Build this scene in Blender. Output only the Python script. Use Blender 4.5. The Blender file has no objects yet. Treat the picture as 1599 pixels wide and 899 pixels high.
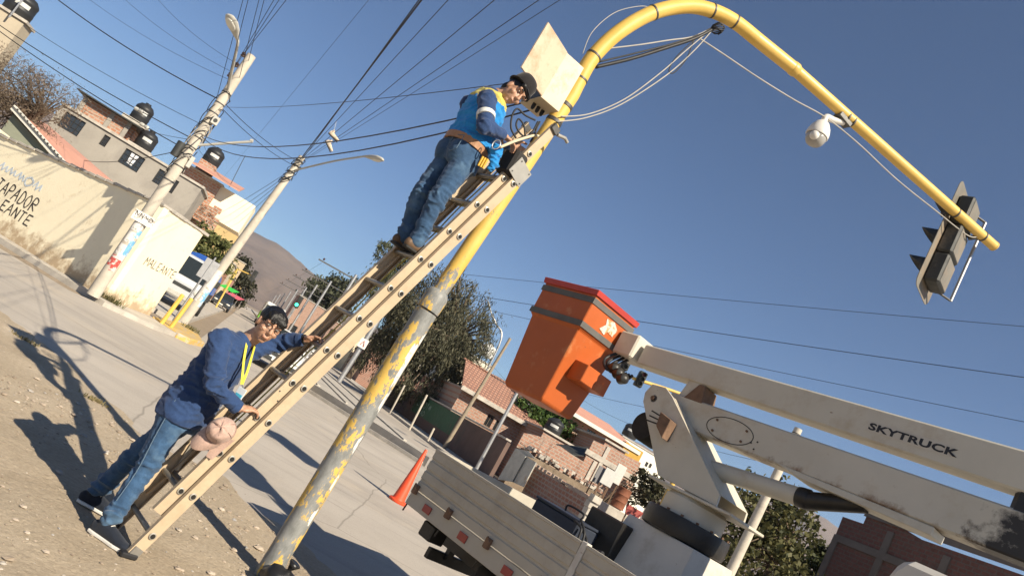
import bpy, bmesh, math, random
import numpy as np
from mathutils import Vector, Matrix, Quaternion, noise as mnoise

# ------------------------------------------------------------------ camera, sky, sun, exposure
SC = bpy.context.scene
COL = SC.collection
FPX, ROLL, PITCH, CAMH = 1210.0, math.radians(29.5), math.radians(10.5), 1.6
CAM0 = Vector((0, 0, CAMH))
FW = Vector((0, math.cos(PITCH), math.sin(PITCH)))
R0 = Vector((1, 0, 0))
U0 = Vector((0, -math.sin(PITCH), math.cos(PITCH)))
cam = bpy.data.cameras.new('camera')
cam.sensor_width = 36.0
cam.lens = 36.0 * FPX / 1599.0
cam.clip_start = 0.05
cam.clip_end = 20000
camo = bpy.data.objects.new('camera', cam)
COL.objects.link(camo)
RI = R0 * math.cos(ROLL) + U0 * math.sin(ROLL)      # image right
UI = U0 * math.cos(ROLL) - R0 * math.sin(ROLL)      # image up
camo.matrix_world = Matrix(((RI.x, UI.x, -FW.x, 0), (RI.y, UI.y, -FW.y, 0), (RI.z, UI.z, -FW.z, CAMH), (0, 0, 0, 1)))
SC.camera = camo

SUN_H = Vector((0.70, -0.715, 0)).normalized()      # horizontal direction towards the sun
SUN_EL = math.radians(36)
SUN_D = SUN_H * math.cos(SUN_EL) + Vector((0, 0, math.sin(SUN_EL)))
world = bpy.data.worlds.new('World')
SC.world = world
world.use_nodes = True
wn = world.node_tree.nodes
wl = world.node_tree.links
bg = wn['Background']
sky = wn.new('ShaderNodeTexSky')
sky.sky_type = 'NISHITA'
sky.sun_disc = False
sky.sun_elevation = SUN_EL
sky.sun_rotation = math.atan2(SUN_H.x, SUN_H.y)
sky.altitude = 2500
sky.air_density = 1.15
sky.dust_density = 0.3
sky.ozone_density = 6.0
wl.new(sky.outputs[0], bg.inputs[0])
bg.inputs[1].default_value = 0.056
sl = bpy.data.lights.new('sun', 'SUN')
sl.energy = 5.0
sl.angle = math.radians(0.5)
sl.color = (1.0, 0.89, 0.71)
so = bpy.data.objects.new('sun', sl)
COL.objects.link(so)
so.rotation_euler = (-SUN_D).to_track_quat('-Z', 'Y').to_euler()
SC.view_settings.view_transform = 'Standard'
SC.view_settings.look = 'None'
SC.view_settings.exposure = 0.85
SC.view_settings.gamma = 1.0
SC.view_settings.use_curve_mapping = False

# ------------------------------------------------------------------ pixel -> direction helpers (photo pixels, 1599 x 899)
def ray(x, y):
    dx, dy = x - 799.5, 449.5 - y
    return FW * FPX + RI * dx + UI * dy
def gp(x, y, z=0.0):                       # where the ray meets height z
    d = ray(x, y)
    return CAM0 + d * ((z - CAMH) / d.z)
def at(x, y, Y):                           # where the ray meets depth Y
    d = ray(x, y)
    return CAM0 + d * (Y / d.y)
def onplane(x, y, P, n):
    d = ray(x, y); P = Vector(P); n = Vector(n)
    return CAM0 + d * ((P - CAM0).dot(n) / d.dot(n))
def V(*a): return Vector(a)
rnd = random.Random(7)

# ------------------------------------------------------------------ materials
MATS = {}
def _nt(name):
    m = bpy.data.materials.new(name); m.use_nodes = True
    nt = m.node_tree; b = nt.nodes['Principled BSDF']
    return m, nt, b
def rgb(c): return (c[0], c[1], c[2], 1)
def shade(c, f): return (min(1, c[0]*f), min(1, c[1]*f), min(1, c[2]*f))
def noise_fac(nt, scale, detail=5, rough=.6, co=None):
    n = nt.nodes.new('ShaderNodeTexNoise'); n.inputs['Scale'].default_value = scale
    n.inputs['Detail'].default_value = detail; n.inputs['Roughness'].default_value = rough
    if co: nt.links.new(co, n.inputs['Vector'])
    return n.outputs['Fac']
def ramp(nt, fac, stops):
    r = nt.nodes.new('ShaderNodeValToRGB'); e = r.color_ramp.elements
    e[0].position, e[0].color = stops[0][0], rgb(stops[0][1])
    e[1].position, e[1].color = stops[-1][0], rgb(stops[-1][1])
    for p, c in stops[1:-1]:
        k = e.new(p); k.color = rgb(c)
    nt.links.new(fac, r.inputs['Fac']); return r.outputs['Color']
def mixc(nt, fac, a, b):
    m = nt.nodes.new('ShaderNodeMix'); m.data_type = 'RGBA'
    if hasattr(fac, 'is_linked'): nt.links.new(fac, m.inputs[0])
    else: m.inputs[0].default_value = fac
    for s, v in ((6, a), (7, b)):
        if hasattr(v, 'is_linked'): nt.links.new(v, m.inputs[s])
        else: m.inputs[s].default_value = rgb(v)
    return m.outputs[2]
def step(nt, fac, lo, hi):
    m = nt.nodes.new('ShaderNodeMapRange'); m.inputs[1].default_value = lo; m.inputs[2].default_value = hi
    nt.links.new(fac, m.inputs[0]); return m.outputs[0]
def addbump(nt, b, h, strength=.3, dist=.02):
    n = nt.nodes.new('ShaderNodeBump'); n.inputs['Strength'].default_value = strength; n.inputs['Distance'].default_value = dist
    nt.links.new(h, n.inputs['Height']); nt.links.new(n.outputs[0], b.inputs['Normal'])
def texco(nt, which='Object'):
    t = nt.nodes.new('ShaderNodeTexCoord'); return t.outputs[which]
def mat(name, base, rough=.75, var=.25, scale=3.0, bump=.15, bscale=60, metal=0.0, spec=.4, stain=None, stain_scale=2.0, stain_lo=.55, stain_hi=.7, dist=.01, scuff=None, scuff_scale=14.0, scuff_lo=.64):
    if name in MATS: return MATS[name]
    m, nt, b = _nt(name); co = texco(nt)
    f = noise_fac(nt, scale, 6, .65, co)
    c = ramp(nt, f, [(.25, shade(base, 1-var)), (.75, shade(base, 1+var))])
    if stain:
        s = noise_fac(nt, stain_scale, 7, .7, co)
        c = mixc(nt, step(nt, s, stain_lo, stain_hi), c, stain)
    if scuff:
        mpv = nt.nodes.new('ShaderNodeMapping'); mpv.inputs['Scale'].default_value = (.6, .6, 1.6); nt.links.new(co, mpv.inputs['Vector'])
        c = mixc(nt, step(nt, noise_fac(nt, scuff_scale, 9, .75, mpv.outputs[0]), scuff_lo, scuff_lo+.035), c, scuff)
    nt.links.new(c, b.inputs['Base Color'])
    rr = noise_fac(nt, scale*2.3, 3, .5, co)
    mr = nt.nodes.new('ShaderNodeMapRange'); mr.inputs[3].default_value = max(0, rough-.12); mr.inputs[4].default_value = min(1, rough+.12)
    nt.links.new(rr, mr.inputs[0]); nt.links.new(mr.outputs[0], b.inputs['Roughness'])
    b.inputs['Metallic'].default_value = metal
    b.inputs['Specular IOR Level'].default_value = spec
    if bump: addbump(nt, b, noise_fac(nt, bscale, 5, .7, co), bump, dist)
    MATS[name] = m; return m
def brickmat(name, c1, c2, mortar, d=(1, 0), bw=.26, bh=.13, ms=.02, render=None):
    """Brick courses running along horizontal direction d (bricks are only a few pixels here)."""
    if name in MATS: return MATS[name]
    m, nt, b = _nt(name); co = texco(nt)
    sp = nt.nodes.new('ShaderNodeSeparateXYZ'); nt.links.new(co, sp.inputs[0])
    def mul(o, k):
        q = nt.nodes.new('ShaderNodeMath'); q.operation = 'MULTIPLY'; nt.links.new(o, q.inputs[0]); q.inputs[1].default_value = k; return q.outputs[0]
    ad = nt.nodes.new('ShaderNodeMath'); ad.operation = 'ADD'
    nt.links.new(mul(sp.outputs[0], d[0]), ad.inputs[0]); nt.links.new(mul(sp.outputs[1], d[1]), ad.inputs[1])
    cb = nt.nodes.new('ShaderNodeCombineXYZ'); nt.links.new(ad.outputs[0], cb.inputs[0]); nt.links.new(sp.outputs[2], cb.inputs[1])
    br = nt.nodes.new('ShaderNodeTexBrick'); nt.links.new(cb.outputs[0], br.inputs['Vector'])
    br.inputs['Scale'].default_value = 1; br.inputs['Brick Width'].default_value = bw; br.inputs['Row Height'].default_value = bh
    br.inputs['Mortar Size'].default_value = ms; br.inputs['Color1'].default_value = rgb(c1); br.inputs['Color2'].default_value = rgb(c2); br.inputs['Mortar'].default_value = rgb(mortar)
    f = noise_fac(nt, 1.3, 6, .7, co)
    c = mixc(nt, step(nt, f, .52, .75), br.outputs['Color'], render or shade(mortar, .9))
    g2 = noise_fac(nt, 9, 5, .7, co)
    mx = nt.nodes.new('ShaderNodeMix'); mx.data_type = 'RGBA'; mx.blend_type = 'MULTIPLY'; mx.inputs[0].default_value = .5
    nt.links.new(c, mx.inputs[6]); nt.links.new(ramp(nt, g2, [(.3, (.55, .5, .48)), (.7, (1.25, 1.2, 1.2))]), mx.inputs[7])
    nt.links.new(mx.outputs[2], b.inputs['Base Color']); b.inputs['Roughness'].default_value = .9
    inv = nt.nodes.new('ShaderNodeMath'); inv.operation = 'SUBTRACT'; inv.inputs[0].default_value = 1; nt.links.new(br.outputs['Fac'], inv.inputs[1])
    addbump(nt, b, inv.outputs[0], .6, .02)
    MATS[name] = m; return m
def glassmat(name, c=(.03, .035, .04), rough=.08):
    if name in MATS: return MATS[name]
    m, nt, b = _nt(name); b.inputs['Base Color'].default_value = rgb(c); b.inputs['Roughness'].default_value = rough
    b.inputs['Specular IOR Level'].default_value = .8
    MATS[name] = m; return m
def leafmat(name, c1, c2, trans=.25):
    if name in MATS: return MATS[name]
    m, nt, b = _nt(name)
    oi = nt.nodes.new('ShaderNodeNewGeometry')
    c = ramp(nt, oi.outputs['Random Per Island'], [(0, c1), (1, c2)])
    nt.links.new(c, b.inputs['Base Color']); b.inputs['Roughness'].default_value = .6
    b.inputs['Specular IOR Level'].default_value = .25
    tr = nt.nodes.new('ShaderNodeBsdfTranslucent'); nt.links.new(c, tr.inputs['Color'])
    ms = nt.nodes.new('ShaderNodeMixShader'); ms.inputs[0].default_value = trans
    out = nt.nodes['Material Output']
    nt.links.new(b.outputs[0], ms.inputs[1]); nt.links.new(tr.outputs[0], ms.inputs[2]); nt.links.new(ms.outputs[0], out.inputs[0])
    MATS[name] = m; return m

# ------------------------------------------------------------------ object helpers
ORG = {}
def tag(o, label=None, cat=None, group=None, kind=None):
    if label: o['label'] = label
    if cat: o['category'] = cat
    if group: o['group'] = group
    if kind: o['kind'] = kind
    return o
def thing(name, label, cat, loc=(0, 0, 0), rotz=0.0, group=None, local=False):
    """An Empty at the thing's base. Parts are given in world coordinates unless local."""
    o = bpy.data.objects.new(name, None); COL.objects.link(o)
    o.location = loc; o.rotation_euler = (0, 0, rotz); o.empty_display_size = .2
    ORG[o.name] = None if local else Vector(loc)
    return tag(o, label, cat, group)
def root_of(o):
    while o.parent: o = o.parent
    return o
def frame_from(d, up=V(0, 0, 1)):
    d = Vector(d).normalized(); u = Vector(up)
    if abs(d.dot(u)) > .98: u = V(0, 1, 0)
    x = d.cross(u).normalized(); y = x.cross(d).normalized()
    return x, y, d
class MB:
    def __init__(s): s.v = []; s.f = []; s.mi = []
    def add(s, vs, fs, mi=0):
        o = len(s.v); s.v += [tuple(q) for q in vs]; s.f += [tuple(i+o for i in q) for q in fs]; s.mi += [mi]*len(fs); return s
    def box(s, c, size, ax=None, mi=0):
        c = Vector(c); X, Y, Z = ax if ax else (V(1,0,0), V(0,1,0), V(0,0,1))
        hx, hy, hz = size[0]/2, size[1]/2, size[2]/2
        vs = [c + X*(hx*a) + Y*(hy*b) + Z*(hz*d) for d in (-1, 1) for a, b in ((-1,-1),(1,-1),(1,1),(-1,1))]
        return s.add(vs, [(3,2,1,0),(4,5,6,7),(0,1,5,4),(1,2,6,5),(2,3,7,6),(3,0,4,7)], mi)
    def bar(s, a, b, w, h, up=(0,0,1), mi=0):       # box from a to b
        a = Vector(a); b = Vector(b); x, y, d = frame_from(b-a, up)
        return s.box((a+b)/2, (w, h, (b-a).length), (x, y, d), mi)
    def prism(s, pts, vec, mi=0):                   # polygon (3d points) extruded by vec
        n = len(pts); pts = [Vector(p) for p in pts]; vec = Vector(vec)
        vs = pts + [p+vec for p in pts]
        fs = [tuple(range(n))[::-1], tuple(range(n, 2*n))] + [(i, (i+1) % n, (i+1) % n + n, i+n) for i in range(n)]
        return s.add(vs, fs, mi)
    def tube(s, path, rad, n=10, cap=True, mi=0, squash=1.0, up=None):
        path = [Vector(p) for p in path]; k = len(path)
        if not hasattr(rad, '__len__'): rad = [rad]*k
        vs = []; x = None
        for i, p in enumerate(path):
            d = (path[min(i+1, k-1)] - path[max(i-1, 0)])
            if d.length < 1e-9: d = V(0,0,1)
            d.normalize()
            if x is None:
                x, y, _ = frame_from(d, up or V(0,0,1))
            else:
                x = (x - d*x.dot(d)); x = x.normalized() if x.length > 1e-6 else frame_from(d)[0]
                y = x.cross(d) * -1
            y = d.cross(x)
            for j in range(n):
                a = 2*math.pi*j/n
                vs.append(p + (x*math.cos(a) + y*math.sin(a)*squash)*rad[i])
        fs = []
        for i in range(k-1):
            for j in range(n):
                fs.append((i*n+j, i*n+(j+1) % n, (i+1)*n+(j+1) % n, (i+1)*n+j))
        if cap: fs += [tuple(range(n))[::-1], tuple(range((k-1)*n, k*n))]
        return s.add(vs, fs, mi)
    def lathe(s, c, prof, axis=(0,0,1), n=20, mi=0):  # prof: (radius, height) along axis
        c = Vector(c); x, y, d = frame_from(axis)
        path = [c + d*h for r, h in prof]; vs = []
        for (r, h), p in zip(prof, path):
            for j in range(n):
                a = 2*math.pi*j/n; vs.append(p + (x*math.cos(a)+y*math.sin(a))*max(r, 1e-4))
        fs = []
        for i in range(len(prof)-1):
            for j in range(n): fs.append((i*n+j, i*n+(j+1) % n, (i+1)*n+(j+1) % n, (i+1)*n+j))
        fs += [tuple(range(n))[::-1], tuple(range((len(prof)-1)*n, len(prof)*n))]
        return s.add(vs, fs, mi)
    def ell(s, c, r, ax=None, n=14, m=9, mi=0):
        c = Vector(c); X, Y, Z = ax if ax else (V(1,0,0), V(0,1,0), V(0,0,1))
        vs = [c - Z*r[2]]
        for i in range(1, m):
            t = -math.pi/2 + math.pi*i/m
            for j in range(n):
                a = 2*math.pi*j/n
                vs.append(c + X*(r[0]*math.cos(t)*math.cos(a)) + Y*(r[1]*math.cos(t)*math.sin(a)) + Z*(r[2]*math.sin(t)))
        vs.append(c + Z*r[2]); fs = []
        for j in range(n): fs.append((0, 1+(j+1) % n, 1+j))
        for i in range(m-2):
            for j in range(n): fs.append((1+i*n+j, 1+i*n+(j+1) % n, 1+(i+1)*n+(j+1) % n, 1+(i+1)*n+j))
        t = len(vs)-1
        for j in range(n): fs.append((t, 1+(m-2)*n+j, 1+(m-2)*n+(j+1) % n))
        return s.add(vs, fs, mi)
    def quad(s, a, b, c, d, mi=0): return s.add([a, b, c, d], [(0,1,2,3)], mi)
    def mesh(s, name, mats, off=None):
        me = bpy.data.meshes.new(name)
        v = np.array([tuple(q) for q in s.v], dtype=float)
        if off is not None and len(v): v = v - np.array(off)
        me.from_pydata(v.tolist(), [], s.f)
        for m in (mats if isinstance(mats, (list, tuple)) else [mats]): me.materials.append(m)
        if any(s.mi): me.polygons.foreach_set('material_index', s.mi)
        me.update(); return me
    def build(s, name, mats, parent=None, smooth=False, bevel=0, subsurf=0, world_off=None):
        off = None
        if parent is not None: off = ORG.get(root_of(parent).name)
        elif world_off is not None: off = world_off
        me = s.mesh(name, mats, off)
        bm = bmesh.new(); bm.from_mesh(me); bmesh.ops.recalc_face_normals(bm, faces=bm.faces)
        if bevel: bmesh.ops.bevel(bm, geom=list(bm.edges), offset=bevel, segments=1, affect='EDGES', clamp_overlap=True)
        bm.to_mesh(me); bm.free()
        if smooth == 'auto':
            for p in me.polygons: p.use_smooth = True
            me.set_sharp_from_angle(angle=math.radians(40))
        elif smooth:
            for p in me.polygons: p.use_smooth = True
        o = bpy.data.objects.new(name, me); COL.objects.link(o)
        if parent is not None: o.parent = parent
        elif world_off is not None: o.location = world_off
        if subsurf:
            md = o.modifiers.new('s', 'SUBSURF'); md.levels = subsurf; md.render_levels = subsurf
        return o
def copy_tree(o, parent=None):
    c = o.copy(); COL.objects.link(c); c.parent = parent
    for ch in o.children: copy_tree(ch, c)
    return c
def bez(pts, n=8):
    """Catmull-Rom through pts."""
    pts = [Vector(p) for p in pts]; out = []
    for i in range(len(pts)-1):
        p0 = pts[max(i-1, 0)]; p1 = pts[i]; p2 = pts[i+1]; p3 = pts[min(i+2, len(pts)-1)]
        for k in range(n):
            t = k/n
            out.append(.5*((2*p1) + (p2-p0)*t + (2*p0-5*p1+4*p2-p3)*t*t + (3*p1-p0-3*p2+p3)*t*t*t))
    out.append(pts[-1]); return out
def lerp(a, b, t): return a + (b-a)*t
def text_mesh(name, txt, size, ax, origin, material, parent, extrude=.002, spacing=1.0, shear=0.0, bold=0.0, sx=1.0):
    """Lettering as flat real geometry laid on a surface (ax = text right, text up, normal)."""
    cu = bpy.data.curves.new(name, 'FONT'); cu.body = txt; cu.size = size; cu.extrude = extrude; cu.space_character = spacing; cu.shear = shear; cu.offset = bold
    cu.resolution_u = 3
    o = bpy.data.objects.new(name + '_tmp', cu); COL.objects.link(o)
    dg = bpy.context.evaluated_depsgraph_get(); me = bpy.data.meshes.new_from_object(o.evaluated_get(dg)); me.name = name
    bpy.data.objects.remove(o)
    X, Y, Z = [Vector(a).normalized() for a in ax]; org = Vector(origin)
    if parent is not None and ORG.get(root_of(parent).name) is not None: org = org - ORG[root_of(parent).name]
    for v in me.vertices:
        q = v.co.copy(); v.co = org + X*(q.x*sx) + Y*q.y + Z*q.z
    me.materials.clear(); me.materials.append(material)
    o = bpy.data.objects.new(name, me); COL.objects.link(o); o.parent = parent
    return o

# ------------------------------------------------------------------ organic shapes: union of tapered limbs, voxel-fused into one surface
def organic(name, prims, voxel, material, parent, smooth=6, folds=None, cut=None):
    mb = MB()
    for p in prims:
        if p[0] == 'cap':
            _, a, b, r0, r1 = p; a = Vector(a); b = Vector(b); d = (b-a); L = d.length; d.normalize()
            k = 5; prof_p = []; prof_r = []
            for i in range(k): th = math.pi/2*(1-i/k); prof_p.append(a - d*r0*math.sin(th)); prof_r.append(r0*math.cos(th)+1e-4)
            for i in range(0, 5): prof_p.append(a + d*L*i/4); prof_r.append(r0+(r1-r0)*i/4)
            for i in range(1, k+1): th = math.pi/2*i/k; prof_p.append(b + d*r1*math.sin(th)); prof_r.append(r1*math.cos(th)+1e-4)
            mb.tube(prof_p, prof_r, 14)
        elif p[0] == 'ell': mb.ell(p[1], p[2], p[3] if len(p) > 3 else None, 20, 12)
        elif p[0] == 'loft':                       # list of (centre, x-axis, y-axis, rx, ry): closed tube of ellipses
            rings = p[1]; n = 24; vs = []
            for c, ex, ey, rx, ry in rings:
                for j in range(n):
                    a = 2*math.pi*j/n; ca, sa = math.cos(a), math.sin(a)
                    e = 2/2.4
                    vs.append(Vector(c) + Vector(ex)*(rx*math.copysign(abs(ca)**e, ca)) + Vector(ey)*(ry*math.copysign(abs(sa)**e, sa)))
            fs = [(i*n+j, i*n+(j+1) % n, (i+1)*n+(j+1) % n, (i+1)*n+j) for i in range(len(rings)-1) for j in range(n)]
            fs += [tuple(range(n))[::-1], tuple(range((len(rings)-1)*n, len(rings)*n))]
            mb.add(vs, fs)
    off = ORG.get(root_of(parent).name) if parent is not None else None
    me = mb.mesh(name, material, off)
    bm = bmesh.new(); bm.from_mesh(me); bmesh.ops.recalc_face_normals(bm, faces=bm.faces); bm.to_mesh(me); bm.free()
    o = bpy.data.objects.new(name, me); COL.objects.link(o)
    md = o.modifiers.new('r', 'REMESH'); md.mode = 'VOXEL'; md.voxel_size = voxel
    if smooth:
        sm = o.modifiers.new('s', 'SMOOTH'); sm.factor = .5; sm.iterations = smooth
    dg = bpy.context.evaluated_depsgraph_get(); ev = o.evaluated_get(dg)
    me2 = bpy.data.meshes.new_from_object(ev); me2.name = name
    o.modifiers.clear(); o.data = me2
    if not me2.materials: me2.materials.append(material)
    if folds or cut:
        nv = len(me2.vertices); co = np.empty(nv*3); me2.vertices.foreach_get('co', co); no = np.empty(nv*3); me2.vertices.foreach_get('normal', no)
        co = co.reshape(-1, 3); no = no.reshape(-1, 3)
        if folds:
            h = np.array([folds(Vector(co[i]), Vector(no[i])) for i in range(nv)])
            co = co + no*h[:, None]
        me2.vertices.foreach_set('co', co.ravel())
    for p in me2.polygons: p.use_smooth = True
    me2.update(); o.parent = parent
    return o
# ------------------------------------------------------------------ the setting
SD = V(-.273, .962, 0)          # along the avenue
WD = V(.962, .273, 0)           # across it, to the right

def m_ground(name, c1, c2, c3, s1=.7, s2=9, bump=.5, dist=.02, rough=.95):
    m, nt, b = _nt(name); co = texco(nt)
    a = ramp(nt, noise_fac(nt, s1, 8, .65, co), [(.3, c1), (.55, c2), (.75, c3)])
    f = ramp(nt, noise_fac(nt, s2*6, 6, .75, co), [(.3, (.72, .70, .68)), (.7, (1.2, 1.2, 1.2))])
    mx = nt.nodes.new('ShaderNodeMix'); mx.data_type = 'RGBA'; mx.blend_type = 'MULTIPLY'; mx.inputs[0].default_value = .8
    nt.links.new(a, mx.inputs[6]); nt.links.new(f, mx.inputs[7]); nt.links.new(mx.outputs[2], b.inputs['Base Color'])
    b.inputs['Roughness'].default_value = rough; b.inputs['Specular IOR Level'].default_value = .15
    addbump(nt, b, noise_fac(nt, s2*5, 8, .75, co), bump, dist)
    MATS[name] = m; return m
M_DIRT = m_ground('dirt', (.37, .30, .215), (.45, .372, .275), (.51, .43, .33), .9, 5, .8, .03)
M_FAR = m_ground('far_ground', (.24, .19, .14), (.30, .245, .185), (.34, .28, .22), .05, .5, .2, .05)
def m_road():
    m, nt, b = _nt('road_concrete'); co = texco(nt)
    a = ramp(nt, noise_fac(nt, .35, 8, .6, co), [(.3, (.35, .31, .265)), (.5, (.41, .366, .315)), (.72, (.47, .422, .365))])
    sp = nt.nodes.new('ShaderNodeMapping'); sp.inputs['Rotation'].default_value = (0, 0, math.radians(16)); sp.inputs['Scale'].default_value = (.25, 3.0, 1)
    nt.links.new(co, sp.inputs['Vector'])
    st = noise_fac(nt, .8, 4, .6, sp.outputs[0])               # worn wheel tracks along the cross street
    a = mixc(nt, step(nt, st, .5, .75), a, (.315, .285, .25))
    a = mixc(nt, step(nt, noise_fac(nt, .55, 9, .72, co), .52, .72), a, (.47, .405, .325))      # drifts of dust
    a = mixc(nt, step(nt, noise_fac(nt, .9, 5, .6, sp.outputs[0]), .66, .72), a, (.26, .235, .21))   # oil and patching
    fine = ramp(nt, noise_fac(nt, 55, 6, .8, co), [(.3, (.75, .75, .75)), (.7, (1.15, 1.15, 1.15))])
    mx = nt.nodes.new('ShaderNodeMix'); mx.data_type = 'RGBA'; mx.blend_type = 'MULTIPLY'; mx.inputs[0].default_value = .7
    nt.links.new(a, mx.inputs[6]); nt.links.new(fine, mx.inputs[7])
    vo = nt.nodes.new('ShaderNodeTexVoronoi'); vo.feature = 'DISTANCE_TO_EDGE'; vo.inputs['Scale'].default_value = .22
    wv = nt.nodes.new('ShaderNodeMix'); wv.data_type = 'VECTOR'; wv.inputs[0].default_value = .12
    nn = nt.nodes.new('ShaderNodeTexNoise'); nn.inputs['Scale'].default_value = 1.2; nt.links.new(co, nn.inputs['Vector'])
    nt.links.new(co, wv.inputs[4]); nt.links.new(nn.outputs['Color'], wv.inputs[5]); nt.links.new(wv.outputs[1], vo.inputs['Vector'])
    c = mixc(nt, step(nt, vo.outputs['Distance'], .0, .003), (.24, .215, .185), mx.outputs[2])
    nt.links.new(c, b.inputs['Base Color']); b.inputs['Roughness'].default_value = .85; b.inputs['Specular IOR Level'].default_value = .25
    addbump(nt, b, noise_fac(nt, 70, 6, .8, co), .35, .01)
    return m
M_ROAD = m_road()
M_CONC = mat('old_concrete', (.42, .385, .335), .9, .25, 2.5, .4, 70, stain=(.25, .22, .19), stain_lo=.55, stain_hi=.75)
M_KERBY = mat('yellow_kerb_paint', (.55, .36, .10), .85, .25, 4, .3, 60, stain=(.40, .36, .30), stain_scale=6, stain_lo=.5, stain_hi=.6)

g0 = MB().add([(-4000, -4000, -.03), (4000, -4000, -.03), (4000, 4000, -.03), (-4000, 4000, -.03)], [(0, 1, 2, 3)]).build('ground', M_FAR); tag(g0, kind='structure')
# avenue and cross street: one concrete sheet
aL = V(-6.45, 20.6, 0); aR = V(6.2, 25.6, 0) - WD*1.9
rp = [V(-70, -8, 0), V(70, -8, 0)*1.0, V(70, 38, 0), aR, aR + SD*420, aL + SD*420, aL, V(-8.2, 17.1, 0), V(-70, 34, 0)]
rd = MB(); rd.add([p + V(0, 0, -.004) for p in rp], [tuple(range(len(rp)))]); o = rd.build('road', M_ROAD); tag(o, kind='structure')

# the dirt lot the mast stands on: a low uneven mound with a ragged edge
LOT = [(-16, 16.5), (-9, 12.6), (-6.6, 11.4), (-5.1, 9.9), (-4.46, 9.5), (-3.64, 8.85), (-2.94, 8.4), (-2.33, 7.9), (-1.63, 8.0), (-1.1, 7.6), (-.68, 7.3), (-.2, 6.75), (.25, 6.15), (.9, 5.2), (2.2, 2.6), (4, -3), (-16, -3)]
def lot_dist(x, y):
    """signed distance to the lot outline, positive inside (numpy arrays)"""
    d = np.full(x.shape, 1e9); ins = np.zeros(x.shape, bool); n = len(LOT)
    for i in range(n):
        x0, y0 = LOT[i]; x1, y1 = LOT[(i+1) % n]; ex, ey = x1-x0, y1-y0
        t = np.clip(((x-x0)*ex + (y-y0)*ey)/(ex*ex+ey*ey), 0, 1)
        d = np.minimum(d, np.hypot(x-x0-t*ex, y-y0-t*ey))
        c = ((y0 > y) != (y1 > y)) & (x < (x1-x0)*(y-y0)/((y1-y0) if y1 != y0 else 1e-9) + x0)
        ins ^= c
    return np.where(ins, d, -d)
def vnoise(x, y, s, seed=0):
    return np.array([mnoise.noise((a*s+seed, b*s-seed, seed*1.7)) for a, b in zip(x.ravel(), y.ravel())]).reshape(x.shape)
def lot_height(x, y, fine=True):
    dd = lot_dist(x, y) + .28*vnoise(x, y, 1.4, 3) + .12*vnoise(x, y, 5, 9)
    h = np.clip(dd/.8, -1, 1); h = np.where(h > 0, h*h*(3-2*h), h)*.028
    h = h + np.clip(dd*3, 0, 1)*(.012*vnoise(x, y, 2.2, 5) + (.006*vnoise(x, y, 9, 1) + .004*vnoise(x, y, 24, 2) if fine else 0))
    return h
xs = np.concatenate([np.arange(-15, -5.5, .3), np.arange(-5.5, 1.4, .055), np.arange(1.4, 4, .3)])
ys = np.concatenate([np.arange(-3, 3.8, .4), np.arange(3.8, 10, .055), np.arange(10, 16, .25)])
GX, GY = np.meshgrid(xs, ys)
GZ = lot_height(GX, GY)
nx, ny = len(xs), len(ys)
idx = np.arange(nx*ny).reshape(ny, nx)
keep = (np.maximum.reduce([GZ[:-1, :-1], GZ[1:, :-1], GZ[:-1, 1:], GZ[1:, 1:]]) > -.012)
F4 = np.stack([idx[:-1, :-1], idx[:-1, 1:], idx[1:, 1:], idx[1:, :-1]], -1)[keep]
me = bpy.data.meshes.new('dirt_lot'); me.from_pydata(np.stack([GX.ravel(), GY.ravel(), GZ.ravel()], -1).tolist(), [], F4.tolist()); me.materials.append(M_DIRT)
for p in me.polygons: p.use_smooth = True
lot = bpy.data.objects.new('dirt_lot', me); COL.objects.link(lot); tag(lot, kind='structure')
def lotz(x, y): return float(lot_height(np.array([[x]], float), np.array([[y]], float))[0, 0])

# gravel: thousands of pebbles, one object
def pebble_shape(r, k):
    q = random.Random(k); vs = []; n = 6
    for i, (rr, zz) in enumerate(((.55, -.5), (1, 0.05), (.6, .55))):
        for j in range(n):
            a = 2*math.pi*(j+.5*i)/n; f = rr*(.75+.5*q.random()); vs.append((f*math.cos(a), f*math.sin(a)*(.6+.3*q.random()), zz*(.6+.4*q.random())))
    fs = [(i*n+j, i*n+(j+1) % n, (i+1)*n+(j+1) % n, (i+1)*n+j) for i in range(2) for j in range(n)] + [tuple(range(2*n, 3*n))]
    return np.array(vs), fs
PB = [pebble_shape(1, k) for k in range(8)]
def scatter(name, pts, sizes, material):
    vs = []; fs = []; o = 0; q = random.Random(5)
    for (x, y, z), r in zip(pts, sizes):
        sv, sf = PB[q.randrange(8)]; a = q.random()*6.283; c, s = math.cos(a), math.sin(a)
        vv = np.stack([x+r*(sv[:, 0]*c-sv[:, 1]*s), y+r*(sv[:, 0]*s+sv[:, 1]*c), z+r*(sv[:, 2]*.8+.2)], -1); vs.append(vv)
        fs += [tuple(i+o for i in f) for f in sf]; o += len(vv)
    me = bpy.data.meshes.new(name); me.from_pydata(np.concatenate(vs).tolist(), [], fs); me.materials.append(material)
    ob = bpy.data.objects.new(name, me); COL.objects.link(ob); return ob
mp, nt, b = _nt('pebbles')
ge = nt.nodes.new('ShaderNodeNewGeometry'); nt.links.new(ramp(nt, ge.outputs['Random Per Island'], [(0, (.24, .19, .14)), (.5, (.38, .31, .24)), (.85, (.47, .41, .34)), (1, (.30, .29, .28))]), b.inputs['Base Color']); b.inputs['Roughness'].default_value = .9
q = np.random.default_rng(4)
N = 26000
px_ = q.uniform(-6.5, 1.2, N); py_ = q.uniform(3.6, 10.5, N)
dd = lot_dist(px_[None], py_[None])[0]; cl = vnoise(px_[None], py_[None], .9, 21)[0]
kp = (dd > -.25) & (q.random(N) < np.clip(.42 + 1.1*cl, .05, 1)) & (q.random(N) < np.clip((dd+.3)/.8, 0, 1))
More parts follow.
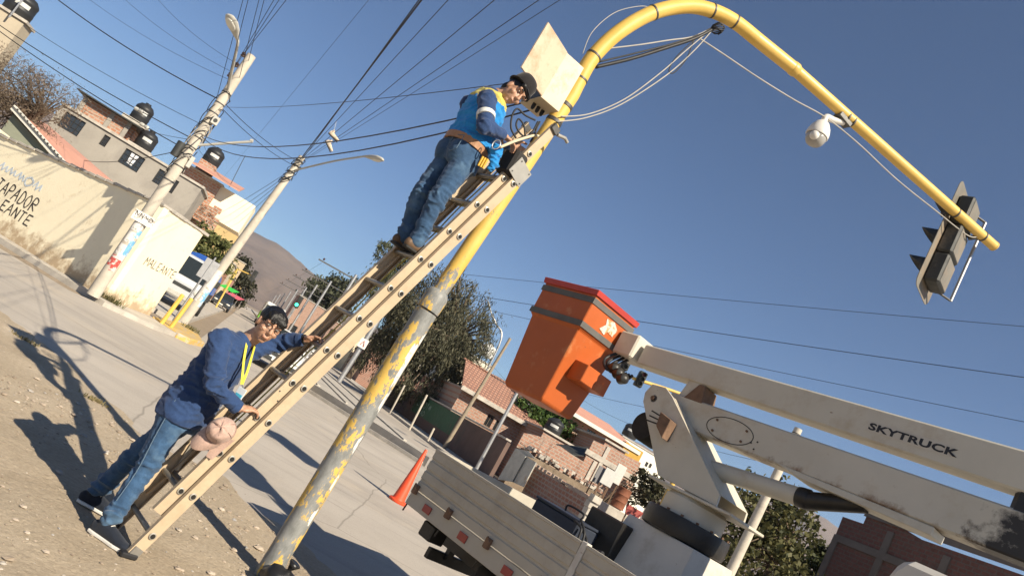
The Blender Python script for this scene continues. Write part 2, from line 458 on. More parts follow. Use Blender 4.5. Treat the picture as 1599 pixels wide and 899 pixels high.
px_, py_ = px_[kp], py_[kp]; pz_ = np.maximum(lot_height(px_[None], py_[None], False)[0], 0)
sz = np.minimum(.0042*(1+q.pareto(2.3, len(px_))), .032)
gv = scatter('gravel', list(zip(px_, py_, pz_)), sz, mp); tag(gv, 'loose gravel and pebbles strewn over the dirt lot', 'gravel', kind='stuff')
for i, (x, y, r, lb) in enumerate([(400, 862, .045, 'larger pale stone lying beside the foot of the yellow mast'), (360, 866, .03, 'fist sized stone between the ladder foot and the mast'), (300, 846, .028, 'pale stone lying in the dirt right of the ladder foot'), (30, 800, .024, 'small stone on the dirt left of the shoes'), (90, 640, .026, 'small stone on the sunny dirt left of the man'), (66, 870, .022, 'stone near the bottom left corner')]):
    P = gp(x, y); mb = MB(); sv, sf = PB[i]; mb.add([(P.x+v[0]*r, P.y+v[1]*r, lotz(P.x, P.y)+(v[2]*.8+.25)*r) for v in sv], sf)
    tag(mb.build('stone', mp, world_off=P), lb, 'stone', 'larger stones on the dirt')

# pavement along the boundary wall (left), with the yellow nose
K = V(-8.05, 18.35, 0); WL = V(-11.7, 19.85, 0); WE = V(-7.8, 20.65, 0)
wl_d = (WL-K).normalized(); wl_n = V(-wl_d.y, wl_d.x, 0)
if wl_n.y > 0: wl_n = -wl_n
WL2 = K + wl_d*14
pv = [K + wl_n*1.05 + V(.75, .35, 0), WL2 + wl_n*1.15, WL2 - wl_n*.3, K - wl_n*.3, WE + V(-.3, 0, 0) + SD*.6, WE + V(.0, .3, 0), V(-6.75, 20.1, 0), V(-6.9, 18.9, 0)]
o = MB().prism([p + V(0, 0, -.03) for p in pv], (0, 0, .13)).build('pavement', M_CONC); tag(o, kind='structure')
o = MB().prism([V(-7.72, 20.63, -.03), V(-6.72, 20.03, -.03), V(-6.45, 20.25, -.03), V(-6.5, 21.6, -.03), V(-7.9, 24.6, -.03), V(-8.25, 24.6, -.03)], (0, 0, .16)).build('kerb', M_KERBY, bevel=.02); tag(o, kind='structure')
# pavement strip beyond, along the avenue's left side
avL0 = V(-8.3, 24.5, 0)
o = MB().prism([avL0 + V(0, 0, -.03), avL0 + SD*230 + V(0, 0, -.03), avL0 + SD*230 - WD*3 + V(0, 0, -.03), avL0 - WD*3 + V(0, 0, -.03)], (0, 0, .15)).build('pavement', M_CONC); tag(o, kind='structure')

# raised median with its angled nose
m0 = V(-4.7, 28.4, 0); m1 = V(.35, 23.7, 0)
nose = (m1-m0).normalized(); mh = V(0, 0, .33)
M_MED = mat('median_concrete', (.40, .365, .315), .9, .2, 1.5, .3, 50, stain=(.28, .25, .22))
md_ = MB().prism([m0+V(0,0,-.03), m1+V(0,0,-.03), m1 + SD*330+V(0,0,-.03), m0 + SD*325+V(0,0,-.03)], mh).build('median', M_MED); tag(md_, kind='structure')
for k, (off, w_) in enumerate(((.35, .12), (1.3, .07), (1.9, .07), (3.0, .12))):
    p = m0 + nose*(off/ max(.2, abs(nose.dot(WD)))) + SD*.6 + V(0, 0, .3)
    o = MB().prism([p, p+WD*w_, p+WD*w_+SD*200, p+SD*200], (0, 0, .045)).build('edge_strip', M_CONC, md_)
# ramp pieces and pale coping on the nose
for t0, t1 in ((.02, .46), (.55, .98)):
    A = lerp(m0, m1, t0); B = lerp(m0, m1, t1); n_ = V(nose.y, -nose.x, 0)
    if n_.y > 0: n_ = -n_
    o = MB().prism([A + n_*.5, A + n_*.62, B + n_*.12, B + n_*.003], (0, 0, .1)).build('kerb_block', M_CONC, md_)
# right hand pavement in front of the houses
r0 = aR
o = MB().prism([r0+V(0,0,-.03), r0+WD*40+V(0,0,-.03), r0+WD*40+SD*2.0+V(0,0,-.03), r0+WD*2+SD*2+V(0,0,-.03), r0 + SD*300+WD*2+V(0,0,-.03), r0 + SD*300+V(0,0,-.03)], (0, 0, .17)).build('pavement', M_CONC); tag(o, kind='structure')

# mountains round the valley
HAZE = 0.9e-4
def mountains():
    prof = [(-80, 3.5), (-45, 5.5), (-34, 4.2), (-28, 4.6), (-23, 5.2), (-20.1, 4.55), (-18.7, 4.5), (-16.5, 4.75), (-14.2, 4.35), (-12.6, 4.0), (-9, 3.0), (-5, 3.0), (-1.5, 3.66), (1.8, 4.3), (8, 5.2), (16, 5.0), (22, 5.6), (24.2, 6.15), (25.8, 6.5), (28, 6.1), (34, 5.4), (50, 6), (80, 4)]
    az = np.array([p[0] for p in prof]); el = np.array([p[1] for p in prof])
    A = np.arange(-80, 80.01, .35); nr = 14; vs = []
    for i in range(nr+1):
        t = i/nr; R = 1500 + 2100*t
        for a in A:
            e = np.interp(a, az, el) + .18*mnoise.noise((a*.45, 3.3, 0)) + .07*mnoise.noise((a*1.7, 1.3, 0))
            top = math.tan(math.radians(e))*3600
            h = top*(t**1.35)*(1 + .28*(1-t)*mnoise.noise((a*.35, t*3, 5))) + 60*t*(1-t)*mnoise.noise((a*1.1, t*6, 8))
            r_ = math.radians(a); vs.append((R*math.sin(r_), R*math.cos(r_), h - 3))
    n = len(A); fs = [(i*n+j, i*n+j+1, (i+1)*n+j+1, (i+1)*n+j) for i in range(nr) for j in range(n-1)]
    me = bpy.data.meshes.new('mountains'); me.from_pydata(vs, [], fs)
    me.materials.append(mat('mountain_rock', (.17, .125, .095), .95, .35, .004, .6, .02, dist=8))
    for p in me.polygons: p.use_smooth = True
    o = bpy.data.objects.new('mountains', me); COL.objects.link(o); tag(o, kind='structure')
mountains()
# dusty valley air
mh_, nt, b = _nt('dusty_air'); nt.nodes.remove(b)
pv_ = nt.nodes.new('ShaderNodeVolumePrincipled'); pv_.inputs['Color'].default_value = (.70, .82, 1.0, 1); pv_.inputs['Density'].default_value = HAZE; pv_.inputs['Anisotropy'].default_value = .2
nt.links.new(pv_.outputs[0], nt.nodes['Material Output'].inputs['Volume'])
hz_ = MB().box((0, 0, 299), (8400, 8400, 602)).build('haze', mh_); tag(hz_, 'thin dusty air filling the whole valley', 'haze', kind='stuff')
# ------------------------------------------------------------------ the yellow mast with its arm
MY = 5.78
def m_mast():
    m, nt, b = _nt('chipped_yellow_paint'); co = texco(nt)
    ge = nt.nodes.new('ShaderNodeNewGeometry'); sp = nt.nodes.new('ShaderNodeSeparateXYZ'); nt.links.new(ge.outputs['Position'], sp.inputs[0])
    mp_ = nt.nodes.new('ShaderNodeMapping'); mp_.inputs['Scale'].default_value = (1, 1, .45); nt.links.new(co, mp_.inputs['Vector'])
    f = noise_fac(nt, 7, 9, .72, mp_.outputs[0])
    # paint is worn off most from the collar down; intact above the ladder top
    hz = nt.nodes.new('ShaderNodeMapRange'); hz.inputs[1].default_value = 2.2; hz.inputs[2].default_value = 4.4; hz.inputs[3].default_value = .0; hz.inputs[4].default_value = .30
    nt.links.new(sp.outputs[2], hz.inputs[0])
    ad = nt.nodes.new('ShaderNodeMath'); ad.operation = 'ADD'; nt.links.new(f, ad.inputs[0]); nt.links.new(hz.outputs[0], ad.inputs[1])
    yel = ramp(nt, noise_fac(nt, 3, 6, .7, co), [(.3, (.56, .36, .075)), (.7, (.66, .45, .12))])
    grey = ramp(nt, noise_fac(nt, 14, 6, .7, mp_.outputs[0]), [(.35, (.16, .165, .16)), (.6, (.27, .275, .27)), (.8, (.42, .41, .38))])
    mask = step(nt, ad.outputs[0], .515, .535)
    c = mixc(nt, mask, grey, yel)
    pt = noise_fac(nt, 3.1, 6, .6, mp_.outputs[0])           # torn white poster paper left on the paint
    mz = nt.nodes.new('ShaderNodeMapRange'); mz.inputs[1].default_value = 2.3; mz.inputs[2].default_value = 2.5; mz.inputs[3].default_value = .0; mz.inputs[4].default_value = .4; nt.links.new(sp.outputs[2], mz.inputs[0])
    sb = nt.nodes.new('ShaderNodeMath'); sb.operation = 'SUBTRACT'; nt.links.new(pt, sb.inputs[0]); nt.links.new(mz.outputs[0], sb.inputs[1])
    c = mixc(nt, step(nt, sb.outputs[0], .635, .65), c, (.74, .72, .68))
    nt.links.new(c, b.inputs['Base Color']); b.inputs['Roughness'].default_value = .5; b.inputs['Specular IOR Level'].default_value = .35
    inv = nt.nodes.new('ShaderNodeMath'); inv.operation = 'ADD'; nt.links.new(mask, inv.inputs[0]); nt.links.new(noise_fac(nt, 40, 5, .7, co), inv.inputs[1])
    addbump(nt, b, inv.outputs[0], .35, .004)
    return m
M_MAST = m_mast()
M_YEL = mat('yellow_arm_paint', (.61, .405, .10), .42, .12, 2.5, .12, 25, spec=.45, scuff=(.30, .22, .12), scuff_scale=20, scuff_lo=.67, stain=(.42, .30, .12), stain_scale=5, stain_lo=.66, stain_hi=.74)
M_STEELD = mat('dark_steel', (.09, .088, .085), .55, .3, 8, .2, 60, metal=.5)
M_STEEL = mat('galvanised_steel', (.42, .42, .42), .45, .2, 6, .15, 60, metal=.7)
M_BLACKC = mat('black_cable', (.018, .018, .02), .55, .2, 8, 0)
M_GREYC = mat('grey_cable', (.36, .34, .31), .6, .2, 8, 0)
mast_b = at(405, 915, MY); mast_b.z = 0
mA = at(668, 483, MY); mTop = at(893, 148, MY)
mast = thing('traffic_mast', 'yellow steel mast with peeling paint, curved arm reaching over the street', 'mast', mast_b)
low_dir = (mA - mast_b)
MB().lathe(mast_b - V(0,0,.05), [(.084, 0), (.084, low_dir.length+.03)], low_dir, 28).build('lower_pole', M_MAST, mast, smooth='auto')
MB().lathe(mA, [(.090, -.005), (.092, .01), (.092, .11), (.086, .135), (.072, .16), (.064, .165)], mTop-mA, 28).build('collar', M_MAST, mast, smooth='auto')
phi = math.radians(72); ad_ = V(math.sin(phi), math.cos(phi), 0); an_ = V(ad_.y, -ad_.x, 0)
armp = [onplane(x, y, at(893, 148, MY), an_) for x, y in [(893,148),(905,124),(927,88),(967,50),(1020,20),(1072,10),(1112,17),(1147,34),(1180,60)]]
arme = onplane(1552, 384, at(893, 148, MY), an_)
ua = mA + (mTop-mA).normalized()*.14
path = [ua, lerp(ua, mTop, .5)] + bez(armp, 6)
L_ = len(path)
MB().tube(path, [.063]*2 + [lerp(.063, .061, i/(L_-3)) for i in range(L_-2)], 24).build('upper_pole', M_MAST, mast, smooth='auto')
armd = (arme - armp[-1]).normalized()
j0 = onplane(1240, 108, at(893, 148, MY), an_)
MB().tube([armp[-1] - armd*.002, j0], [.061, .060], 22).build('arm', M_YEL, mast, smooth='auto')
MB().lathe(j0 - armd*.03, [(.061, 0), (.064, .008), (.064, .05), (.052, .075)], armd, 22).build('arm_sleeve', M_YEL, mast, smooth='auto')
MB().tube([j0, arme], [.053, .05], 20).build('arm', M_YEL, mast, smooth='auto')
MB().lathe(arme - armd*.004, [(.0525, 0), (.0525, .012), (.045, .018)], armd, 20).build('end_cap', M_YEL, mast, smooth='auto')
def band(x, y, r, w=.018, ax=None, m=M_STEELD, Y=None):
    P = onplane(x, y, at(893, 148, MY), an_)
    i = min(range(len(path)), key=lambda k: (path[k]-P).length)
    d = (path[min(i+1, L_-1)]-path[max(i-1, 0)]).normalized() if (P-CAM0).length and x < 1185 else armd
    P2 = path[i] if x < 1185 else armp[-1] + armd*((P-armp[-1]).dot(armd))
    return MB().lathe(P2 - d*w/2, [(r, 0), (r+.004, .002), (r+.004, w-.002), (r, w)], d, 22).build('clamp_band', m, mast, smooth='auto')
for x, y, r in ((1020,20,.0625),(1147,34,.0615),(1112,17,.062),(927,88,.063),(905,124,.063),(1330,190,.0535),(1322,182,.0535),(1494,328,.052),(1535,368,.052)): band(x, y, r)
for x, y in ((884,170),(868,196)):
    P = at(x, y, MY); dd_ = (mTop-mA).normalized(); P = mA + dd_*((P-mA).dot(dd_)); MB().lathe(P, [(.063,0),(.068,.003),(.068,.03),(.063,.033)], dd_, 22).build('clamp_band', M_STEELD, mast, smooth='auto')

# torn poster scraps still glued to the lower pole
q = random.Random(41); ldn = low_dir.normalized(); M_SCRAP = mat('torn_poster_paper', (.66, .64, .60), .8, .10, 14, .25, 70, stain=(.42, .38, .32), stain_scale=22, stain_lo=.56, stain_hi=.64)
for k, (t0, hgt_, a0_, wa) in enumerate(((.84, .16, -.35, .75), (.76, .20, -.2, .55), (.66, .16, -.05, .45), (.50, .10, -.1, .4), (.36, .12, .0, .35), (.24, .08, -.2, .4), (.90, .07, .1, .5))):
    c = mast_b + low_dir*t0; base_a = math.atan2(-1, .55); vs = []; n = 9
    ex = V(1, 0, 0); ex = (ex - ldn*ex.dot(ldn)).normalized(); ey = ldn.cross(ex)
    for i in range(n+1):
        a = base_a + .45 + a0_ + wa*i/n; rr = (ex*math.cos(a) + ey*math.sin(a))*.0855
        vs += [c + rr + ldn*(-hgt_/2*q.uniform(.35, 1.1) - .03*i/n), c + rr + ldn*(hgt_/2*q.uniform(.35, 1.1) + .05*i/n)]
    MB().add(vs, [(i*2, i*2+2, i*2+3, i*2+1) for i in range(n)]).build('poster_scrap', M_SCRAP, mast)
# control cabinet strapped to the mast, its door swung open
ca = V(.90, .44, 0).normalized(); cb_ = V(-.44, .90, 0).normalized()
cc0 = at(844.5, 151, MY - .2)                    # bottom near front corner
Hc = .42
M_CAB = mat('cream_cabinet_paint', (.53, .44, .325), .5, .08, 4, .08, 40, stain=(.40, .23, .13), stain_scale=4.5, stain_lo=.46, stain_hi=.70)
M_CABIN = mat('cabinet_underside', (.50, .42, .30), .6, .15, 4, .1, 40)
cab = thing('control_cabinet', 'cream metal control cabinet with open rust-stained door high on the mast', 'cabinet', cc0)
dA, dB = .19, .34
def cbx(a0, a1, b0, b1, z0, z1): 
    return [cc0+ca*a0+cb_*b0+V(0,0,z0), cc0+ca*a1+cb_*b0+V(0,0,z0), cc0+ca*a1+cb_*b1+V(0,0,z0), cc0+ca*a0+cb_*b1+V(0,0,z0)], V(0,0,z1-z0)
for nm, ar in (('side_panel', (0, dA, 0, .006, .006, Hc-.006)), ('side_panel', (0, dA, dB-.006, dB, .006, Hc-.006)), ('back_panel', (dA-.006, dA, .006, dB-.006, .006, Hc-.006)), ('top_panel', (0, dA, 0, dB, Hc-.006, Hc)), ('bottom_panel', (0, dA, 0, dB, 0, .006))):
    p, v = cbx(*ar); MB().prism(p, v).build(nm, M_CAB if nm != 'bottom_panel' else M_CABIN, cab)
p, v = cbx(.03, dA-.04, .05, dB-.05, .05, Hc-.05); MB().prism(p, v).build('inner_panel', M_STEELD, cab)
dd_ = V(-.62, -.78, 0).normalized()
dn = V(-dd_.y, dd_.x, 0)
mbd = MB(); h0 = cc0 - ca*.004 - cb_*.002
mbd.prism([h0 + V(0,0,.002), h0 + dd_*dB + V(0,0,.002), h0 + dd_*dB + dn*.014 + V(0,0,.002), h0 + dn*.014 + V(0,0,.002)], (0,0,Hc-.004))
door = mbd.build('door', M_CAB, cab, bevel=.002)
MB().lathe(h0 + dd_*(dB-.05) + V(0,0,Hc*.62) - dn*.001, [(.008,0),(.008,.012)], -dn, 10).build('lock', M_STEELD, door)
for z in (.04, Hc-.04): MB().lathe(h0 - dd_*.004 + V(0,0,z-.025), [(.007,0),(.007,.05)], (0,0,1), 10).build('hinge', M_STEEL, cab)
for z in (.06, Hc-.07):
    p = cc0 + ca*dA + cb_*(dB*.45) + V(0,0,z); MB().bar(p, p + ca*.11, .03, .03).build('mount_bracket', M_STEELD, cab)
for k in range(3):
    p = cc0 + ca*(.05+.045*k) + cb_*(dB*.5) + V(0,0,.0); MB().lathe(p, [(.016,0),(.016,-.03),(.011,-.05)], (0,0,1), 10).build('cable_gland', M_BLACKC, cab)

# dome camera under the arm
def on_arm(x, y):
    P = onplane(x, y, at(893, 148, MY), an_); return armp[-1] + armd*((P-armp[-1]).dot(armd))
cp = on_arm(1322, 182)
ptz = thing('dome_camera', 'white dome surveillance camera hanging on a bracket from the yellow arm', 'camera', cp)
M_WHITEP = mat('white_plastic', (.62, .60, .56), .4, .06, 5, .03, 40)
M_DOME = mat('smoked_dome', (.30, .29, .27), .15, .1, 5, 0, spec=.7)
dome_c = onplane(1272, 214, cp - an_*.03, an_)
MB().bar(cp + V(0,0,-.03) - armd*.10, cp + V(0,0,-.06) + armd*.06, .09, .05).build('mount_plate', M_STEELD, ptz, bevel=.005)
nk = onplane(1290, 183, cp - an_*.02, an_)
MB().tube(bez([cp + V(0,0,-.06), lerp(cp, nk, .6) + V(0,0,-.03), nk, nk + V(0,0,-.06)], 5), [.03]*16, 12).build('bracket_arm', M_WHITEP, ptz, smooth='auto')
top = nk + V(0,0,-.05)
MB().lathe(top, [(.035,0),(.06,-.02),(.088,-.07),(.102,-.12),(.104,-.16),(.102,-.165)], (0,0,1), 28).build('housing', M_WHITEP, ptz, smooth='auto')
dm = MB().lathe(top + V(0,0,-.16), [(.094,0),(.093,-.03),(.083,-.065),(.062,-.09),(.03,-.103),(.002,-.106)], (0,0,1), 28).build('dome', M_DOME, ptz, smooth=True)
MB().ell(top + V(-.035,-.06,-.2), (.045,.045,.045)).build('lens', M_WHITEP, dm, smooth=True)

# three-lamp signal head seen from behind
sig = thing('traffic_signal', 'black traffic signal with wide backplate seen from behind at arm end', 'traffic light', on_arm(1510, 342))
M_BLKP = mat('sun_faded_black', (.035, .037, .036), .55, .3, 5, .12, 50, stain=(.14, .12, .09), stain_scale=3, stain_lo=.58, stain_hi=.75)
M_PLATE = mat('backplate_dusty', (.16, .148, .125), .6, .3, 4, .12, 50, stain=(.25, .18, .12), stain_scale=3, stain_lo=.5, stain_hi=.75)
sc = on_arm(1522, 354)
fdir = V(-.70, .715, 0).normalized()            # the lamps face this way
pw = V(-fdir.y, fdir.x, 0)                       # along the plate's width
sc = sc + fdir*.20 + V(0, 0, -.22)
PH, PW = 1.22, .56
def rrect(c, w, h, r, n=5):
    out = []
    for cx, cz, a0 in ((w/2-r, h/2-r, 0), (-w/2+r, h/2-r, 90), (-w/2+r, -h/2+r, 180), (w/2-r, -h/2+r, 270)):
        for i in range(n+1):
            a = math.radians(a0+90*i/n); out.append(c + pw*(cx+r*math.cos(a)) + V(0,0,1)*(cz+r*math.sin(a)))
    return out
MB().prism(rrect(sc, PW, PH, .09), fdir*.006).build('backplate', M_PLATE, sig)
for k in (-1, 0, 1):
    c = sc + V(0,0,.335*k)
    hs = MB().box(c - fdir*.075, (.15, .31, .325), (fdir, pw, V(0,0,1))).build('lamp_housing', M_BLKP, sig, bevel=.02)
    MB().box(c - fdir*.152, (.006, .25, .27), (fdir, pw, V(0,0,1))).build('rear_cover', M_PLATE, hs, bevel=.002)
    MB().lathe(c + fdir*.006, [(.135,0),(.14,.03),(.135,.04),(.11,.045),(.001,.05)], fdir, 24).build('lens', glassmat('dark_lens', (.05,.03,.03)), hs, smooth='auto')
    vs = []; n = 18                               # cut-back visor hood
    for i in range(n+1):
        a = math.radians(-25 + 230*i/n); rr = pw*math.cos(a)*.128 + V(0,0,1)*math.sin(a)*.128
        ln = .08 + .17*max(0, math.sin(a))**.8
        for off in (0, 1): vs += [c + fdir*.008 + rr*(1-.02*off), c + fdir*(.008+ln) + rr*(1-.02*off)]
    fs = []
    for i in range(n):
        a_, b_ = i*4, (i+1)*4; fs += [(a_, a_+1, b_+1, b_), (a_+2, b_+2, b_+3, a_+3), (a_+1, a_+3, b_+3, b_+1)]
    MB().add(vs, fs).build('visor', M_BLKP, hs)
for s_ in (-1,):
    e0 = sc - fdir*.06 + pw*.30*s_ + V(0,0,.47); e1 = sc - fdir*.06 + pw*.30*s_ + V(0,0,-.47)
    q0 = e0 - fdir*.12; q1 = e1 - fdir*.12
    MB().tube([q0, q1], .017, 10).build('hanger_tube', M_STEEL, sig, smooth='auto')
    for e, qq in ((e0, q0), (e1, q1)): MB().bar(e - pw*s_*.18, qq, .03, .008).build('hanger_arm', M_STEELD, sig)
for P, dx in ((on_arm(1494, 328), 0), (on_arm(1535, 368), 0)): MB().bar(P, P + fdir*.12 + V(0,0,-.05), .04, .03).build('arm_clamp', M_STEELD, sig)

# cables on the mast
def cable(name, pts, r, m, label, cat='cable', group=None, n=8, sides=6):
    r = r*.85
    pts = [Vector(p) for p in pts]; P = bez(pts, n) if len(pts) > 2 else pts
    o = MB().tube(P, r, sides).build(name, m, smooth=True, world_off=pts[0]); return tag(o, label, cat, group)
def ap(x, y, dy=0.0): return onplane(x, y, at(893, 148, MY) + an_*dy, an_)
cable('cable', [ap(930, 105), ap(985, 92), ap(1040, 75), ap(1085, 60), ap(1116, 44)], .019, M_BLACKC, 'thick black cable bridging the inside of the mast bend')
cable('cable', [ap(950, 76), ap(1000, 70), ap(1045, 63), ap(1080, 58), ap(1110, 45)], .007, M_GREYC, 'straight pale cable across the mast bend above the black one')
cable('cable', [ap(876, 182, .08), ap(920, 178), ap(975, 155), ap(1030, 115), ap(1070, 80), ap(1108, 48)], .0065, M_GREYC, 'upper of two pale cables sagging from cabinet to arm')
cable('cable', [ap(870, 190, .08), ap(915, 184), ap(970, 163), ap(1040, 118), ap(1085, 78), ap(1113, 46)], .0065, M_GREYC, 'lower of two pale cables sagging from cabinet to arm')
cable('cable', [ap(1118, 42), ap(1100, 50), ap(1060, 85), ap(1045, 108), ap(1052, 114), ap(1072, 92), ap(1085, 62), ap(1105, 48)], .006, M_BLACKC, 'loose black loop hanging under the arm bend')
cable('cable', [ap(1092, 60), ap(1130, 85), ap(1185, 122), ap(1240, 156), ap(1290, 184), ap(1340, 224), ap(1400, 280), ap(1460, 328), ap(1512, 368), on_arm(1532, 366)], .007, M_GREYC, 'long grey wire slung below the arm to the signal')
cable('cable', [ap(910, 84), ap(925, 50), ap(960, 20), ap(1000, 10), ap(1018, 14)], .004, M_GREYC, 'thin pale wire curving outside the mast bend')
cable('cable', [ap(935, 97), ap(990, 84), ap(1045, 70), ap(1090, 55), ap(1118, 43)], .009, M_BLACKC, 'thinner black cable just above the thick one in the bend')
for k in range(7):
    a = k*1.1; c0 = ap(1122, 42); pts = [c0 + V(.05*math.cos(a+t), .045*math.sin(a+t), -.02+.03*math.sin(t*1.7+k)) for t in np.linspace(0, 5, 9)]
    MB().tube(bez(pts, 4), .006, 6).build('cable_tie', M_BLACKC, mast, smooth=True)
for k, pp in enumerate(([(840,190),(832,205),(822,214),(812,208),(806,196),(810,186),(818,196),(820,212)], [(836,188),(820,180),(808,170),(800,180),(798,200),(806,216)], [(843,190),(838,200),(834,212),(828,222)])):
    cable('cable', [ap(x, y, .12) for x, y in pp], .009, M_BLACKC, ['coil of black cable hanging under the control cabinet', 'black cable drooping from cabinet in front of worker', 'short black cable dropping from cabinet along the mast'][k])
# ------------------------------------------------------------------ extension ladder
RS = .295
LD = V(.2275, .192, .955).normalized()                # up the rails
LA = V(-1.104, 4.815, .186)                           # first near rung end, base section
LW = V(-.65, .76, 0); LW = (LW - LD*LW.dot(LD)).normalized()
LN = LW.cross(LD).normalized()                        # out of the ladder, climbing side?
if LN.x > 0: LN = -LN                                 # climbing side is to the left
LWID = .42
M_FIB = mat('tan_fibreglass', (.44, .345, .235), .5, .10, 6, .10, 80, stain=(.38, .29, .19), stain_scale=9, stain_lo=.50, stain_hi=.72, spec=.35, scuff=(.22, .17, .12), scuff_scale=26, scuff_lo=.66)
M_ALU = mat('worn_aluminium', (.30, .285, .26), .45, .2, 10, .1, 60, metal=.6)
M_RING = mat('rung_ring', (.36, .34, .30), .4, .1, 10, 0, metal=.4)
M_BORE_SHADE = mat('rung_bore_shade', (.015, .014, .013), .9, .1, 10, 0)
lad = thing('extension_ladder', 'tan fibreglass two-section extension ladder leaning on the yellow mast', 'ladder', LA - LD*(LA.z/LD.z))
def lp(w, n, s): return LA + LW*w + LN*n + LD*s
def rail(w, n, s0, s1, sgn, wd=.072, th=.03, fl=.006):
    """C-channel rail: web outside, two flanges pointing inwards"""
    mb = MB(); u = LW*sgn                              # sgn: +1 near rail (flange points to +LW), -1 far rail
    for a0, a1, b0, b1 in ((0, fl, -wd/2, wd/2), (fl, th, -wd/2, -wd/2+fl), (fl, th, wd/2-fl, wd/2)):
        p = lp(w, n, s0); mb.prism([p + u*a0 + LN*b0, p + u*a1 + LN*b0, p + u*a1 + LN*b1, p + u*a0 + LN*b1], LD*(s1-s0))
    return mb.build('rail', M_FIB, lad)
S1 = 11*RS
bb0, bb1 = -.19, S1 + .17
flyA = lp(0, 0, 0); 
nf, wf = .06, .045                                   # the fly section sits in front of and inside the base section
fs0 = -.023                                           # offset of fly rungs along the rails
rail(0, 0, bb0, bb1, 1); rail(LWID, 0, bb0, bb1, -1)
f0, f1 = RS*1 - .19, S1 + RS + .30
rail(wf, nf, f0, f1, 1); rail(LWID-wf, nf, f0, f1, -1)
def rung(w0, w1, n, s, holes=True):
    a = lp(w0-.004, n, s); b = lp(w1+.004, n, s)
    mb = MB().tube([a, b], .0165, 12, squash=1.0)
    o = mb.build('rung', M_ALU, lad, smooth='auto')
    for e, dv in ((a, -1), (b, 1)):
        MB().lathe(e, [(.0215, 0), (.0215, .004), (.0165, .006)], LW*dv, 16).build('rung_ring', M_RING, o, smooth='auto')
        MB().lathe(e + LW*dv*.0045, [(.0145, 0), (.0145, .003)], LW*dv, 14).build('rung_bore_shade', M_BORE_SHADE, o)  # near-black disc paints the shade inside the hollow rung end
for i in range(12): rung(0, LWID, 0, i*RS)
for i in range(1, 13): rung(wf, LWID-wf, nf, i*RS + fs0 - RS*.0)
# feet
for w, sg in ((0, -1), (LWID, 1)):
    e = lp(w, 0, bb0)
    MB().bar(e + LW*sg*.006 + LD*.10, e + LW*sg*.006 - LD*.05, .06, .012, LW).build('shoe_plate', M_ALU, lad, bevel=.002)
    zz = lotz(e.x, e.y)
    MB().box(V(e.x - LD.x*.03, e.y - LD.y*.03, zz+.016), (.10, .055, .028), (V(LD.x, LD.y, 0).normalized(), V(-LD.y, LD.x, 0).normalized(), V(0,0,1))).build('rubber_foot', M_BLACKC, lad, bevel=.006)
# guide brackets at the top of the base section, rung locks, bumpers at the fly top
for w, sg in ((0, -1), (LWID, 1)):
    MB().prism([lp(w, -.05, S1+.02) + LW*sg*.004, lp(w, .115, S1+.02) + LW*sg*.004, lp(w, .115, S1+.17) + LW*sg*.004, lp(w, -.05, S1+.17) + LW*sg*.004], LW*sg*.006).build('guide_bracket', M_RING, lad, bevel=.002)
    for a, b_ in ((-.03, .04), (-.03, .15), (.09, .04), (.09, .15)): MB().lathe(lp(w, a, S1+b_) + LW*sg*.010, [(.006, 0), (.006, .004)], LW*sg, 8).build('rivet', M_STEELD, lad)
    wq = wf if sg < 0 else LWID-wf
    MB().box(lp(wq, nf, f1-.02) + LW*sg*.004, (.03, .075, .06), (LW, LN, LD)).build('end_cap', M_STEELD, lad, bevel=.004)
    MB().tube([lp(wq, nf-.05, f1-.02), lp(wq, nf-.12, f1+.03), lp(wq, nf-.16, f1+.03)], .014, 10).build('pole_hook', M_RING, lad, smooth='auto')
    p = lp(wq, nf, RS+.12)
    MB().bar(lp(wq+.02*-sg, nf, RS+.20), lp(wq+.02*-sg, nf-.05, RS+.02), .03, .008, LW).build('rung_lock', M_ALU, lad)
    for a, b_ in ((-.02, .0), (.02, .05)): MB().lathe(lp(wq, nf+a, 3.45*RS+b_) + LW*sg*.001, [(.005, 0), (.005, .003)], LW*sg, 8).build('rivet', M_STEELD, lad)
# hauling rope
rp_ = [lp(LWID/2+.01*math.sin(k*1.3), .045+.008*math.cos(k*2.1), .6+ k*.25) for k in range(12)]
MB().tube(bez(rp_, 3), .005, 6).build('rope', mat('yellow_rope', (.45, .36, .08), .9, .2, 30, .2, 200), lad, smooth=True)
# ------------------------------------------------------------------ bucket truck (own axes: u forward, o across, z up)
TU = V(.59, -.807, 0).normalized(); TO = V(.807, .59, 0).normalized(); TZ = V(0, 0, 1)
TP = V(.10, 6.44, 0)
TROT = math.atan2(TU.y, TU.x)
truck = thing('bucket_truck', 'white flatbed bucket truck with folded boom and orange bucket', 'truck', TP, TROT, local=True)
def tq(x, y, o):                                     # photo pixel on the plane at distance o inside the near side
    P = onplane(x, y, TP + TO*o, TO) - TP; return V(P.dot(TU), P.dot(TO), P.z)
def tqu(x, y, u):
    P = onplane(x, y, TP + TU*u, TU) - TP; return V(P.dot(TU), P.dot(TO), P.z)
M_TW = mat('dusty_white_truck_paint', (.52, .49, .44), .5, .10, 2.5, .08, 40, stain=(.36, .31, .25), stain_scale=3, stain_lo=.54, stain_hi=.75, scuff=(.17, .10, .06), scuff_lo=.66)
M_BED = mat('dusty_grey_bed_paint', (.42, .385, .32), .6, .12, 2.2, .10, 45, stain=(.29, .25, .20), stain_scale=2.2, stain_lo=.5, stain_hi=.75, scuff=(.15, .115, .085), scuff_scale=10, scuff_lo=.655)
M_BOOM = mat('aged_white_boom_paint', (.51, .475, .395), .45, .08, 2.2, .07, 40, stain=(.40, .32, .22), stain_scale=3, stain_lo=.52, stain_hi=.76, scuff=(.16, .095, .055), scuff_scale=12, scuff_lo=.655)
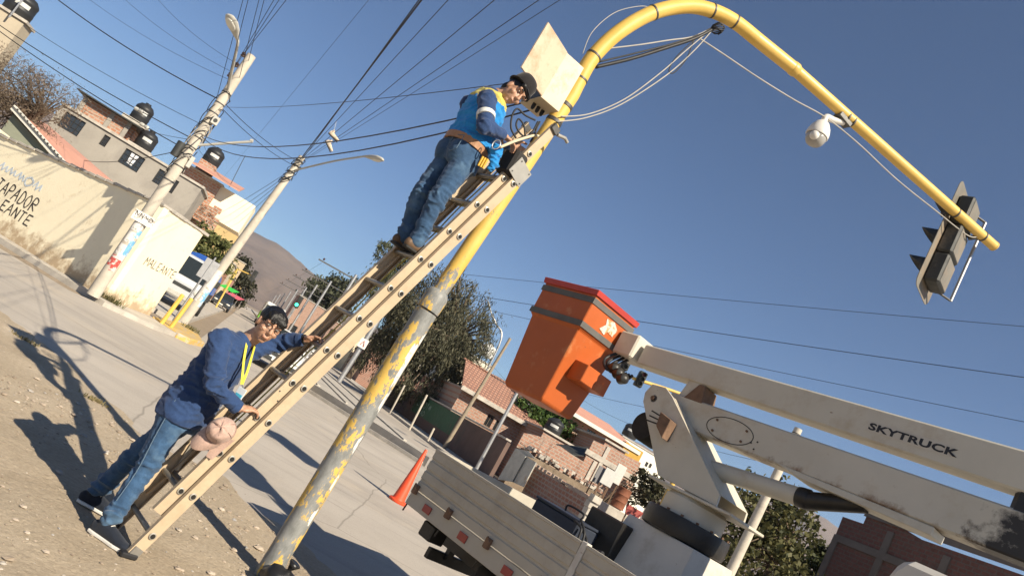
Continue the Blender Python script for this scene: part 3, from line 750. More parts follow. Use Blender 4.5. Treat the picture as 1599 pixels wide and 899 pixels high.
M_RUST = mat('rusty_iron', (.16, .095, .06), .85, .4, 9, .4, 60)
M_RUB = mat('tyre_rubber', (.022, .021, .02), .85, .3, 12, .2, 60)
M_GREASE = mat('black_grease', (.02, .018, .016), .4, .4, 9, .2, 40)
M_REFL = mat('red_reflector', (.28, .03, .025), .35, .1, 20, .1, 200, spec=.6)
M_ORANGE = mat('orange_fibreglass', (.40, .09, .018), .5, .10, 2.5, .06, 60, spec=.35, stain=(.52, .24, .10), stain_scale=4, stain_lo=.58, stain_hi=.8, scuff=(.24, .075, .025), scuff_scale=9, scuff_lo=.64)
M_REDRIM = mat('red_rim', (.38, .04, .03), .5, .15, 6, .1, 60)
M_BAND = mat('grey_rubber_band', (.10, .095, .088), .7, .2, 8, .1, 60)
BW = 1.78                                           # bed width
BL = 3.35
# pressed side boards
def board(name, u0, u1, oo, sgn):
    z0, z1 = .985, 1.34; prof = [(0, z0)]
    for zc in (1.065, 1.155, 1.245): prof += [(0, zc-.016), (.009, zc-.008), (.009, zc+.008), (0, zc+.016)]
    prof += [(0, 1.318), (-.008, 1.322), (-.008, z1), (.034, z1), (.034, z0)]
    if sgn == 'x': pts = [V(u0, oo + a, z) for a, z in prof]; vec = V(u1-u0, 0, 0)
    elif sgn == '-x': pts = [V(u0, oo - a, z) for a, z in prof]; vec = V(u1-u0, 0, 0)
    else: pts = [V(oo + a, u0, z) for a, z in prof]; vec = V(0, u1-u0, 0)
    return MB().prism(pts, vec).build(name, M_BED, truck)
board('side_board', .02, 1.80, 0, 'x'); board('side_board', 1.86, BL-.02, 0, 'x')
board('side_board', .02, 1.80, BW, '-x'); board('side_board', 1.86, BL-.02, BW, '-x')
board('tail_board', .045, BW-.045, -.012, 'y')
MB().box((1.83, .02, 1.17), (.05, .05, .36)).build('stake_post', M_TW, truck, bevel=.004)
MB().box((1.83, BW-.02, 1.17), (.05, .05, .36)).build('stake_post', M_TW, truck, bevel=.004)
MB().box((BL/2, BW/2, .955), (BL, BW-.09, .03)).build('bed_floor', M_BED, truck)
MB().prism([V(-.005, 0, .85), V(-.005, .05, .85), V(-.005, .05, .975), V(-.005, .006, .975)], (BL, 0, 0)).build('side_rail', M_BED, truck, bevel=.003)
MB().prism([V(-.005, BW, .85), V(-.005, BW-.05, .85), V(-.005, BW-.05, .975), V(-.005, BW-.006, .975)], (BL, 0, 0)).build('side_rail', M_BED, truck, bevel=.003)
MB().box((.02, BW/2, .91), (.045, BW-.11, .12)).build('rear_rail', M_BED, truck, bevel=.003)
for k, u in enumerate((.0, .50, 1.02, 1.62, 2.3, 3.0)):
    for oo, sg in ((-.012, 1), (BW+.012, -1)):
        h = MB(); h.box((u+.05, oo, .985), (.055, .03, .075)); h.bar((u+.035, oo-.014*sg, 1.025), (u+.10, oo-.03*sg, 1.0), .014, .014)
        b_ = h.build('latch', M_RUST, truck, bevel=.004)
        MB().tube([V(u+.05, oo-.016*sg, .965), V(u+.05, oo+.016*sg, .965)], .02, 10).build('hinge_pin', M_RUST, b_)
        MB().tube([V(u+.02, oo+.02*sg, .86), V(u+.01, oo+.02*sg, .79)], .007, 6).build('rope_hook', M_GREASE, truck)
for u in (.29, .80, 1.35, 2.0):
    MB().box((u, -.004, .912), (.105, .008, .058)).build('reflector', M_REFL, truck, bevel=.002)
for u in np.arange(.25, 3.3, .42): MB().box((u, BW/2, .90), (.06, BW-.12, .08)).build('cross_member', M_GREASE, truck)
for oo in (.5, 1.28): MB().box((2.3, oo, .77), (4.7, .07, .17)).build('chassis_beam', M_GREASE, truck)
def wheel(c, axis, r=.36, w=.2, name='wheel'):
    t = MB().lathe(Vector(c) - Vector(axis)*w/2, [(r*.62,0),(r*.86,.0),(r*.96,.02),(r,.05),(r,w-.05),(r*.96,w-.02),(r*.86,w),(r*.62,w)], axis, 32).build(name, M_RUB, truck, smooth='auto')
    MB().lathe(Vector(c) - Vector(axis)*w*.4, [(r*.63,0),(r*.60,.02),(r*.25,.05),(r*.22,.09),(r*.22,w*.8),(r*.63,w*.8)], axis, 24).build('rim', M_TW, t, smooth='auto')
wheel((.86, .72, .68), (0, 0, 1), .36, .2, 'spare_wheel')
for oo in (.14, .36, BW-.36, BW-.14): wheel((1.75, oo, .36), (0, 1, 0))
for oo in (.22, BW-.22): wheel((4.55, oo, .36), (0, 1, 0))
MB().tube([V(1.75, .1, .36), V(1.75, BW-.1, .36)], .07, 12).build('axle', M_GREASE, truck)
MB().box((.18, .9, .60), (.05, 1.2, .09)).build('underrun_bar', M_GREASE, truck, bevel=.006)
for oo in (.5, 1.28): MB().box((.2, oo, .68), (.05, .06, .16)).build('underrun_bracket', M_GREASE, truck)
MB().box((.30, .16, .77), (.16, .16, .12)).build('tail_lamp', M_GREASE, truck, bevel=.01)
for oo in (.25, BW-.25): MB().box((1.28, oo, .62), (.012, .42, .5)).build('mud_flap', M_RUB, truck)
# cab (outside the frame, to the right)
cabp = [(3.5, .62), (5.1, .62), (5.1, 1.15), (4.85, 2.02), (4.7, 2.08), (3.55, 2.08), (3.5, 2.0)]
cabm = MB().prism([V(u, .04, z) for u, z in cabp], (0, BW-.08, 0)).build('cab', M_TW, truck, bevel=.03)
for oo, s_ in ((.036, -1), (BW-.036, 1)):
    MB().prism([V(u, oo, z) for u, z in [(3.8, 1.3), (4.9, 1.3), (4.72, 1.92), (3.8, 1.92)]], (0, .006*s_, 0)).build('window', glassmat('cab_glass'), cabm)
MB().prism([V(5.075, .16, 1.22), V(5.075, BW-.16, 1.22), V(4.885, BW-.16, 1.96), V(4.885, .16, 1.96)], (.012, 0, .004)).build('windscreen', glassmat('cab_glass'), cabm)

# load on the bed
gb = tq(868, 802, .42)
box = thing('equipment_case', 'dark blue equipment case with worn white lettering on the truck bed', 'case', TP + TU*1.22 + TO*.46 + TZ*.975, TROT + .04, local=True)
M_NAVYB = mat('navy_case_paint', (.025, .032, .05), .55, .25, 6, .12, 60)
M_SMUDGE = mat('worn_white_print', (.42, .43, .45), .7, .25, 30, 0)
MB().box((0, 0, .22), (.46, .36, .43)).build('body', M_NAVYB, box, bevel=.012)
MB().box((0, 0, .445), (.47, .37, .02)).build('lid', M_NAVYB, box, bevel=.005)
for k in range(7):
    MB().prism([V(-.13+.040*k, -.1815, .25), V(-.105+.040*k, -.1815, .25), V(-.095+.040*k, -.1815, .335), V(-.12+.040*k, -.1815, .335)], (0, -.0015, 0)).build('worn_lettering', M_SMUDGE, box)
MB().tube(bez([V(-.08, 0, .45), V(-.08, 0, .50), V(.08, 0, .50), V(.08, 0, .45)], 5), .008, 8).build('handle', M_BLACKC, box)
# hoses and oddments by the front of the bed
hz = [tq(x, y, .25) for x, y in ((897, 812), (905, 830), (900, 850), (915, 862), (922, 872))]
for k in range(3):
    pts = [p + V(.02*k, .03*k, .03*math.sin(k*2+i)) for i, p in enumerate(hz)]
    MB().tube(bez(pts, 5), .009, 8).build('hydraulic_hose', M_BLACKC, truck, smooth=True)
h0_, h1_ = tq(912, 857, .12), tq(940, 866, .12)
MB().tube([h0_, lerp(h0_, h1_, .3), h1_], [.012, .022, .024], 12).build('control_lever', M_BLACKC, truck, smooth='auto')

# pedestal, slewing ring and turret
cu_, co_ = 1.80, .92
ped = MB()
pb = [(1.42, .55), (2.18, .55), (2.18, 1.29), (1.42, 1.29)]; pt_ = [(1.50, .66), (2.10, .66), (2.10, 1.18), (1.50, 1.18)]
ped.add([V(u, o, .972) for u, o in pb] + [V(u, o, 1.64) for u, o in pt_], [(3,2,1,0), (4,5,6,7), (0,1,5,4), (1,2,6,5), (2,3,7,6), (3,0,4,7)])
pedo = ped.build('pedestal', M_TW, truck, bevel=.006)
MB().box((1.44, .66, 1.30), (.34, .26, .52)).build('valve_box', M_GREASE, truck, bevel=.01)
MB().lathe((cu_, co_, 1.642), [(.28, 0), (.305, .01), (.31, .03), (.31, .12), (.305, .145), (.26, .15)], (0,0,1), 40).build('slewing_ring', M_GREASE, truck, smooth='auto')
for k in range(16):
    a = k/16*6.283; MB().lathe((cu_ + .285*math.cos(a), co_ + .285*math.sin(a), 1.79), [(.012, 0), (.012, .014)], (0,0,1), 6).build('bolt', M_RUST, truck)
MB().lathe((cu_, co_, 1.79), [(.23, 0), (.23, .12), (.20, .15)], (0,0,1), 32).build('column', M_BOOM, truck, smooth='auto')
for s_ in (0, 1):                                       # two cheek plates
    oo = .72 if s_ == 0 else 1.10
    pts = []
    for x, y in ((1019, 599), (1007, 612), (1004, 626), (1027, 741), (1118, 790), (1124, 772), (1050, 619), (1040, 605)):
        q_ = tq(x, y, .72); pts.append(V(q_.x, oo, q_.z))
    MB().prism(pts, (0, .02, 0)).build('turret_plate', M_BOOM, truck, bevel=.003)
def tpz(x, y, o=.72): q_ = tq(x, y, o); return q_
a_, b_ = tpz(1124, 772), tpz(1050, 619)
MB().prism([a_ + V(.004, .02, 0), b_ + V(.004, .02, 0), b_ + V(-.02, .02, 0), a_ + V(-.02, .02, 0)], (0, .36, 0)).build('turret_web', M_BOOM, truck)
c_, d_ = tpz(1027, 741), tpz(1118, 790)
MB().box(((c_.x+d_.x)/2 + .05, .92, 1.945), (d_.x-c_.x+.20, .46, .02)).build('turret_base', M_BOOM, truck, bevel=.004)
pin = tpz(1019, 619)
MB().lathe(pin + V(.015, -.006, -.01), [(.016, 0), (.016, .012)], (0,-1,0), 14).build('pivot_pin', M_RUST, truck)
MB().tube([pin + V(.02, .0, -.01), pin + V(.02, .42, -.01)], .03, 14).build('pivot_shaft', M_STEELD, truck, smooth='auto')
MB().lathe((pin.x - .02, .80, 2.28), [(.11, 0), (.12, .02), (.12, .20), (.11, .22)], (0,1,0), 28).build('hose_reel', M_RUB, truck, smooth='auto')
vb = tpz(1040, 660)
MB().prism([vb + V(-.02, -.001, .05), vb + V(.10, -.001, .02), vb + V(.10, -.001, -.13), vb + V(.0, -.001, -.06)], (0, -.09, 0)).build('valve_cover', M_RUST, truck, bevel=.004)
for k in range(3): MB().tube([vb + V(.0, -.06, .02-.03*k), vb + V(-.09, -.10, .03-.04*k)], .006, 6).build('valve_lever', M_GREASE, truck)

# lower boom, cylinder and upper boom, folded flat one above the other
OB = .92
def boombox(name, u0, u1, z0a, z1a, z0b, z1b, wd, m=M_BOOM, bevel=.012):
    mb = MB(); mb.add([V(u0, OB-wd/2, z0a), V(u1, OB-wd/2, z0b), V(u1, OB+wd/2, z0b), V(u0, OB+wd/2, z0a), V(u0, OB-wd/2, z1a), V(u1, OB-wd/2, z1b), V(u1, OB+wd/2, z1b), V(u0, OB+wd/2, z1a)], [(3,2,1,0), (4,5,6,7), (0,1,5,4), (1,2,6,5), (2,3,7,6), (3,0,4,7)])
    return mb.build(name, m, truck, bevel=bevel)
of = OB - .09                                             # near face of the booms
l0, l1 = tq(1062, 640, of), tq(1599, 830, of)
def m_lboom():
    m, nt, b = _nt('greasy_boom_paint'); co = texco(nt)
    c = ramp(nt, noise_fac(nt, 2.2, 6, .6, co), [(.3, (.47, .435, .36)), (.7, (.54, .50, .42))])
    c = mixc(nt, step(nt, noise_fac(nt, 3, 7, .7, co), .52, .76), c, (.40, .32, .22))
    c = mixc(nt, step(nt, noise_fac(nt, 12, 9, .75, co), .655, .69), c, (.16, .095, .055))
    sp = nt.nodes.new('ShaderNodeSeparateXYZ'); nt.links.new(co, sp.inputs[0])
    def rng(o, a, b_, lo, hi):
        r_ = nt.nodes.new('ShaderNodeMapRange'); r_.inputs[1].default_value = a; r_.inputs[2].default_value = b_; r_.inputs[3].default_value = lo; r_.inputs[4].default_value = hi; nt.links.new(o, r_.inputs[0]); return r_.outputs[0]
    def add(a, b_):
        k = nt.nodes.new('ShaderNodeMath'); nt.links.new(a, k.inputs[0]); nt.links.new(b_, k.inputs[1]); return k.outputs[0]
    n1 = noise_fac(nt, 7, 8, .7, co)
    rust = add(add(n1, rng(sp.outputs[2], 2.38, 2.47, .26, 0)), rng(sp.outputs[0], 1.6, 3.2, -.10, .0))      # rust creeping along the lower edge
    c = mixc(nt, step(nt, rust, .62, .80), c, (.19, .115, .065))
    gr = add(add(n1, rng(sp.outputs[0], 3.25, 3.75, -.25, .22)), rng(sp.outputs[2], 2.40, 2.66, .12, -.10))   # grease thrown from the elbow joint
    c = mixc(nt, step(nt, gr, .50, .68), c, (.022, .018, .015))
    nt.links.new(c, b.inputs['Base Color']); b.inputs['Roughness'].default_value = .5
    addbump(nt, b, noise_fac(nt, 40, 5, .7, co), .08, .01); return m
lb = boombox('lower_boom', 1.20, 5.0, 2.385, 2.615, 2.40, 2.665, .18, m_lboom())
MB().prism([V(2.25, of-.004, 2.40), V(3.3, of-.004, 2.39), V(3.3, of-.004, 2.34), V(2.45, of-.004, 2.36)], (0, .188, 0)).build('boom_stiffener', M_BOOM, lb, bevel=.004)
cv = tq(1139, 672, of)
ring = [cv + V(.20*math.cos(a)*(1 if abs(math.cos(a)) > .0 else 1), -.001, .088*math.sin(a)) for a in np.linspace(0, 6.283, 33)[:-1]]
MB().tube(ring + ring[:1], .0032, 5, cap=False).build('cover_seam', M_GREASE, lb)
for a in (.6, 2.5, 3.8, 5.6): MB().lathe(cv + V(.16*math.cos(a), -.003, .07*math.sin(a)), [(.009, 0), (.009, .008)], (0,-1,0), 8).build('bolt', M_RUST, lb)
for x, y in ((1173, 691), (1183, 690), (1177, 701)): MB().lathe(tq(x, y, of), [(.006, -.002), (.006, .006)], (0,-1,0), 8).build('bolt', M_GREASE, lb)
y0, y1 = tq(1108, 728, OB-.06), tq(1243, 771, OB-.06)
MB().tube([V(y0.x-.1, OB, y0.z-.01), V(y1.x, OB, y1.z)], .062, 20).build('cylinder_barrel', M_BOOM, truck, smooth='auto')
MB().lathe(V(y1.x-.01, OB, y1.z), [(.066, 0), (.068, .02), (.068, .07), (.06, .08)], V(y1.x-y0.x, 0, y1.z-y0.z), 20).build('cylinder_gland', M_GREASE, truck, smooth='auto')
y2 = tq(1345, 788, OB-.06)
MB().tube([V(y1.x+.06, OB, y1.z), V(y2.x, OB, y2.z+.02)], [.06, .05], 16).build('cylinder_rod', M_GREASE, truck, smooth='auto')
MB().prism([V(y2.x-.10, OB-.05, y2.z-.03), V(y2.x+.10, OB-.05, y2.z+.02), V(y2.x+.14, OB-.05, 2.40), V(y2.x-.06, OB-.05, 2.40)], (0, .10, 0)).build('cylinder_lug', M_GREASE, truck, bevel=.006)
ub = boombox('upper_boom', .72, 5.0, 2.745, 2.925, 2.745, 3.0, .16)
b0 = tq(1066, 600, of)
MB().prism([V(b0.x-.03, of+.02, 2.52), V(b0.x+.08, of+.02, 2.52), V(b0.x+.15, of+.02, 2.75), V(b0.x+.02, of+.02, 2.75)], (0, .14, 0)).build('boom_rest', M_BOOM, truck, bevel=.006)
MB().prism([V(b0.x+.06, of-.002, 2.60), V(b0.x+.24, of-.002, 2.60), V(b0.x+.20, of-.002, 2.74), V(b0.x+.14, of-.002, 2.74)], (0, .18, 0)).build('rest_saddle', M_RUST, truck, bevel=.006)
kn = tq(1572, 815, of)
MB().box((kn.x+.25, OB, 2.68), (.55, .17, .17)).build('elbow_link', M_GREASE, truck, bevel=.03)
MB().lathe((kn.x+.35, of-.03, 2.70), [(.14, 0), (.14, .24)], (0,1,0), 24).build('elbow_pin', M_GREASE, truck, smooth='auto')
tx0, tx1 = tq(1357, 668, OB-.082), tq(1478, 705, OB-.082)
wdt = (tx1-tx0).length
MB().box(((tx0.x+tx1.x)/2+.0, OB-.0815, tx0.z-.002+.018), (wdt+.04, .003, .068)).build('name_strip', mat('dull_strip', (.50,.46,.39), .5, .1, 6, 0), ub)
text_mesh('lettering', 'SKYTRUCK', .062, (V(1,0,0), V(0,0,1), V(0,-1,0)), V(tx0.x-.005, OB-.0838, tx0.z-.006), mat('black_lettering', (.02,.02,.024), .5, .1, 6, 0), ub, .0012, 1.05, bold=.0022, sx=wdt/.285)

# bucket
bu0, bu1, bo0, bo1 = -.22, .46, .335, .90
def ringq(z, i):                                        # tapering plan at height z, i = inset per side
    return [V(bu0+i, bo0+i, z), V(bu1-i, bo0+i, z), V(bu1-i, bo1-i, z), V(bu0+i, bo1-i, z)]
bm_ = MB(); rings = [ringq(2.075, .095), ringq(2.10, .075), ringq(2.74, .022), ringq(2.755, 0.004), ringq(3.06, 0.0)]
vs = [p for r_ in rings for p in r_]; fs = [(3,2,1,0)]
for i in range(4):
    for j in range(4): fs.append((i*4+j, i*4+(j+1) % 4, (i+1)*4+(j+1) % 4, (i+1)*4+j))
n0 = len(vs); vs += ringq(3.06, .025) + ringq(2.16, .11)
for j in range(4): fs += [(16+j, 16+(j+1) % 4, n0+(j+1) % 4, n0+j), (n0+j, n0+(j+1) % 4, n0+4+(j+1) % 4, n0+4+j)]
fs.append((n0+4, n0+5, n0+6, n0+7)); bm_.add(vs, fs)
buck = bm_.build('bucket', M_ORANGE, truck, bevel=.008)
rim = MB(); r1 = ringq(3.055, -.016); r2 = ringq(3.105, -.022); r3 = ringq(3.105, .02); r4 = ringq(3.055, .02)
rim.add(r1+r2+r3+r4, [(a*4+j, a*4+(j+1) % 4, ((a+1) % 4)*4+(j+1) % 4, ((a+1) % 4)*4+j) for a in range(4) for j in range(4)]); rim.build('rim', M_REDRIM, buck, bevel=.004)
for za, zb in ((2.985, 3.035), (2.765, 2.815)):
    bd = MB(); q1, q2, q3, q4 = ringq(za, -.007), ringq(zb, -.007), ringq(zb, .004), ringq(za, .004)
    bd.add(q1+q2+q3+q4, [(a*4+j, a*4+(j+1) % 4, ((a+1) % 4)*4+(j+1) % 4, ((a+1) % 4)*4+j) for a in range(4) for j in range(4)]); bd.build('band', M_BAND, buck)
# step moulded on the lit face
MB().add([V(bu1-.05, bo0+.17, 2.53), V(bu1-.05, bo1-.07, 2.53), V(bu1-.05, bo1-.07, 2.36), V(bu1-.05, bo0+.17, 2.36), V(bu1+.13, bo0+.17, 2.52), V(bu1+.13, bo1-.07, 2.52), V(bu1+.13, bo1-.07, 2.37), V(bu1+.13, bo0+.17, 2.37)], [(0,1,2,3), (7,6,5,4), (0,4,5,1), (1,5,6,2), (2,6,7,3), (3,7,4,0)]).build('step', M_ORANGE, buck, bevel=.006)
MB().prism([V(bu1+.0005, bo0+.20, 2.85), V(bu1+.0005, bo0+.28, 2.83), V(bu1+.0005, bo0+.30, 2.87), V(bu1+.0005, bo0+.38, 2.86), V(bu1+.0005, bo0+.40, 2.93), V(bu1+.0005, bo0+.33, 2.975), V(bu1+.0005, bo0+.23, 2.96), V(bu1+.0005, bo0+.25, 2.91)], (.0012, 0, 0)).build('torn_sticker', mat('torn_sticker', (.55, .50, .44), .7, .2, 20, 0, stain=(.5,.25,.1), stain_scale=25, stain_lo=.5, stain_hi=.55), buck)
MB().box((.58, OB-.02, 2.86), (.22, .26, .21)).build('tip_block', M_BOOM, truck, bevel=.015)
for k in range(4):
    pp = [V(.52+.02*k, .80+.03*k, 2.76), V(.50+.05*k, .72, 2.66-.02*k), V(.60+.04*k, .70+.04*k, 2.58), V(.70+.03*k, .80, 2.62)]
    MB().tube(bez(pp, 5), .014, 8).build('hydraulic_hose', M_BLACKC, truck, smooth=True)
for k in range(3): MB().lathe(V(.58+.07*k, .74, 2.60-.03*k), [(.02, 0), (.045, .03), (.045, .09), (.02, .11)], V(1, -.2, .25), 12).build('bucket_valve', M_GREASE, truck, smooth='auto')

# road cone behind the truck
cp0 = gp(620, 783)
M_CONE = mat('orange_red_cone', (.66, .075, .025), .5, .12, 5, .08, 50)
cone = thing('traffic_cone', 'tall slim red-orange traffic cone standing behind the truck bed', 'cone', cp0)
MB().lathe(cp0, [(.155, 0), (.16, .01), (.16, .035), (.135, .05)], (0,0,1), 24).build('base', M_CONE, cone, smooth='auto')
MB().lathe(cp0 + V(0,0,.05), [(.115, 0), (.105, .03), (.024, .90), (.018, .91)], (0,0,1), 24).build('body', M_CONE, cone, smooth='auto')
# black bag at the mast foot
bgp = at(440, 893, 5.55); bgp.z = lotz(bgp.x, bgp.y)
organic_bag = thing('rubbish_bag', 'crumpled black plastic bag against the foot of the yellow mast', 'bag', bgp)
mb = MB().ell(bgp + V(0, 0, .07), (.13, .10, .11), None, 22, 16)
for i, v in enumerate(mb.v):
    p = Vector(v); d_ = (p - bgp - V(0,0,.07)); k = 1 + .3*mnoise.noise(p*9) + .14*mnoise.noise(p*26); p = bgp + V(0,0,.07) + d_*k; p.z = max(p.z, bgp.z + .002); mb.v[i] = tuple(p)
mb.build('sack', mat('black_plastic_bag', (.014, .014, .015), .32, .2, 10, .3, 30), organic_bag, smooth=True)
kk = bgp + V(.03, -.02, .165)
mb = MB().lathe(kk, [(.018, 0), (.014, .02), (.03, .05), (.045, .075)], V(.3, -.1, 1), 12); mb.build('neck', MATS['black_plastic_bag'], organic_bag, smooth=True)
# ------------------------------------------------------------------ people
def m_skin(name, c):
    m, nt, b = _nt(name); co = texco(nt)
    nt.links.new(ramp(nt, noise_fac(nt, 25, 4, .6, co), [(.3, shade(c, .86)), (.7, shade(c, 1.1))]), b.inputs['Base Color'])
    b.inputs['Roughness'].default_value = .5; b.inputs['Subsurface Weight'].default_value = .12; b.inputs['Subsurface Radius'].default_value = (.012, .005, .003); b.inputs['Subsurface Scale'].default_value = .5
    addbump(nt, b, noise_fac(nt, 220, 3, .6, co), .08, .002); MATS[name] = m; return m
def m_cloth(name, c, var=.15, weave=500, fade=None, fs=5, lo=.5, hi=.7):
    m, nt, b = _nt(name); co = texco(nt)
    cc = ramp(nt, noise_fac(nt, 9, 6, .65, co), [(.3, shade(c, 1-var)), (.7, shade(c, 1+var))])
    fn = ramp(nt, noise_fac(nt, 90, 4, .8, co), [(.3, (.72, .72, .74)), (.7, (1.25, 1.25, 1.22))])
    mxx = nt.nodes.new('ShaderNodeMix'); mxx.data_type = 'RGBA'; mxx.blend_type = 'MULTIPLY'; mxx.inputs[0].default_value = .7
    nt.links.new(cc, mxx.inputs[6]); nt.links.new(fn, mxx.inputs[7]); cc = mxx.outputs[2]
    if fade: cc = mixc(nt, step(nt, noise_fac(nt, fs, 4, .6, co), lo, hi), cc, fade)
    nt.links.new(cc, b.inputs['Base Color']); b.inputs['Roughness'].default_value = .85; b.inputs['Specular IOR Level'].default_value = .2
    b.inputs['Sheen Weight'].default_value = .15
    addbump(nt, b, noise_fac(nt, weave, 2, .6, co), .15, .002); MATS[name] = m; return m
SKIN = m_skin('skin', (.42, .235, .15))
HAIR = mat('black_hair', (.008, .007, .007), .4, .3, 60, .3, 220)
NAVY = m_cloth('navy_work_shirt', (.022, .048, .125), .15)
JEAN = m_cloth('faded_blue_jeans', (.034, .078, .155), .25, 700, (.115, .195, .29), 4, .5, .72)
JEAN2 = m_cloth('blue_jeans', (.030, .068, .135), .25, 700, (.09, .16, .245), 5, .52, .72)
SHOE = m_cloth('dark_navy_shoe_knit', (.012, .016, .026), .2, 400)
BOOT = mat('brown_boot_leather', (.11, .065, .035), .6, .25, 8, .2, 60)
SOLE = mat('white_sole', (.60, .58, .54), .6, .1, 20, .05, 60)
SOLED = mat('dark_sole', (.03, .028, .026), .8, .1, 20, .1, 60)
EYEW = mat('eye_white', (.36, .32, .29), .25, .03, 40, 0)
EYED = mat('eye_dark', (.012, .009, .007), .2, .05, 40, 0)
LIPS = m_skin('lip_skin', (.30, .13, .09))

def frame2(f, up):
    f = Vector(f).normalized(); u = Vector(up); u = (u - f*u.dot(f)).normalized(); return f, u, f.cross(u).normalized()   # forward, up, person's right
def head_prims(c, F, U, S):
    c = Vector(c); ax = (S, F, U)
    P = [('ell', c + U*.030 - F*.012, (.072, .092, .088), ax), ('ell', c - U*.030 + F*.016, (.062, .074, .078), ax), ('ell', c - U*.086 + F*.048, (.030, .030, .024), ax),
         ('cap', c + F*.085 + U*.022, c + F*.108 - U*.018, .007, .0125), ('ell', c + F*.098 - U*.024, (.018, .012, .009), ax),
         ('ell', c + F*.086 - U*.054, (.024, .012, .007), ax), ('ell', c + F*.085 - U*.066, (.021, .011, .006), ax),
         ('cap', c + F*.076 + U*.038 + S*.045, c + F*.076 + U*.038 - S*.045, .014, .014)]
    for s in (-1, 1):
        P += [('ell', c + S*.074*s - F*.004 - U*.004, (.010, .022, .034), ax), ('ell', c + S*.042*s + F*.056 - U*.022, (.024, .024, .022), ax)]
    return P
def hand_prims(wrist, d, n, thumb, curl=1.0, sc=1.0):
    """d: wrist to knuckles, n: palm side, thumb: +1/-1 which side of d x n the thumb leaves"""
    d = Vector(d).normalized(); n = Vector(n); n = (n - d*n.dot(d)).normalized(); s = d.cross(n)*thumb; w = Vector(wrist)
    P = [('ell', w + d*.050*sc, (.040*sc, .052*sc, .018*sc), (s, d, n)), ('cap', w - d*.02, w + d*.03, .025*sc, .024*sc)]
    for k, (o, L) in enumerate(((.028, .9), (.010, 1.0), (-.009, .94), (-.026, .76))):
        a = w + (d*.090 + s*o)*sc; ang = .35*curl
        for seg, rr in ((.042, .0092), (.027, .0084), (.020, .0076)):
            v = d*math.cos(ang) + n*math.sin(ang); b = a + v*seg*L*sc; P.append(('cap', a, b, rr*sc, rr*sc*.93)); a = b; ang += .62*curl
    a = w + (d*.025 + s*.03)*sc; v = (d*.55 + s*.75 + n*.35).normalized(); b = a + v*.042*sc
    P += [('cap', a, b, .0135*sc, .0108*sc)]; v2 = (d*.85 + s*.15 + n*.5*curl).normalized(); P += [('cap', b, b + v2*.034*sc, .0108*sc, .009*sc)]
    return P
def face_parts(pers, body, c, F, U, S, scale=1):
    for s in (-1, 1):
        e = MB().ell(c + F*.0795 + U*.016 + S*.031*s, (.0115, .007, .0052), (S, F, U), 12, 8).build('eye', EYEW, body, smooth=True)
        MB().ell(c + F*.0865 + U*.0155 + S*.030*s, (.0056, .003, .0050), (S, F, U), 10, 6).build('iris', EYED, body, smooth=True)
        MB().tube(bez([c + F*.090 + U*.036 + S*.014*s, c + F*.092 + U*.043 + S*.032*s, c + F*.076 + U*.036 + S*.054*s], 4), [.0045]*4 + [.005]*4 + [.0025], 6).build('eyebrow', HAIR, body, smooth=True)
    MB().tube(bez([c + F*.090 - U*.060 + S*.024, c + F*.0985 - U*.0595, c + F*.090 - U*.060 - S*.024], 4), [.002, .003, .004, .004, .004, .004, .004, .003, .002], 6).build('mouth', LIPS, body, smooth=True)
def fold_fn(amp, fq, seed, joints=None, off=None):
    jj = [(Vector(c), r) for c, r in joints] if joints else None
    def h(p, n):
        wt = 1.0
        if jj:
            pw_ = p + off; wt = .28
            for c, r in jj: wt = max(wt, math.exp(-((pw_-c).length/r)**2)*1.15)
        q = p*fq + V(seed, seed*.7, -seed)
        w = mnoise.noise_vector(p*3.5)*.9
        a = mnoise.noise(V(q.x*.7, q.y*.7, q.z*1.7) + w)
        b = mnoise.noise(V(q.x*1.3, q.y*1.3, q.z*3.4) + w*1.5 + V(7, 3, 1))
        r = (1 - min(1, abs(a)*3.0))**1.5 + .55*(1 - min(1, abs(b)*3.2))**1.5
        return wt*(amp*(r*1.15 + .35*mnoise.noise(p*fq*2.4)) - amp*.45)
    return h
def ring(c, ex, ey, rx, ry): return (c, ex, ey, rx, ry)
def shoe(pers, ank, f, zs, m, ms, L=.275, name='shoe'):
    f = Vector((f[0], f[1], 0)).normalized(); s = V(-f.y, f.x, 0); heel = V(ank.x, ank.y, zs) - f*.075
    def pt(t, o, z): return heel + f*(L*t) + s*o + V(0, 0, z)
    out = [(0, .0, .0), (.02, .028, 0), (.15, .036, 0), (.45, .036, 0), (.7, .049, 0), (.88, .042, 0), (.97, .022, 0), (1, 0, 0), (.97, -.022, 0), (.88, -.040, 0), (.7, -.044, 0), (.45, -.036, 0), (.15, -.036, 0), (.02, -.028, 0)]
    sh = organic(name, [('loft', [(pt(.10, 0, .045), s, V(0,0,1), .030, .036), (pt(.28, 0, .055), s, V(0,0,1), .036, .047), (pt(.48, 0, .050), s, V(0,0,1), .040, .042), (pt(.72, .002, .038), s, V(0,0,1), .046, .028), (pt(.92, .0, .032), s, V(0,0,1), .032, .020)]), ('ell', pt(.10, 0, .045), (.032, .034, .040), (s, f, V(0,0,1))), ('ell', pt(.86, 0, .034), (.040, .038, .024), (s, f, V(0,0,1))), ('cap', pt(.24, 0, .07), pt(.24, 0, .105), .038, .040)], .0065, m, pers, 4)
    MB().prism([pt(t, o*1.06, .002) for t, o, z in out], (0, 0, .019)).build('sole', ms, sh, bevel=.004)
    for k in range(4): MB().tube([pt(.42+.07*k, -.022, .092-.013*k), pt(.44+.07*k, 0, .098-.013*k), pt(.42+.07*k, .022, .092-.013*k)], .0028, 6).build('lace', ms, sh)
    return sh

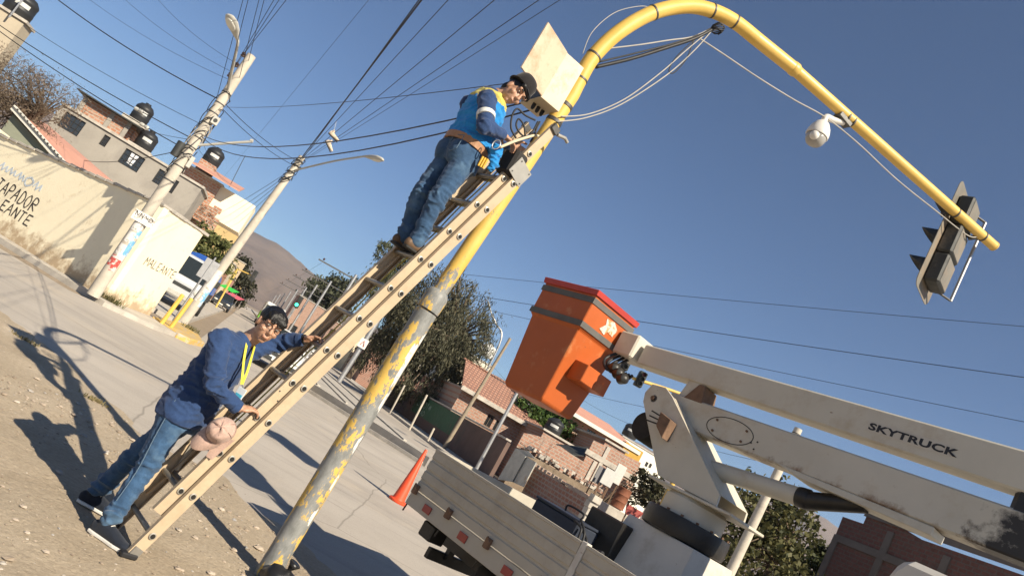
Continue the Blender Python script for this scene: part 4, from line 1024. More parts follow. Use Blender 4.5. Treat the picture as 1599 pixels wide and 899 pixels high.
# ---- the man steadying the ladder
f1_ = V(.975, -.22, 0).normalized(); l1_ = V(-f1_.y, f1_.x, 0)
lz = lotz(-1.37, 4.85)
J = dict(aN=V(-1.37, 4.84, .095+lz), kN=V(-1.375, 4.92, .455), aF=V(-1.64, 5.22, .095+lz), kF=V(-1.535, 5.15, .455), hip=V(-1.385, 5.03, .86), ch=V(-1.365, 5.03, 1.22), sh=V(-1.355, 5.035, 1.345), neck=V(-1.305, 5.03, 1.42))
man = thing('person', 'man in navy shirt, jeans and glasses holding the ladder and a cap', 'person', V(-1.45, 5.0, lz))
hN = J['hip'] - l1_*.088; hF = J['hip'] + l1_*.088
sN = J['sh'] - l1_*.178 + V(0, 0, -.015); sF = J['sh'] + l1_*.175 + V(.02, 0, -.01)
eN = V(-1.262, 4.775, 1.085); wN = V(-1.085, 4.875, 1.03)
eF = V(-1.175, 5.30, 1.485); wF = V(-1.035, 5.225, 1.575)
hc = V(-1.222, 4.995, 1.542); HF, HU, HS = frame2((.52, -.80, -.14), (.13, .02, 1))
prims = head_prims(hc, HF, HU, HS) + [('cap', J['neck'] - V(.01, 0, .05), hc - HU*.055 - HF*.015, .056, .052), ('cap', J['sh'] - l1_*.1 - V(0,0,.03), J['sh'] + l1_*.1 - V(0,0,.03), .05, .05),
    ('cap', J['hip'] + V(0,0,.05), J['sh'] - V(0,0,.08), .09, .085), ('cap', sN, eN, .040, .036), ('cap', eN, wN, .036, .026), ('cap', sF, eF, .042, .036), ('cap', eF, wF, .036, .026), ('cap', J['sh'] - V(0,0,.02), sN, .045, .040), ('cap', J['sh'] - V(0,0,.02), sF, .045, .040),
    ('cap', hN, J['kN'], .075, .05), ('cap', J['kN'], J['aN'], .048, .032), ('cap', hF, J['kF'], .075, .05), ('cap', J['kF'], J['aF'], .048, .032), ('cap', J['hip'], hN, .09, .08), ('cap', J['hip'], hF, .09, .08)]
grip = lp(.03, .10, .87)
prims += hand_prims(wN, (grip + V(-.01, 0, .02)) - wN, V(.3, .45, -.85), 1, 1.15)
rg = lp(.21, nf, 4*RS + .272)
prims += hand_prims(wF, (rg + V(-.03, 0, .02)) - wF, V(.45, -.25, -.85), -1, 1.35)
body = organic('body', prims, .0046, SKIN, man, 3)
face_parts(man, body, hc, HF, HU, HS)
hair = organic('hair', [('ell', hc + HU*.048 - HF*.022, (.083, .098, .088), (HS, HF, HU)), ('ell', hc + HU*.085 + HF*.035, (.070, .058, .040), (HS, HF, HU)), ('cap', hc + HU*.075 + HF*.07 + HS*.045, hc + HU*.066 + HF*.078 - HS*.045, .020, .022), ('ell', hc - HF*.062 - HU*.02, (.062, .040, .06), (HS, HF, HU))] + [('cap', hc + HU*.07 + HF*.078 + HS*(.05-.02*k), hc + HU*(.048 - .006*(k % 2)) + HF*.093 + HS*(.048-.02*k), .012, .006) for k in range(6)], .0055, HAIR, man, 2, folds=lambda p, n: .004*mnoise.noise(V(p.x*90, p.y*90, p.z*25)))
gl = MB()
for s in (-1, 1):
    c_ = hc + HF*.104 + HU*.012 + HS*.033*s
    gl.tube([c_ + HS*.024*math.cos(a) + HU*.0165*math.sin(a) - HF*.006*abs(math.cos(a))*(1 if math.cos(a)*s > 0 else 0) for a in np.linspace(0, 6.283, 20)], .0015, 6, cap=False)
    gl.tube([c_ + HS*.027*s - HF*.004, hc + HS*.073*s + HF*.02 + HU*.016, hc + HS*.079*s - HF*.02 + HU*.01], .0018, 6)
gl.tube([hc + HF*.106 + HU*.017 + HS*.008, hc + HF*.110 + HU*.019, hc + HF*.106 + HU*.017 - HS*.008], .0019, 6)
gl.build('glasses', mat('black_frame', (.012, .012, .012), .3, .1, 30, 0), man, smooth=True)
hipz = J['hip']
lean = lambda z: lerp(V(hipz.x, hipz.y, z), V(J['sh'].x, J['sh'].y, z), max(0, min(1, (z-hipz.z)/(J['sh'].z-hipz.z))))
tor = [(z, rx, ry) for z, rx, ry in ((.775, .186, .138), (.80, .192, .143), (.86, .192, .143), (.95, .180, .137), (1.05, .172, .132), (1.15, .180, .132), (1.24, .188, .128), (1.32, .180, .108), (1.37, .145, .085), (1.405, .085, .066))]
shirt_p = [('loft', [(lean(z) + f1_*(.012 if z > 1.0 else 0), l1_, f1_, rx, ry) for z, rx, ry in tor]), ('ell', J['hip'] + V(0,0,.12) + f1_*.03, (.165, .135, .16), (l1_, f1_, V(0,0,1))),
    ('cap', J['sh'] - l1_*.11 + V(0,0,-.01), sN, .072, .070), ('cap', J['sh'] + l1_*.11 + V(0,0,-.01), sF, .072, .070), ('cap', sN, eN, .071, .058), ('cap', eN, lerp(eN, wN, .90), .057, .043), ('cap', sF, eF, .068, .055), ('cap', eF, lerp(eF, wF, .86), .054, .042)]
shirt = organic('shirt', shirt_p, .0085, NAVY, man, 4, folds=fold_fn(.018, 9, 3, [(eN, .13), (eF, .12), (sN, .10), (sF, .10), (J['hip'] + V(0,0,.08), .22), (lerp(sN, J['hip'], .5), .14)], man.location))
cu = lerp(eN, wN, .93); MB().tube([lerp(eN, wN, .84), lerp(eN, wN, 1.0)], [.047, .045], 16).build('cuff', NAVY, shirt, smooth='auto')
MB().tube([lerp(eF, wF, .80), lerp(eF, wF, .93)], [.045, .043], 16).build('cuff', NAVY, shirt, smooth='auto')
MB().tube([lerp(eF, wF, .94), lerp(eF, wF, 1.08)], [.034, .033], 16).build('wristband', mat('black_strap', (.012, .012, .012), .5, .1, 10, 0), man, smooth='auto')
nb = J['neck'] + V(-.01, 0, -.02)                        # shirt collar
cl = MB(); n_ = 20; vs = []
for i in range(n_+1):
    a = math.radians(25 + 310*i/n_); r_ = f1_*math.cos(a) + l1_*math.sin(a); dip = -.045*max(0, math.cos(a))**2
    vs += [nb + r_*.072 + V(0,0,-.03+dip), nb + r_*.064 + f1_*.012 + V(0,0,.028+dip), nb + r_*.070 + f1_*.014 + V(0,0,.026+dip), nb + r_*.088 + V(0,0,-.022+dip)]
cl.add(vs, [(i*4+k, i*4+k+1, (i+1)*4+k+1, (i+1)*4+k) for i in range(n_) for k in range(3)]); cl.build('collar', NAVY, shirt, smooth=True)
pants = [('loft', [(lean(z), l1_, f1_, rx, ry) for z, rx, ry in ((.92, .150, .108), (.86, .158, .112), (.80, .166, .120), (.74, .165, .120))])]
for h_, k_, a_ in ((hN, J['kN'], J['aN']), (hF, J['kF'], J['aF'])):
    pants += [('cap', h_ + V(0,0,-.02), lerp(h_, k_, .55), .095, .079), ('cap', lerp(h_, k_, .5), k_, .080, .065), ('cap', k_, lerp(k_, a_, .80), .063, .054), ('cap', lerp(k_, a_, .78), a_ + V(0, 0, .035), .057, .058)]
jf1 = fold_fn(.014, 9, 11, [(J['kN'], .13), (J['kF'], .13), (J['hip'], .16), (J['aN'] + V(0,0,.06), .11), (J['aF'] + V(0,0,.06), .11)], man.location)
jeans = organic('jeans', pants, .0085, JEAN, man, 3, folds=lambda p, n: jf1(p, n) + (.008*math.sin(p.z*95 + 6*mnoise.noise(p*9)) if p.z + man.location.z < .24 else 0))
for s_, h_, k_ in ((-1, hN, J['kN']),):                   # outer seam and pocket edge
    MB().tube(bez([h_ - l1_*.095 + V(0,0,.04), lerp(h_, k_, .5) - l1_*.088, k_ - l1_*.073, lerp(k_, J['aN'], .6) - l1_*.067], 6), .0025, 6).build('seam', m_cloth('jean_seam', (.10, .15, .21)), jeans)
    MB().tube(bez([J['hip'] - l1_*.165 + V(0,0,.05), J['hip'] - l1_*.165 + f1_*.04 + V(0,0,-.02), J['hip'] - l1_*.13 + f1_*.09 + V(0,0,.0)], 5), .003, 6).build('pocket_edge', MATS['jean_seam'], jeans)
shoe(man, J['aN'], (.98, -.18), lz, SHOE, SOLE)
shoe(man, J['aF'], (.93, .1), lz, SHOE, SOLE)
# lanyard and badge
def chest(x, y, Y=4.90): return at(x, y, Y)
la = [nb + f1_*.05 - l1_*.055 + V(0,0,.0), chest(381, 560, 4.945), chest(379, 580, 4.915), chest(377, 600, 4.905)]
lb_ = [nb + f1_*.075 + l1_*.02 + V(0,0,-.01), chest(392, 560, 4.955), chest(386, 580, 4.93), chest(378, 600, 4.91)]
YL = mat('yellow_lanyard', (.55, .50, .05), .7, .1, 30, .1, 300)
for pts in (la, lb_):
    P = bez(pts, 5); mb = MB()
    for i in range(len(P)-1): mb.bar(P[i], P[i+1] + (P[i+1]-P[i])*.05, .017, .003, f1_ - V(0, .6, 0))
    mb.build('lanyard', YL, man)
bc = chest(376, 612, 4.895)
bx_ = V(.75, -.25, 0).normalized(); bn = V(-bx_.y, bx_.x, 0); 
MB().tube([chest(378, 600, 4.905), bc + V(0,0,.03)], .004, 8).build('clip', M_STEEL, man)
bd_ = MB().box(bc + V(0, 0, -.02), (.062, .005, .095), (bx_, bn, V(0,0,1))).build('badge', mat('badge_card', (.62, .66, .68), .35, .05, 10, 0), man, bevel=.002)
MB().box(bc + V(0, 0, -.035) - bn*.0035, (.046, .002, .045), (bx_, bn, V(0,0,1))).build('badge_print', mat('badge_blue', (.08, .42, .60), .4, .05, 10, 0), bd_)
# baseball cap held against the rail
ccap = lerp(at(345, 672, 4.86), at(345, 672, 4.80), .5)
CAPM = m_cloth('dusty_pink_cap', (.42, .29, .24), .08, 500)
capo = thing('baseball_cap', 'dusty pink baseball cap held against the ladder rail by the man', 'cap', ccap)
cU_ = RI*.66 + UI*.52 - FW*.40; cF_ = -RI*.80 - UI*.42 - FW*.55
cF, cU, cS = frame2(cF_, cU_)
crown = MB(); nn_, mm = 24, 8; vs = []
for i in range(mm+1):
    t = math.pi/2*i/mm
    for j in range(nn_):
        a = 6.283*j/nn_; vs.append(ccap + cF*(.086*math.cos(t)**.5*math.cos(a)) + cS*(.076*math.cos(t)**.5*math.sin(a)) + cU*(.078*math.sin(t)*(1 - .22*math.cos(a-2.6)*math.cos(t))) + cU*.020*mnoise.noise(V(1.6*math.cos(a), 1.6*math.sin(a), i*.35)))
fs = [(i*nn_+j, i*nn_+(j+1) % nn_, (i+1)*nn_+(j+1) % nn_, (i+1)*nn_+j) for i in range(mm) for j in range(nn_)]
crown.add(vs, fs).build('crown', CAPM, capo, smooth=True)
bill = MB(); vs = []
for i in range(13):
    a = math.radians(-72 + 144*i/12); e = cF*math.cos(a) + cS*math.sin(a)
    i0 = ccap + cF*.087*math.cos(a) + cS*.075*math.sin(a); o0 = i0 + cF*.098*max(0, math.cos(a*1.1))**.7 - cU*(.006 + .034*math.sin(a)**2)
    vs += [i0, o0, i0 - cU*.004, o0 - cU*.004]
fs = []
for i in range(12): fs += [(i*4, i*4+1, i*4+5, i*4+4), (i*4+2, i*4+6, i*4+7, i*4+3), (i*4+1, i*4+3, i*4+7, i*4+5)]
bill.add(vs, fs).build('bill', CAPM, capo, smooth=True)
for k in range(6):                                       # panel seams
    a = k*math.pi/3 + .2; MB().tube([ccap + cF*(.0875*math.cos(t)**.5*math.cos(a)) + cS*(.0775*math.cos(t)**.5*math.sin(a)) + cU*(.080*math.sin(t)*(1 - .22*math.cos(a-2.6)*math.cos(t))) for t in np.linspace(.02, 1.5, 9)], .0016, 5).build('seam', m_cloth('cap_seam_%d' % k, (.27, .18, .15)), capo)
MB().tube([ccap + cF*.0885*math.cos(a) + cS*.0775*math.sin(a) + cU*.002 for a in np.linspace(0, 6.283, 29)], .0028, 6, cap=False).build('band', m_cloth('cap_edge_shade', (.30, .20, .165)), capo)  # darker ring draws in the shading between bill and crown
MB().ell(ccap + cU*.078, (.008, .008, .005), (cF, cS, cU)).build('button', CAPM, capo, smooth=True)
st0 = at(345, 694, 4.88)
MB().add([st0 + V(-.05, 0, .02), st0 + V(.055, .01, .06), st0 + V(.0, 0, -.10), st0 + V(-.04, 0, -.10), st0 + V(-.05, .004, .02), st0 + V(.055, .014, .06), st0 + V(.0, .004, -.10), st0 + V(-.04, .004, -.10)], [(0,1,2,3), (7,6,5,4), (0,4,5,1), (1,5,6,2), (2,6,7,3), (3,7,4,0)]).build('neck_flap', CAPM, capo)

# ---- the worker up on the ladder
f2_ = V(.76, .65, 0).normalized(); l2_ = V(-f2_.y, f2_.x, 0)
s7 = 7*RS + .272
rN = lp(.13, nf, s7); rF = lp(.29, nf, s7)
wk = thing('person', 'worker in blue vest standing high on the ladder at the cabinet', 'person', V(rN.x-.05, rN.y+.05, rN.z+.017))
zs2 = rN.z + .019
aN2 = V(rN.x - .035, rN.y - .03, zs2 + .09); aF2 = V(rF.x - .035, rF.y - .03, zs2 + .09)
hip2 = V(-.795, 5.395, 3.30); hN2 = hip2 - l2_*.09; hF2 = hip2 + l2_*.09
kN2 = at(682, 312, 5.24); kF2 = kN2 + l2_*.17 + V(-.03, 0, .01)
sh2 = V(-.835, 5.385, 3.735); sN2 = at(761, 156, 5.235); sF2 = sN2 + l2_*.33 + V(.07, .02, 0)
eN2 = at(757, 197, 5.12); wN2 = at(786, 211, 5.30)
eF2 = sF2 + V(.16, .03, -.20); wF2 = V(-.53, 5.60, 3.60)
hc2 = at(803, 144, 5.34); HF2, HU2, HS2 = frame2((.62, -.66, -.42), (.32, .18, 1))
nk2 = lerp(sh2, hc2, .42) + V(-.02, 0, .02)
prims = head_prims(hc2, HF2, HU2, HS2) + [('cap', sh2 + V(0,0,.02), hc2 - HU2*.055 - HF2*.02, .058, .052), ('cap', hip2 + V(0,0,.05), sh2 - V(0,0,.06), .10, .11), ('cap', sh2, sN2, .06, .042), ('cap', sh2, sF2, .06, .042),
    ('cap', sN2, eN2, .042, .036), ('cap', eN2, wN2, .036, .026), ('cap', sF2, eF2, .042, .036), ('cap', eF2, wF2, .036, .026), ('cap', hN2, kN2, .075, .05), ('cap', kN2, aN2, .048, .032), ('cap', hF2, kF2, .075, .05), ('cap', kF2, aF2, .048, .032), ('cap', hip2, hN2, .09, .08), ('cap', hip2, hF2, .09, .08)]
prims += hand_prims(wN2, V(.75, .62, .02), V(.2, .3, -.9), 1, .9) + hand_prims(wF2, V(.7, .6, .1), V(.6, -.6, -.3), -1, .9)
body2 = organic('body', prims, .0048, SKIN, wk, 3)
face_parts(wk, body2, hc2, HF2, HU2, HS2)
organic('hair', [('ell', hc2 + HU2*.045 - HF2*.022, (.082, .097, .086), (HS2, HF2, HU2)), ('ell', hc2 - HF2*.065 - HU2*.025, (.064, .04, .06), (HS2, HF2, HU2)), ('cap', hc2 + HU2*.066 + HF2*.074 + HS2*.05, hc2 + HU2*.066 + HF2*.074 - HS2*.05, .02, .02)], .006, HAIR, wk, 2)
HATM = m_cloth('dark_hat', (.016, .014, .015), .2, 300)
hb = hc2 + HU2*.062 - HF2*.012
hat = MB().lathe(hb, [(.092, 0), (.094, .02), (.088, .07), (.065, .10), (.02, .112)], HU2 - HF2*.22, 28).build('hat', HATM, wk, smooth='auto')
br_ = MB(); vs = []
hu_ = (HU2 - HF2*.22).normalized(); hx, hy, _ = frame_from(hu_)
for i in range(32):
    a = 6.283*i/32; e = hx*math.cos(a) + hy*math.sin(a); wv_ = .012*math.sin(2*a + 1)
    vs += [hb + e*.088 + hu_*.008, hb + e*.110 + hu_*(-.008 + wv_*.5), hb + e*.110 + hu_*(-.012 + wv_*.5), hb + e*.088 + hu_*.002]
br_.add(vs, [(i*4+k, i*4+(k+1) % 4, ((i+1) % 32)*4+(k+1) % 4, ((i+1) % 32)*4+k) for i in range(32) for k in range(4)]).build('brim', HATM, hat, smooth=True)
def tline(z): t = (z - hip2.z)/(sh2.z - hip2.z); return hip2 + (sh2 - hip2)*t
tl_ = [(3.24, .150, .115), (3.34, .150, .115), (3.45, .145, .108), (3.56, .145, .104), (3.66, .145, .095), (3.73, .125, .080), (3.78, .095, .068), (3.81, .070, .058)]
sleeves = [('cap', lerp(sh2, sN2, .6), sN2, .056, .064), ('cap', lerp(sh2, sF2, .6), sF2, .056, .064), ('cap', sN2, eN2, .069, .057), ('cap', eN2, lerp(eN2, wN2, .9), .056, .042), ('cap', sF2, eF2, .068, .055), ('cap', eF2, lerp(eF2, wF2, .9), .055, .042)]
shirt2 = organic('shirt', [('loft', [(tline(z), l2_, f2_, rx, ry) for z, rx, ry in tl_])] + sleeves, .0085, NAVY, wk, 4, folds=fold_fn(.012, 9, 7, [(eN2, .12), (eF2, .12), (sN2, .1)], wk.location))
RETRO = mat('silver_reflective_tape', (.62, .62, .58), .35, .08, 30, .05, 300)
MB().tube([lerp(sN2, eN2, .56), lerp(sN2, eN2, .70)], [.0685, .067], 18).build('reflective_band', RETRO, shirt2, smooth='auto')
# sleeveless vest: torso shell with flared hem, yellow yoke
VBLUE = m_cloth('bright_blue_vest', (.018, .20, .50), .12, 400)
VYEL = m_cloth('yellow_vest_yoke', (.50, .42, .10), .12, 400)
vl = [(3.365, .192, .155), (3.385, .186, .150), (3.44, .176, .140), (3.55, .178, .136), (3.64, .182, .128), (3.70, .176, .116), (3.745, .152, .10), (3.785, .110, .082)]
vest = organic('vest', [('loft', [(tline(z) + f2_*(.01), l2_, f2_, rx, ry) for z, rx, ry in vl])], .0085, VBLUE, wk, 2, folds=fold_fn(.010, 8, 19))
vest.data.materials.append(VYEL)
wo = wk.location
for p in vest.data.polygons:
    c_ = p.center + wo - sh2; fy = c_.dot(f2_)
    if c_.z > -.035 or (fy > .075 and abs(c_.dot(l2_)) < .10 and c_.z > -.22): p.material_index = 1
pan2 = [('loft', [(tline(z), l2_, f2_, rx, ry) for z, rx, ry in ((3.40, .165, .125), (3.32, .172, .132), (3.24, .176, .138), (3.17, .165, .13))]), ('ell', hip2 - f2_*.07 - l2_*.075 + V(0,0,-.05), (.095, .085, .11), (l2_, f2_, V(0,0,1))), ('ell', hip2 - f2_*.07 + l2_*.075 + V(0,0,-.05), (.095, .085, .11), (l2_, f2_, V(0,0,1)))]
for h_, k_, a_ in ((hN2, kN2, aN2), (hF2, kF2, aF2)):
    pan2 += [('cap', h_ + V(0,0,-.02), lerp(h_, k_, .5), .097, .083), ('cap', lerp(h_, k_, .48), k_, .083, .066), ('cap', k_, lerp(k_, a_, .85), .064, .055), ('cap', lerp(k_, a_, .84), a_, .058, .062)]
jn2 = organic('jeans', pan2, .0085, JEAN2, wk, 3, folds=fold_fn(.015, 9, 31, [(kN2, .14), (kF2, .14), (hip2 + V(0,0,-.12), .12), (aN2 + V(0,0,.06), .11), (aF2 + V(0,0,.06), .11)], wk.location))
pk = hip2 - f2_*.150 - l2_*.085 + V(0, 0, -.02)
MB().tube([pk + l2_*.06 + V(0,0,.06), pk - l2_*.06 + V(0,0,.06), pk - l2_*.058 + V(0,0,-.05), pk + V(0,0,-.075), pk + l2_*.058 + V(0,0,-.05), pk + l2_*.06 + V(0,0,.06)], .003, 6).build('pocket_seam', m_cloth('jean_seam2', (.09, .14, .20)), jn2)
shoe(wk, aN2, (f2_.x, f2_.y), zs2, BOOT, SOLED, name='boot'); shoe(wk, aF2, (f2_.x, f2_.y), zs2, BOOT, SOLED, name='boot')
LEATH = mat('tan_leather_belt', (.33, .17, .085), .55, .2, 12, .2, 80)
bl = [tline(3.335) + l2_*.188*math.cos(a) + f2_*(.153*math.sin(a)) + V(0, 0, -.012*math.sin(a)) for a in np.linspace(0, 6.283, 37)]
bm2 = MB()
for i in range(36): bm2.bar(bl[i], bl[i+1] + (bl[i+1]-bl[i])*.1, .012, .052, (0,0,1))
belt = bm2.build('belt', LEATH, wk)
cb0 = at(775, 226, 5.16)
MB().tube([cb0 + V(.026*math.cos(a), -.008*math.cos(a), .036*math.sin(a)) for a in np.linspace(0, 6.283, 22)], .0042, 8, cap=False).build('carabiner', M_STEEL, belt, smooth=True)
MB().tube(bez([cb0 + V(.03, .01, 0), at(800, 222, 5.25), at(818, 216, 5.4), at(833, 212, 5.6), V(-.40, 5.70, 3.80)], 6), .011, 8).build('work_strap', mat('pale_strap', (.48, .42, .30), .8, .15, 30, .2, 200), belt, smooth=True)
for k in range(3):
    p = at(750 + 3.5*k, 252 + 2*k, 5.215); MB().tube([p + V(0, 0, .04), p + V(.003, 0, -.035)], [.009, .007], 8).build('tool_handle', mat('yellow_handle', (.60, .34, .02), .4, .1, 20, 0), belt, smooth='auto')
tp = at(790, 262, 5.42)
MB().box(tp + V(.02, .05, .06), (.13, .16, .20), (f2_, l2_, V(0,0,1))).build('tool_pouch', mat('black_pouch', (.02, .018, .017), .7, .2, 10, .2, 60), belt, bevel=.02)
hang = [at(772, 228, 5.24), at(766, 250, 5.26), at(770, 262, 5.26)]
organic('vest_tail', [('cap', at(773, 232, 5.25), at(768, 262, 5.25), .034, .026), ('cap', at(780, 232, 5.28), at(774, 258, 5.28), .026, .02)], .006, VBLUE, wk, 2, folds=fold_fn(.012, 14, 5))
MB().tube(bez([at(697, 228, 5.42), at(690, 243, 5.42), at(683, 258, 5.42)], 4), .008, 8).build('strap_end', mat('black_strap2', (.012, .012, .012), .6, .1, 10, 0), belt, smooth=True)
# cable bundle he is working on
cable('cable', [wN2 + V(.08, .06, 0), at(815, 216, 5.45), at(826, 214, 5.55), V(-.46, 5.68, 3.78)], .017, M_BLACKC, 'thick black cable bundle in the hands of the worker on the ladder')
# ------------------------------------------------------------------ building helpers
def wallface(P0, du, dn, u0, u1, z0, z1, holes, reveal=.14):
    """Outer wall face in plane P0 + du*u + z with rectangular openings (u0,u1,z0,z1) and their reveals going inwards (-dn)"""
    mb = MB(); us = sorted({u0, u1} | {h[0] for h in holes} | {h[1] for h in holes}); zs = sorted({z0, z1} | {h[2] for h in holes} | {h[3] for h in holes})
    us = [u for u in us if u0 <= u <= u1]; zs = [z for z in zs if z0 <= z <= z1]
    pt = lambda u, z, d=0: P0 + du*u - dn*d + V(0, 0, z)
    for i in range(len(us)-1):
        for j in range(len(zs)-1):
            uc, zc = (us[i]+us[i+1])/2, (zs[j]+zs[j+1])/2
            if any(h[0] < uc < h[1] and h[2] < zc < h[3] for h in holes): continue
            mb.quad(pt(us[i], zs[j]), pt(us[i+1], zs[j]), pt(us[i+1], zs[j+1]), pt(us[i], zs[j+1]))
    for a, b, c, d in holes:
        for (p, q_) in (((a, c), (b, c)), ((b, c), (b, d)), ((b, d), (a, d)), ((a, d), (a, c))):
            mb.quad(pt(*p), pt(*q_), pt(*q_, reveal), pt(*p, reveal))
    return mb
GLS = glassmat('dark_window_glass', (.02, .022, .026), .12)
M_WFR = mat('window_frame_paint', (.10, .075, .055), .6, .2, 8, .1, 60)
M_GRILL = mat('window_grille', (.025, .024, .024), .6, .2, 8, 0)
def window_parts(parent, P0, du, dn, h, bars=(3, 2), frame=M_WFR, curtain=None):
    a, b, c, d = h; pt = lambda u, z, dd=0: P0 + du*u - dn*dd + V(0, 0, z)
    w = MB(); t = .05
    for (u0, u1, z0, z1) in ((a, b, c, c+t), (a, b, d-t, d), (a, a+t, c+t, d-t), (b-t, b, c+t, d-t)): w.prism([pt(u0, z0, .08), pt(u1, z0, .08), pt(u1, z1, .08), pt(u0, z1, .08)], -dn*.05)
    win = w.build('window', frame, parent)
    MB().prism([pt(a+t, c+t, .10), pt(b-t, c+t, .10), pt(b-t, d-t, .10), pt(a+t, d-t, .10)], -dn*.01).build('pane', GLS, win)
    for k in range(1, bars[0]):
        u = lerp(a, b, k/bars[0]); MB().bar(pt(u, c+t, .075), pt(u, d-t, .075), .035, .03, dn).build('glazing_bar', frame, win)
    for k in range(1, bars[1]):
        z = lerp(c, d, k/bars[1]); MB().bar(pt(a+t, z, .075), pt(b-t, z, .075), .03, .03, dn).build('glazing_bar', frame, win)
    if curtain: MB().prism([pt(lerp(a, b, .35), lerp(c, d, .25), .088), pt(lerp(a, b, .62), lerp(c, d, .2), .088), pt(lerp(a, b, .68), d-t-.01, .088), pt(lerp(a, b, .3), d-t-.01, .088)], dn*.004).build('curtain', curtain, win)
    return win
def block(name, label, P0, du, u0, u1, depth, z1, m, holes=(), z0=0.0, roof=None, roof_t=.12, over=.1, cat='building', bars=(3, 2), parent=None, frame=M_WFR, curtains=()):
    """Box building: front face in plane P0,du facing the camera side, depth going back"""
    du = Vector(du).normalized(); dn = V(du.y, -du.x, 0)
    if dn.dot(CAM0 - P0) < 0: dn = -dn
    base = P0 + du*(u0+u1)/2 - dn*depth/2; base.z = 0
    t = parent or thing(name, label, cat, base)
    wallface(P0, du, dn, u0, u1, z0, z1, list(holes)).build('wall', m, t)
    A = P0 + du*u0; B = P0 + du*u1; C = B - dn*depth; D = A - dn*depth
    side = MB()
    for p, q_ in ((B, C), (C, D), (D, A)): side.quad(p + V(0,0,z0), q_ + V(0,0,z0), q_ + V(0,0,z1), p + V(0,0,z1))
    side.quad(A - dn*.16 + V(0,0,z0), B - dn*.16 + V(0,0,z0), B - dn*.16 + V(0,0,z1), A - dn*.16 + V(0,0,z1))
    side.build('wall', m, t)
    rf = roof or M_CONC
    e = over; pts = [A - du*e + dn*e, B + du*e + dn*e, C + du*e - dn*e, D - du*e - dn*e]
    MB().prism([p + V(0,0,z1) for p in pts], (0, 0, roof_t)).build('roof', rf, t)
    for k, h in enumerate(holes): window_parts(t, P0, du, dn, h, bars, frame, curtains[k] if k < len(curtains) else None)
    return t, dn
M_TANK = mat('black_water_tank', (.022, .023, .025), .5, .15, 4, .05, 30)
M_TLAB = mat('tank_label', (.50, .50, .48), .6, .1, 8, 0)
def water_tank(c, r, h, label, m=M_TANK, group=None, legs=0):
    t = thing('water_tank', label, 'water tank', c, group=group)
    MB().lathe(c, [(r*.94, 0), (r, h*.05), (r, h*.22), (r*1.02, h*.24), (r*1.02, h*.30), (r, h*.32), (r, h*.60), (r*1.02, h*.62), (r*1.02, h*.68), (r*.96, h*.74), (r*.70, h*.88), (r*.32, h*.94), (r*.32, h), (.01, h)], (0,0,1), 26).build('shell', m, t, smooth='auto')
    vs = []; d0 = math.atan2(-c.y, -c.x)
    for i in range(9):
        a = d0 - .5 + i/8; vs += [c + V(math.cos(a), math.sin(a), 0)*r*1.025 + V(0,0,h*.38), c + V(math.cos(a), math.sin(a), 0)*r*1.025 + V(0,0,h*.54)]
    MB().add(vs, [(i*2, i*2+2, i*2+3, i*2+1) for i in range(8)]).build('label_panel', M_TLAB, t)
    return t
# hand-sprayed lettering: strokes per letter in a 0..1 box
STROKES = {'T': [[(0,1),(1,1)],[(.5,1),(.45,0)]], 'A': [[(0,0),(.5,1),(1,0)],[(.2,.4),(.8,.42)]], 'P': [[(.1,0),(.1,1),(.8,.95),(.85,.6),(.1,.5)]], 'D': [[(.1,0),(.1,1),(.7,.9),(.95,.5),(.7,.1),(.1,0)]],
    'O': [[(.5,1),(.1,.7),(.1,.3),(.5,0),(.9,.3),(.9,.7),(.5,1)]], 'R': [[(.1,0),(.1,1),(.8,.95),(.85,.6),(.1,.5),(.95,0)]], 'E': [[(.9,1),(.1,.97),(.1,0),(.95,.03)],[(.1,.5),(.75,.52)]], 'N': [[(.1,0),(.1,1),(.85,0),(.9,1)]],
    'M': [[(.0,0),(.1,1),(.5,.4),(.9,1),(1,0)]], 'L': [[(.1,1),(.1,0),(.9,.04)]], 'I': [[(.5,0),(.5,1)]], '1': [[(.3,.8),(.55,1),(.5,0)]], '*': [[(.0,.3),(.3,.9),(.5,.2),(.8,.8),(1,.2)]]}
def sprayed(txt, org, right, up, nrm, h, w, m, parent, lw=.022, gap=.25, seed=1):
    q = random.Random(seed); x = 0; mb = MB(); right = Vector(right).normalized(); up = Vector(up).normalized(); nrm = Vector(nrm).normalized()
    for ch in txt:
        for s in STROKES.get(ch, []):
            P = [Vector(org) + right*(x + (a + q.uniform(-.06, .06))*w) + up*((b + q.uniform(-.05, .05))*h) + nrm*.004 for a, b in s]
            P = bez(P, 3) if ch in 'ODPR' else P
            for i in range(len(P)-1): mb.bar(P[i] - (P[i+1]-P[i]).normalized()*lw*.3, P[i+1], lw*q.uniform(.8, 1.2), .003, nrm)
        x += w*(1+gap)
    return mb.build('painted_lettering', m, parent)

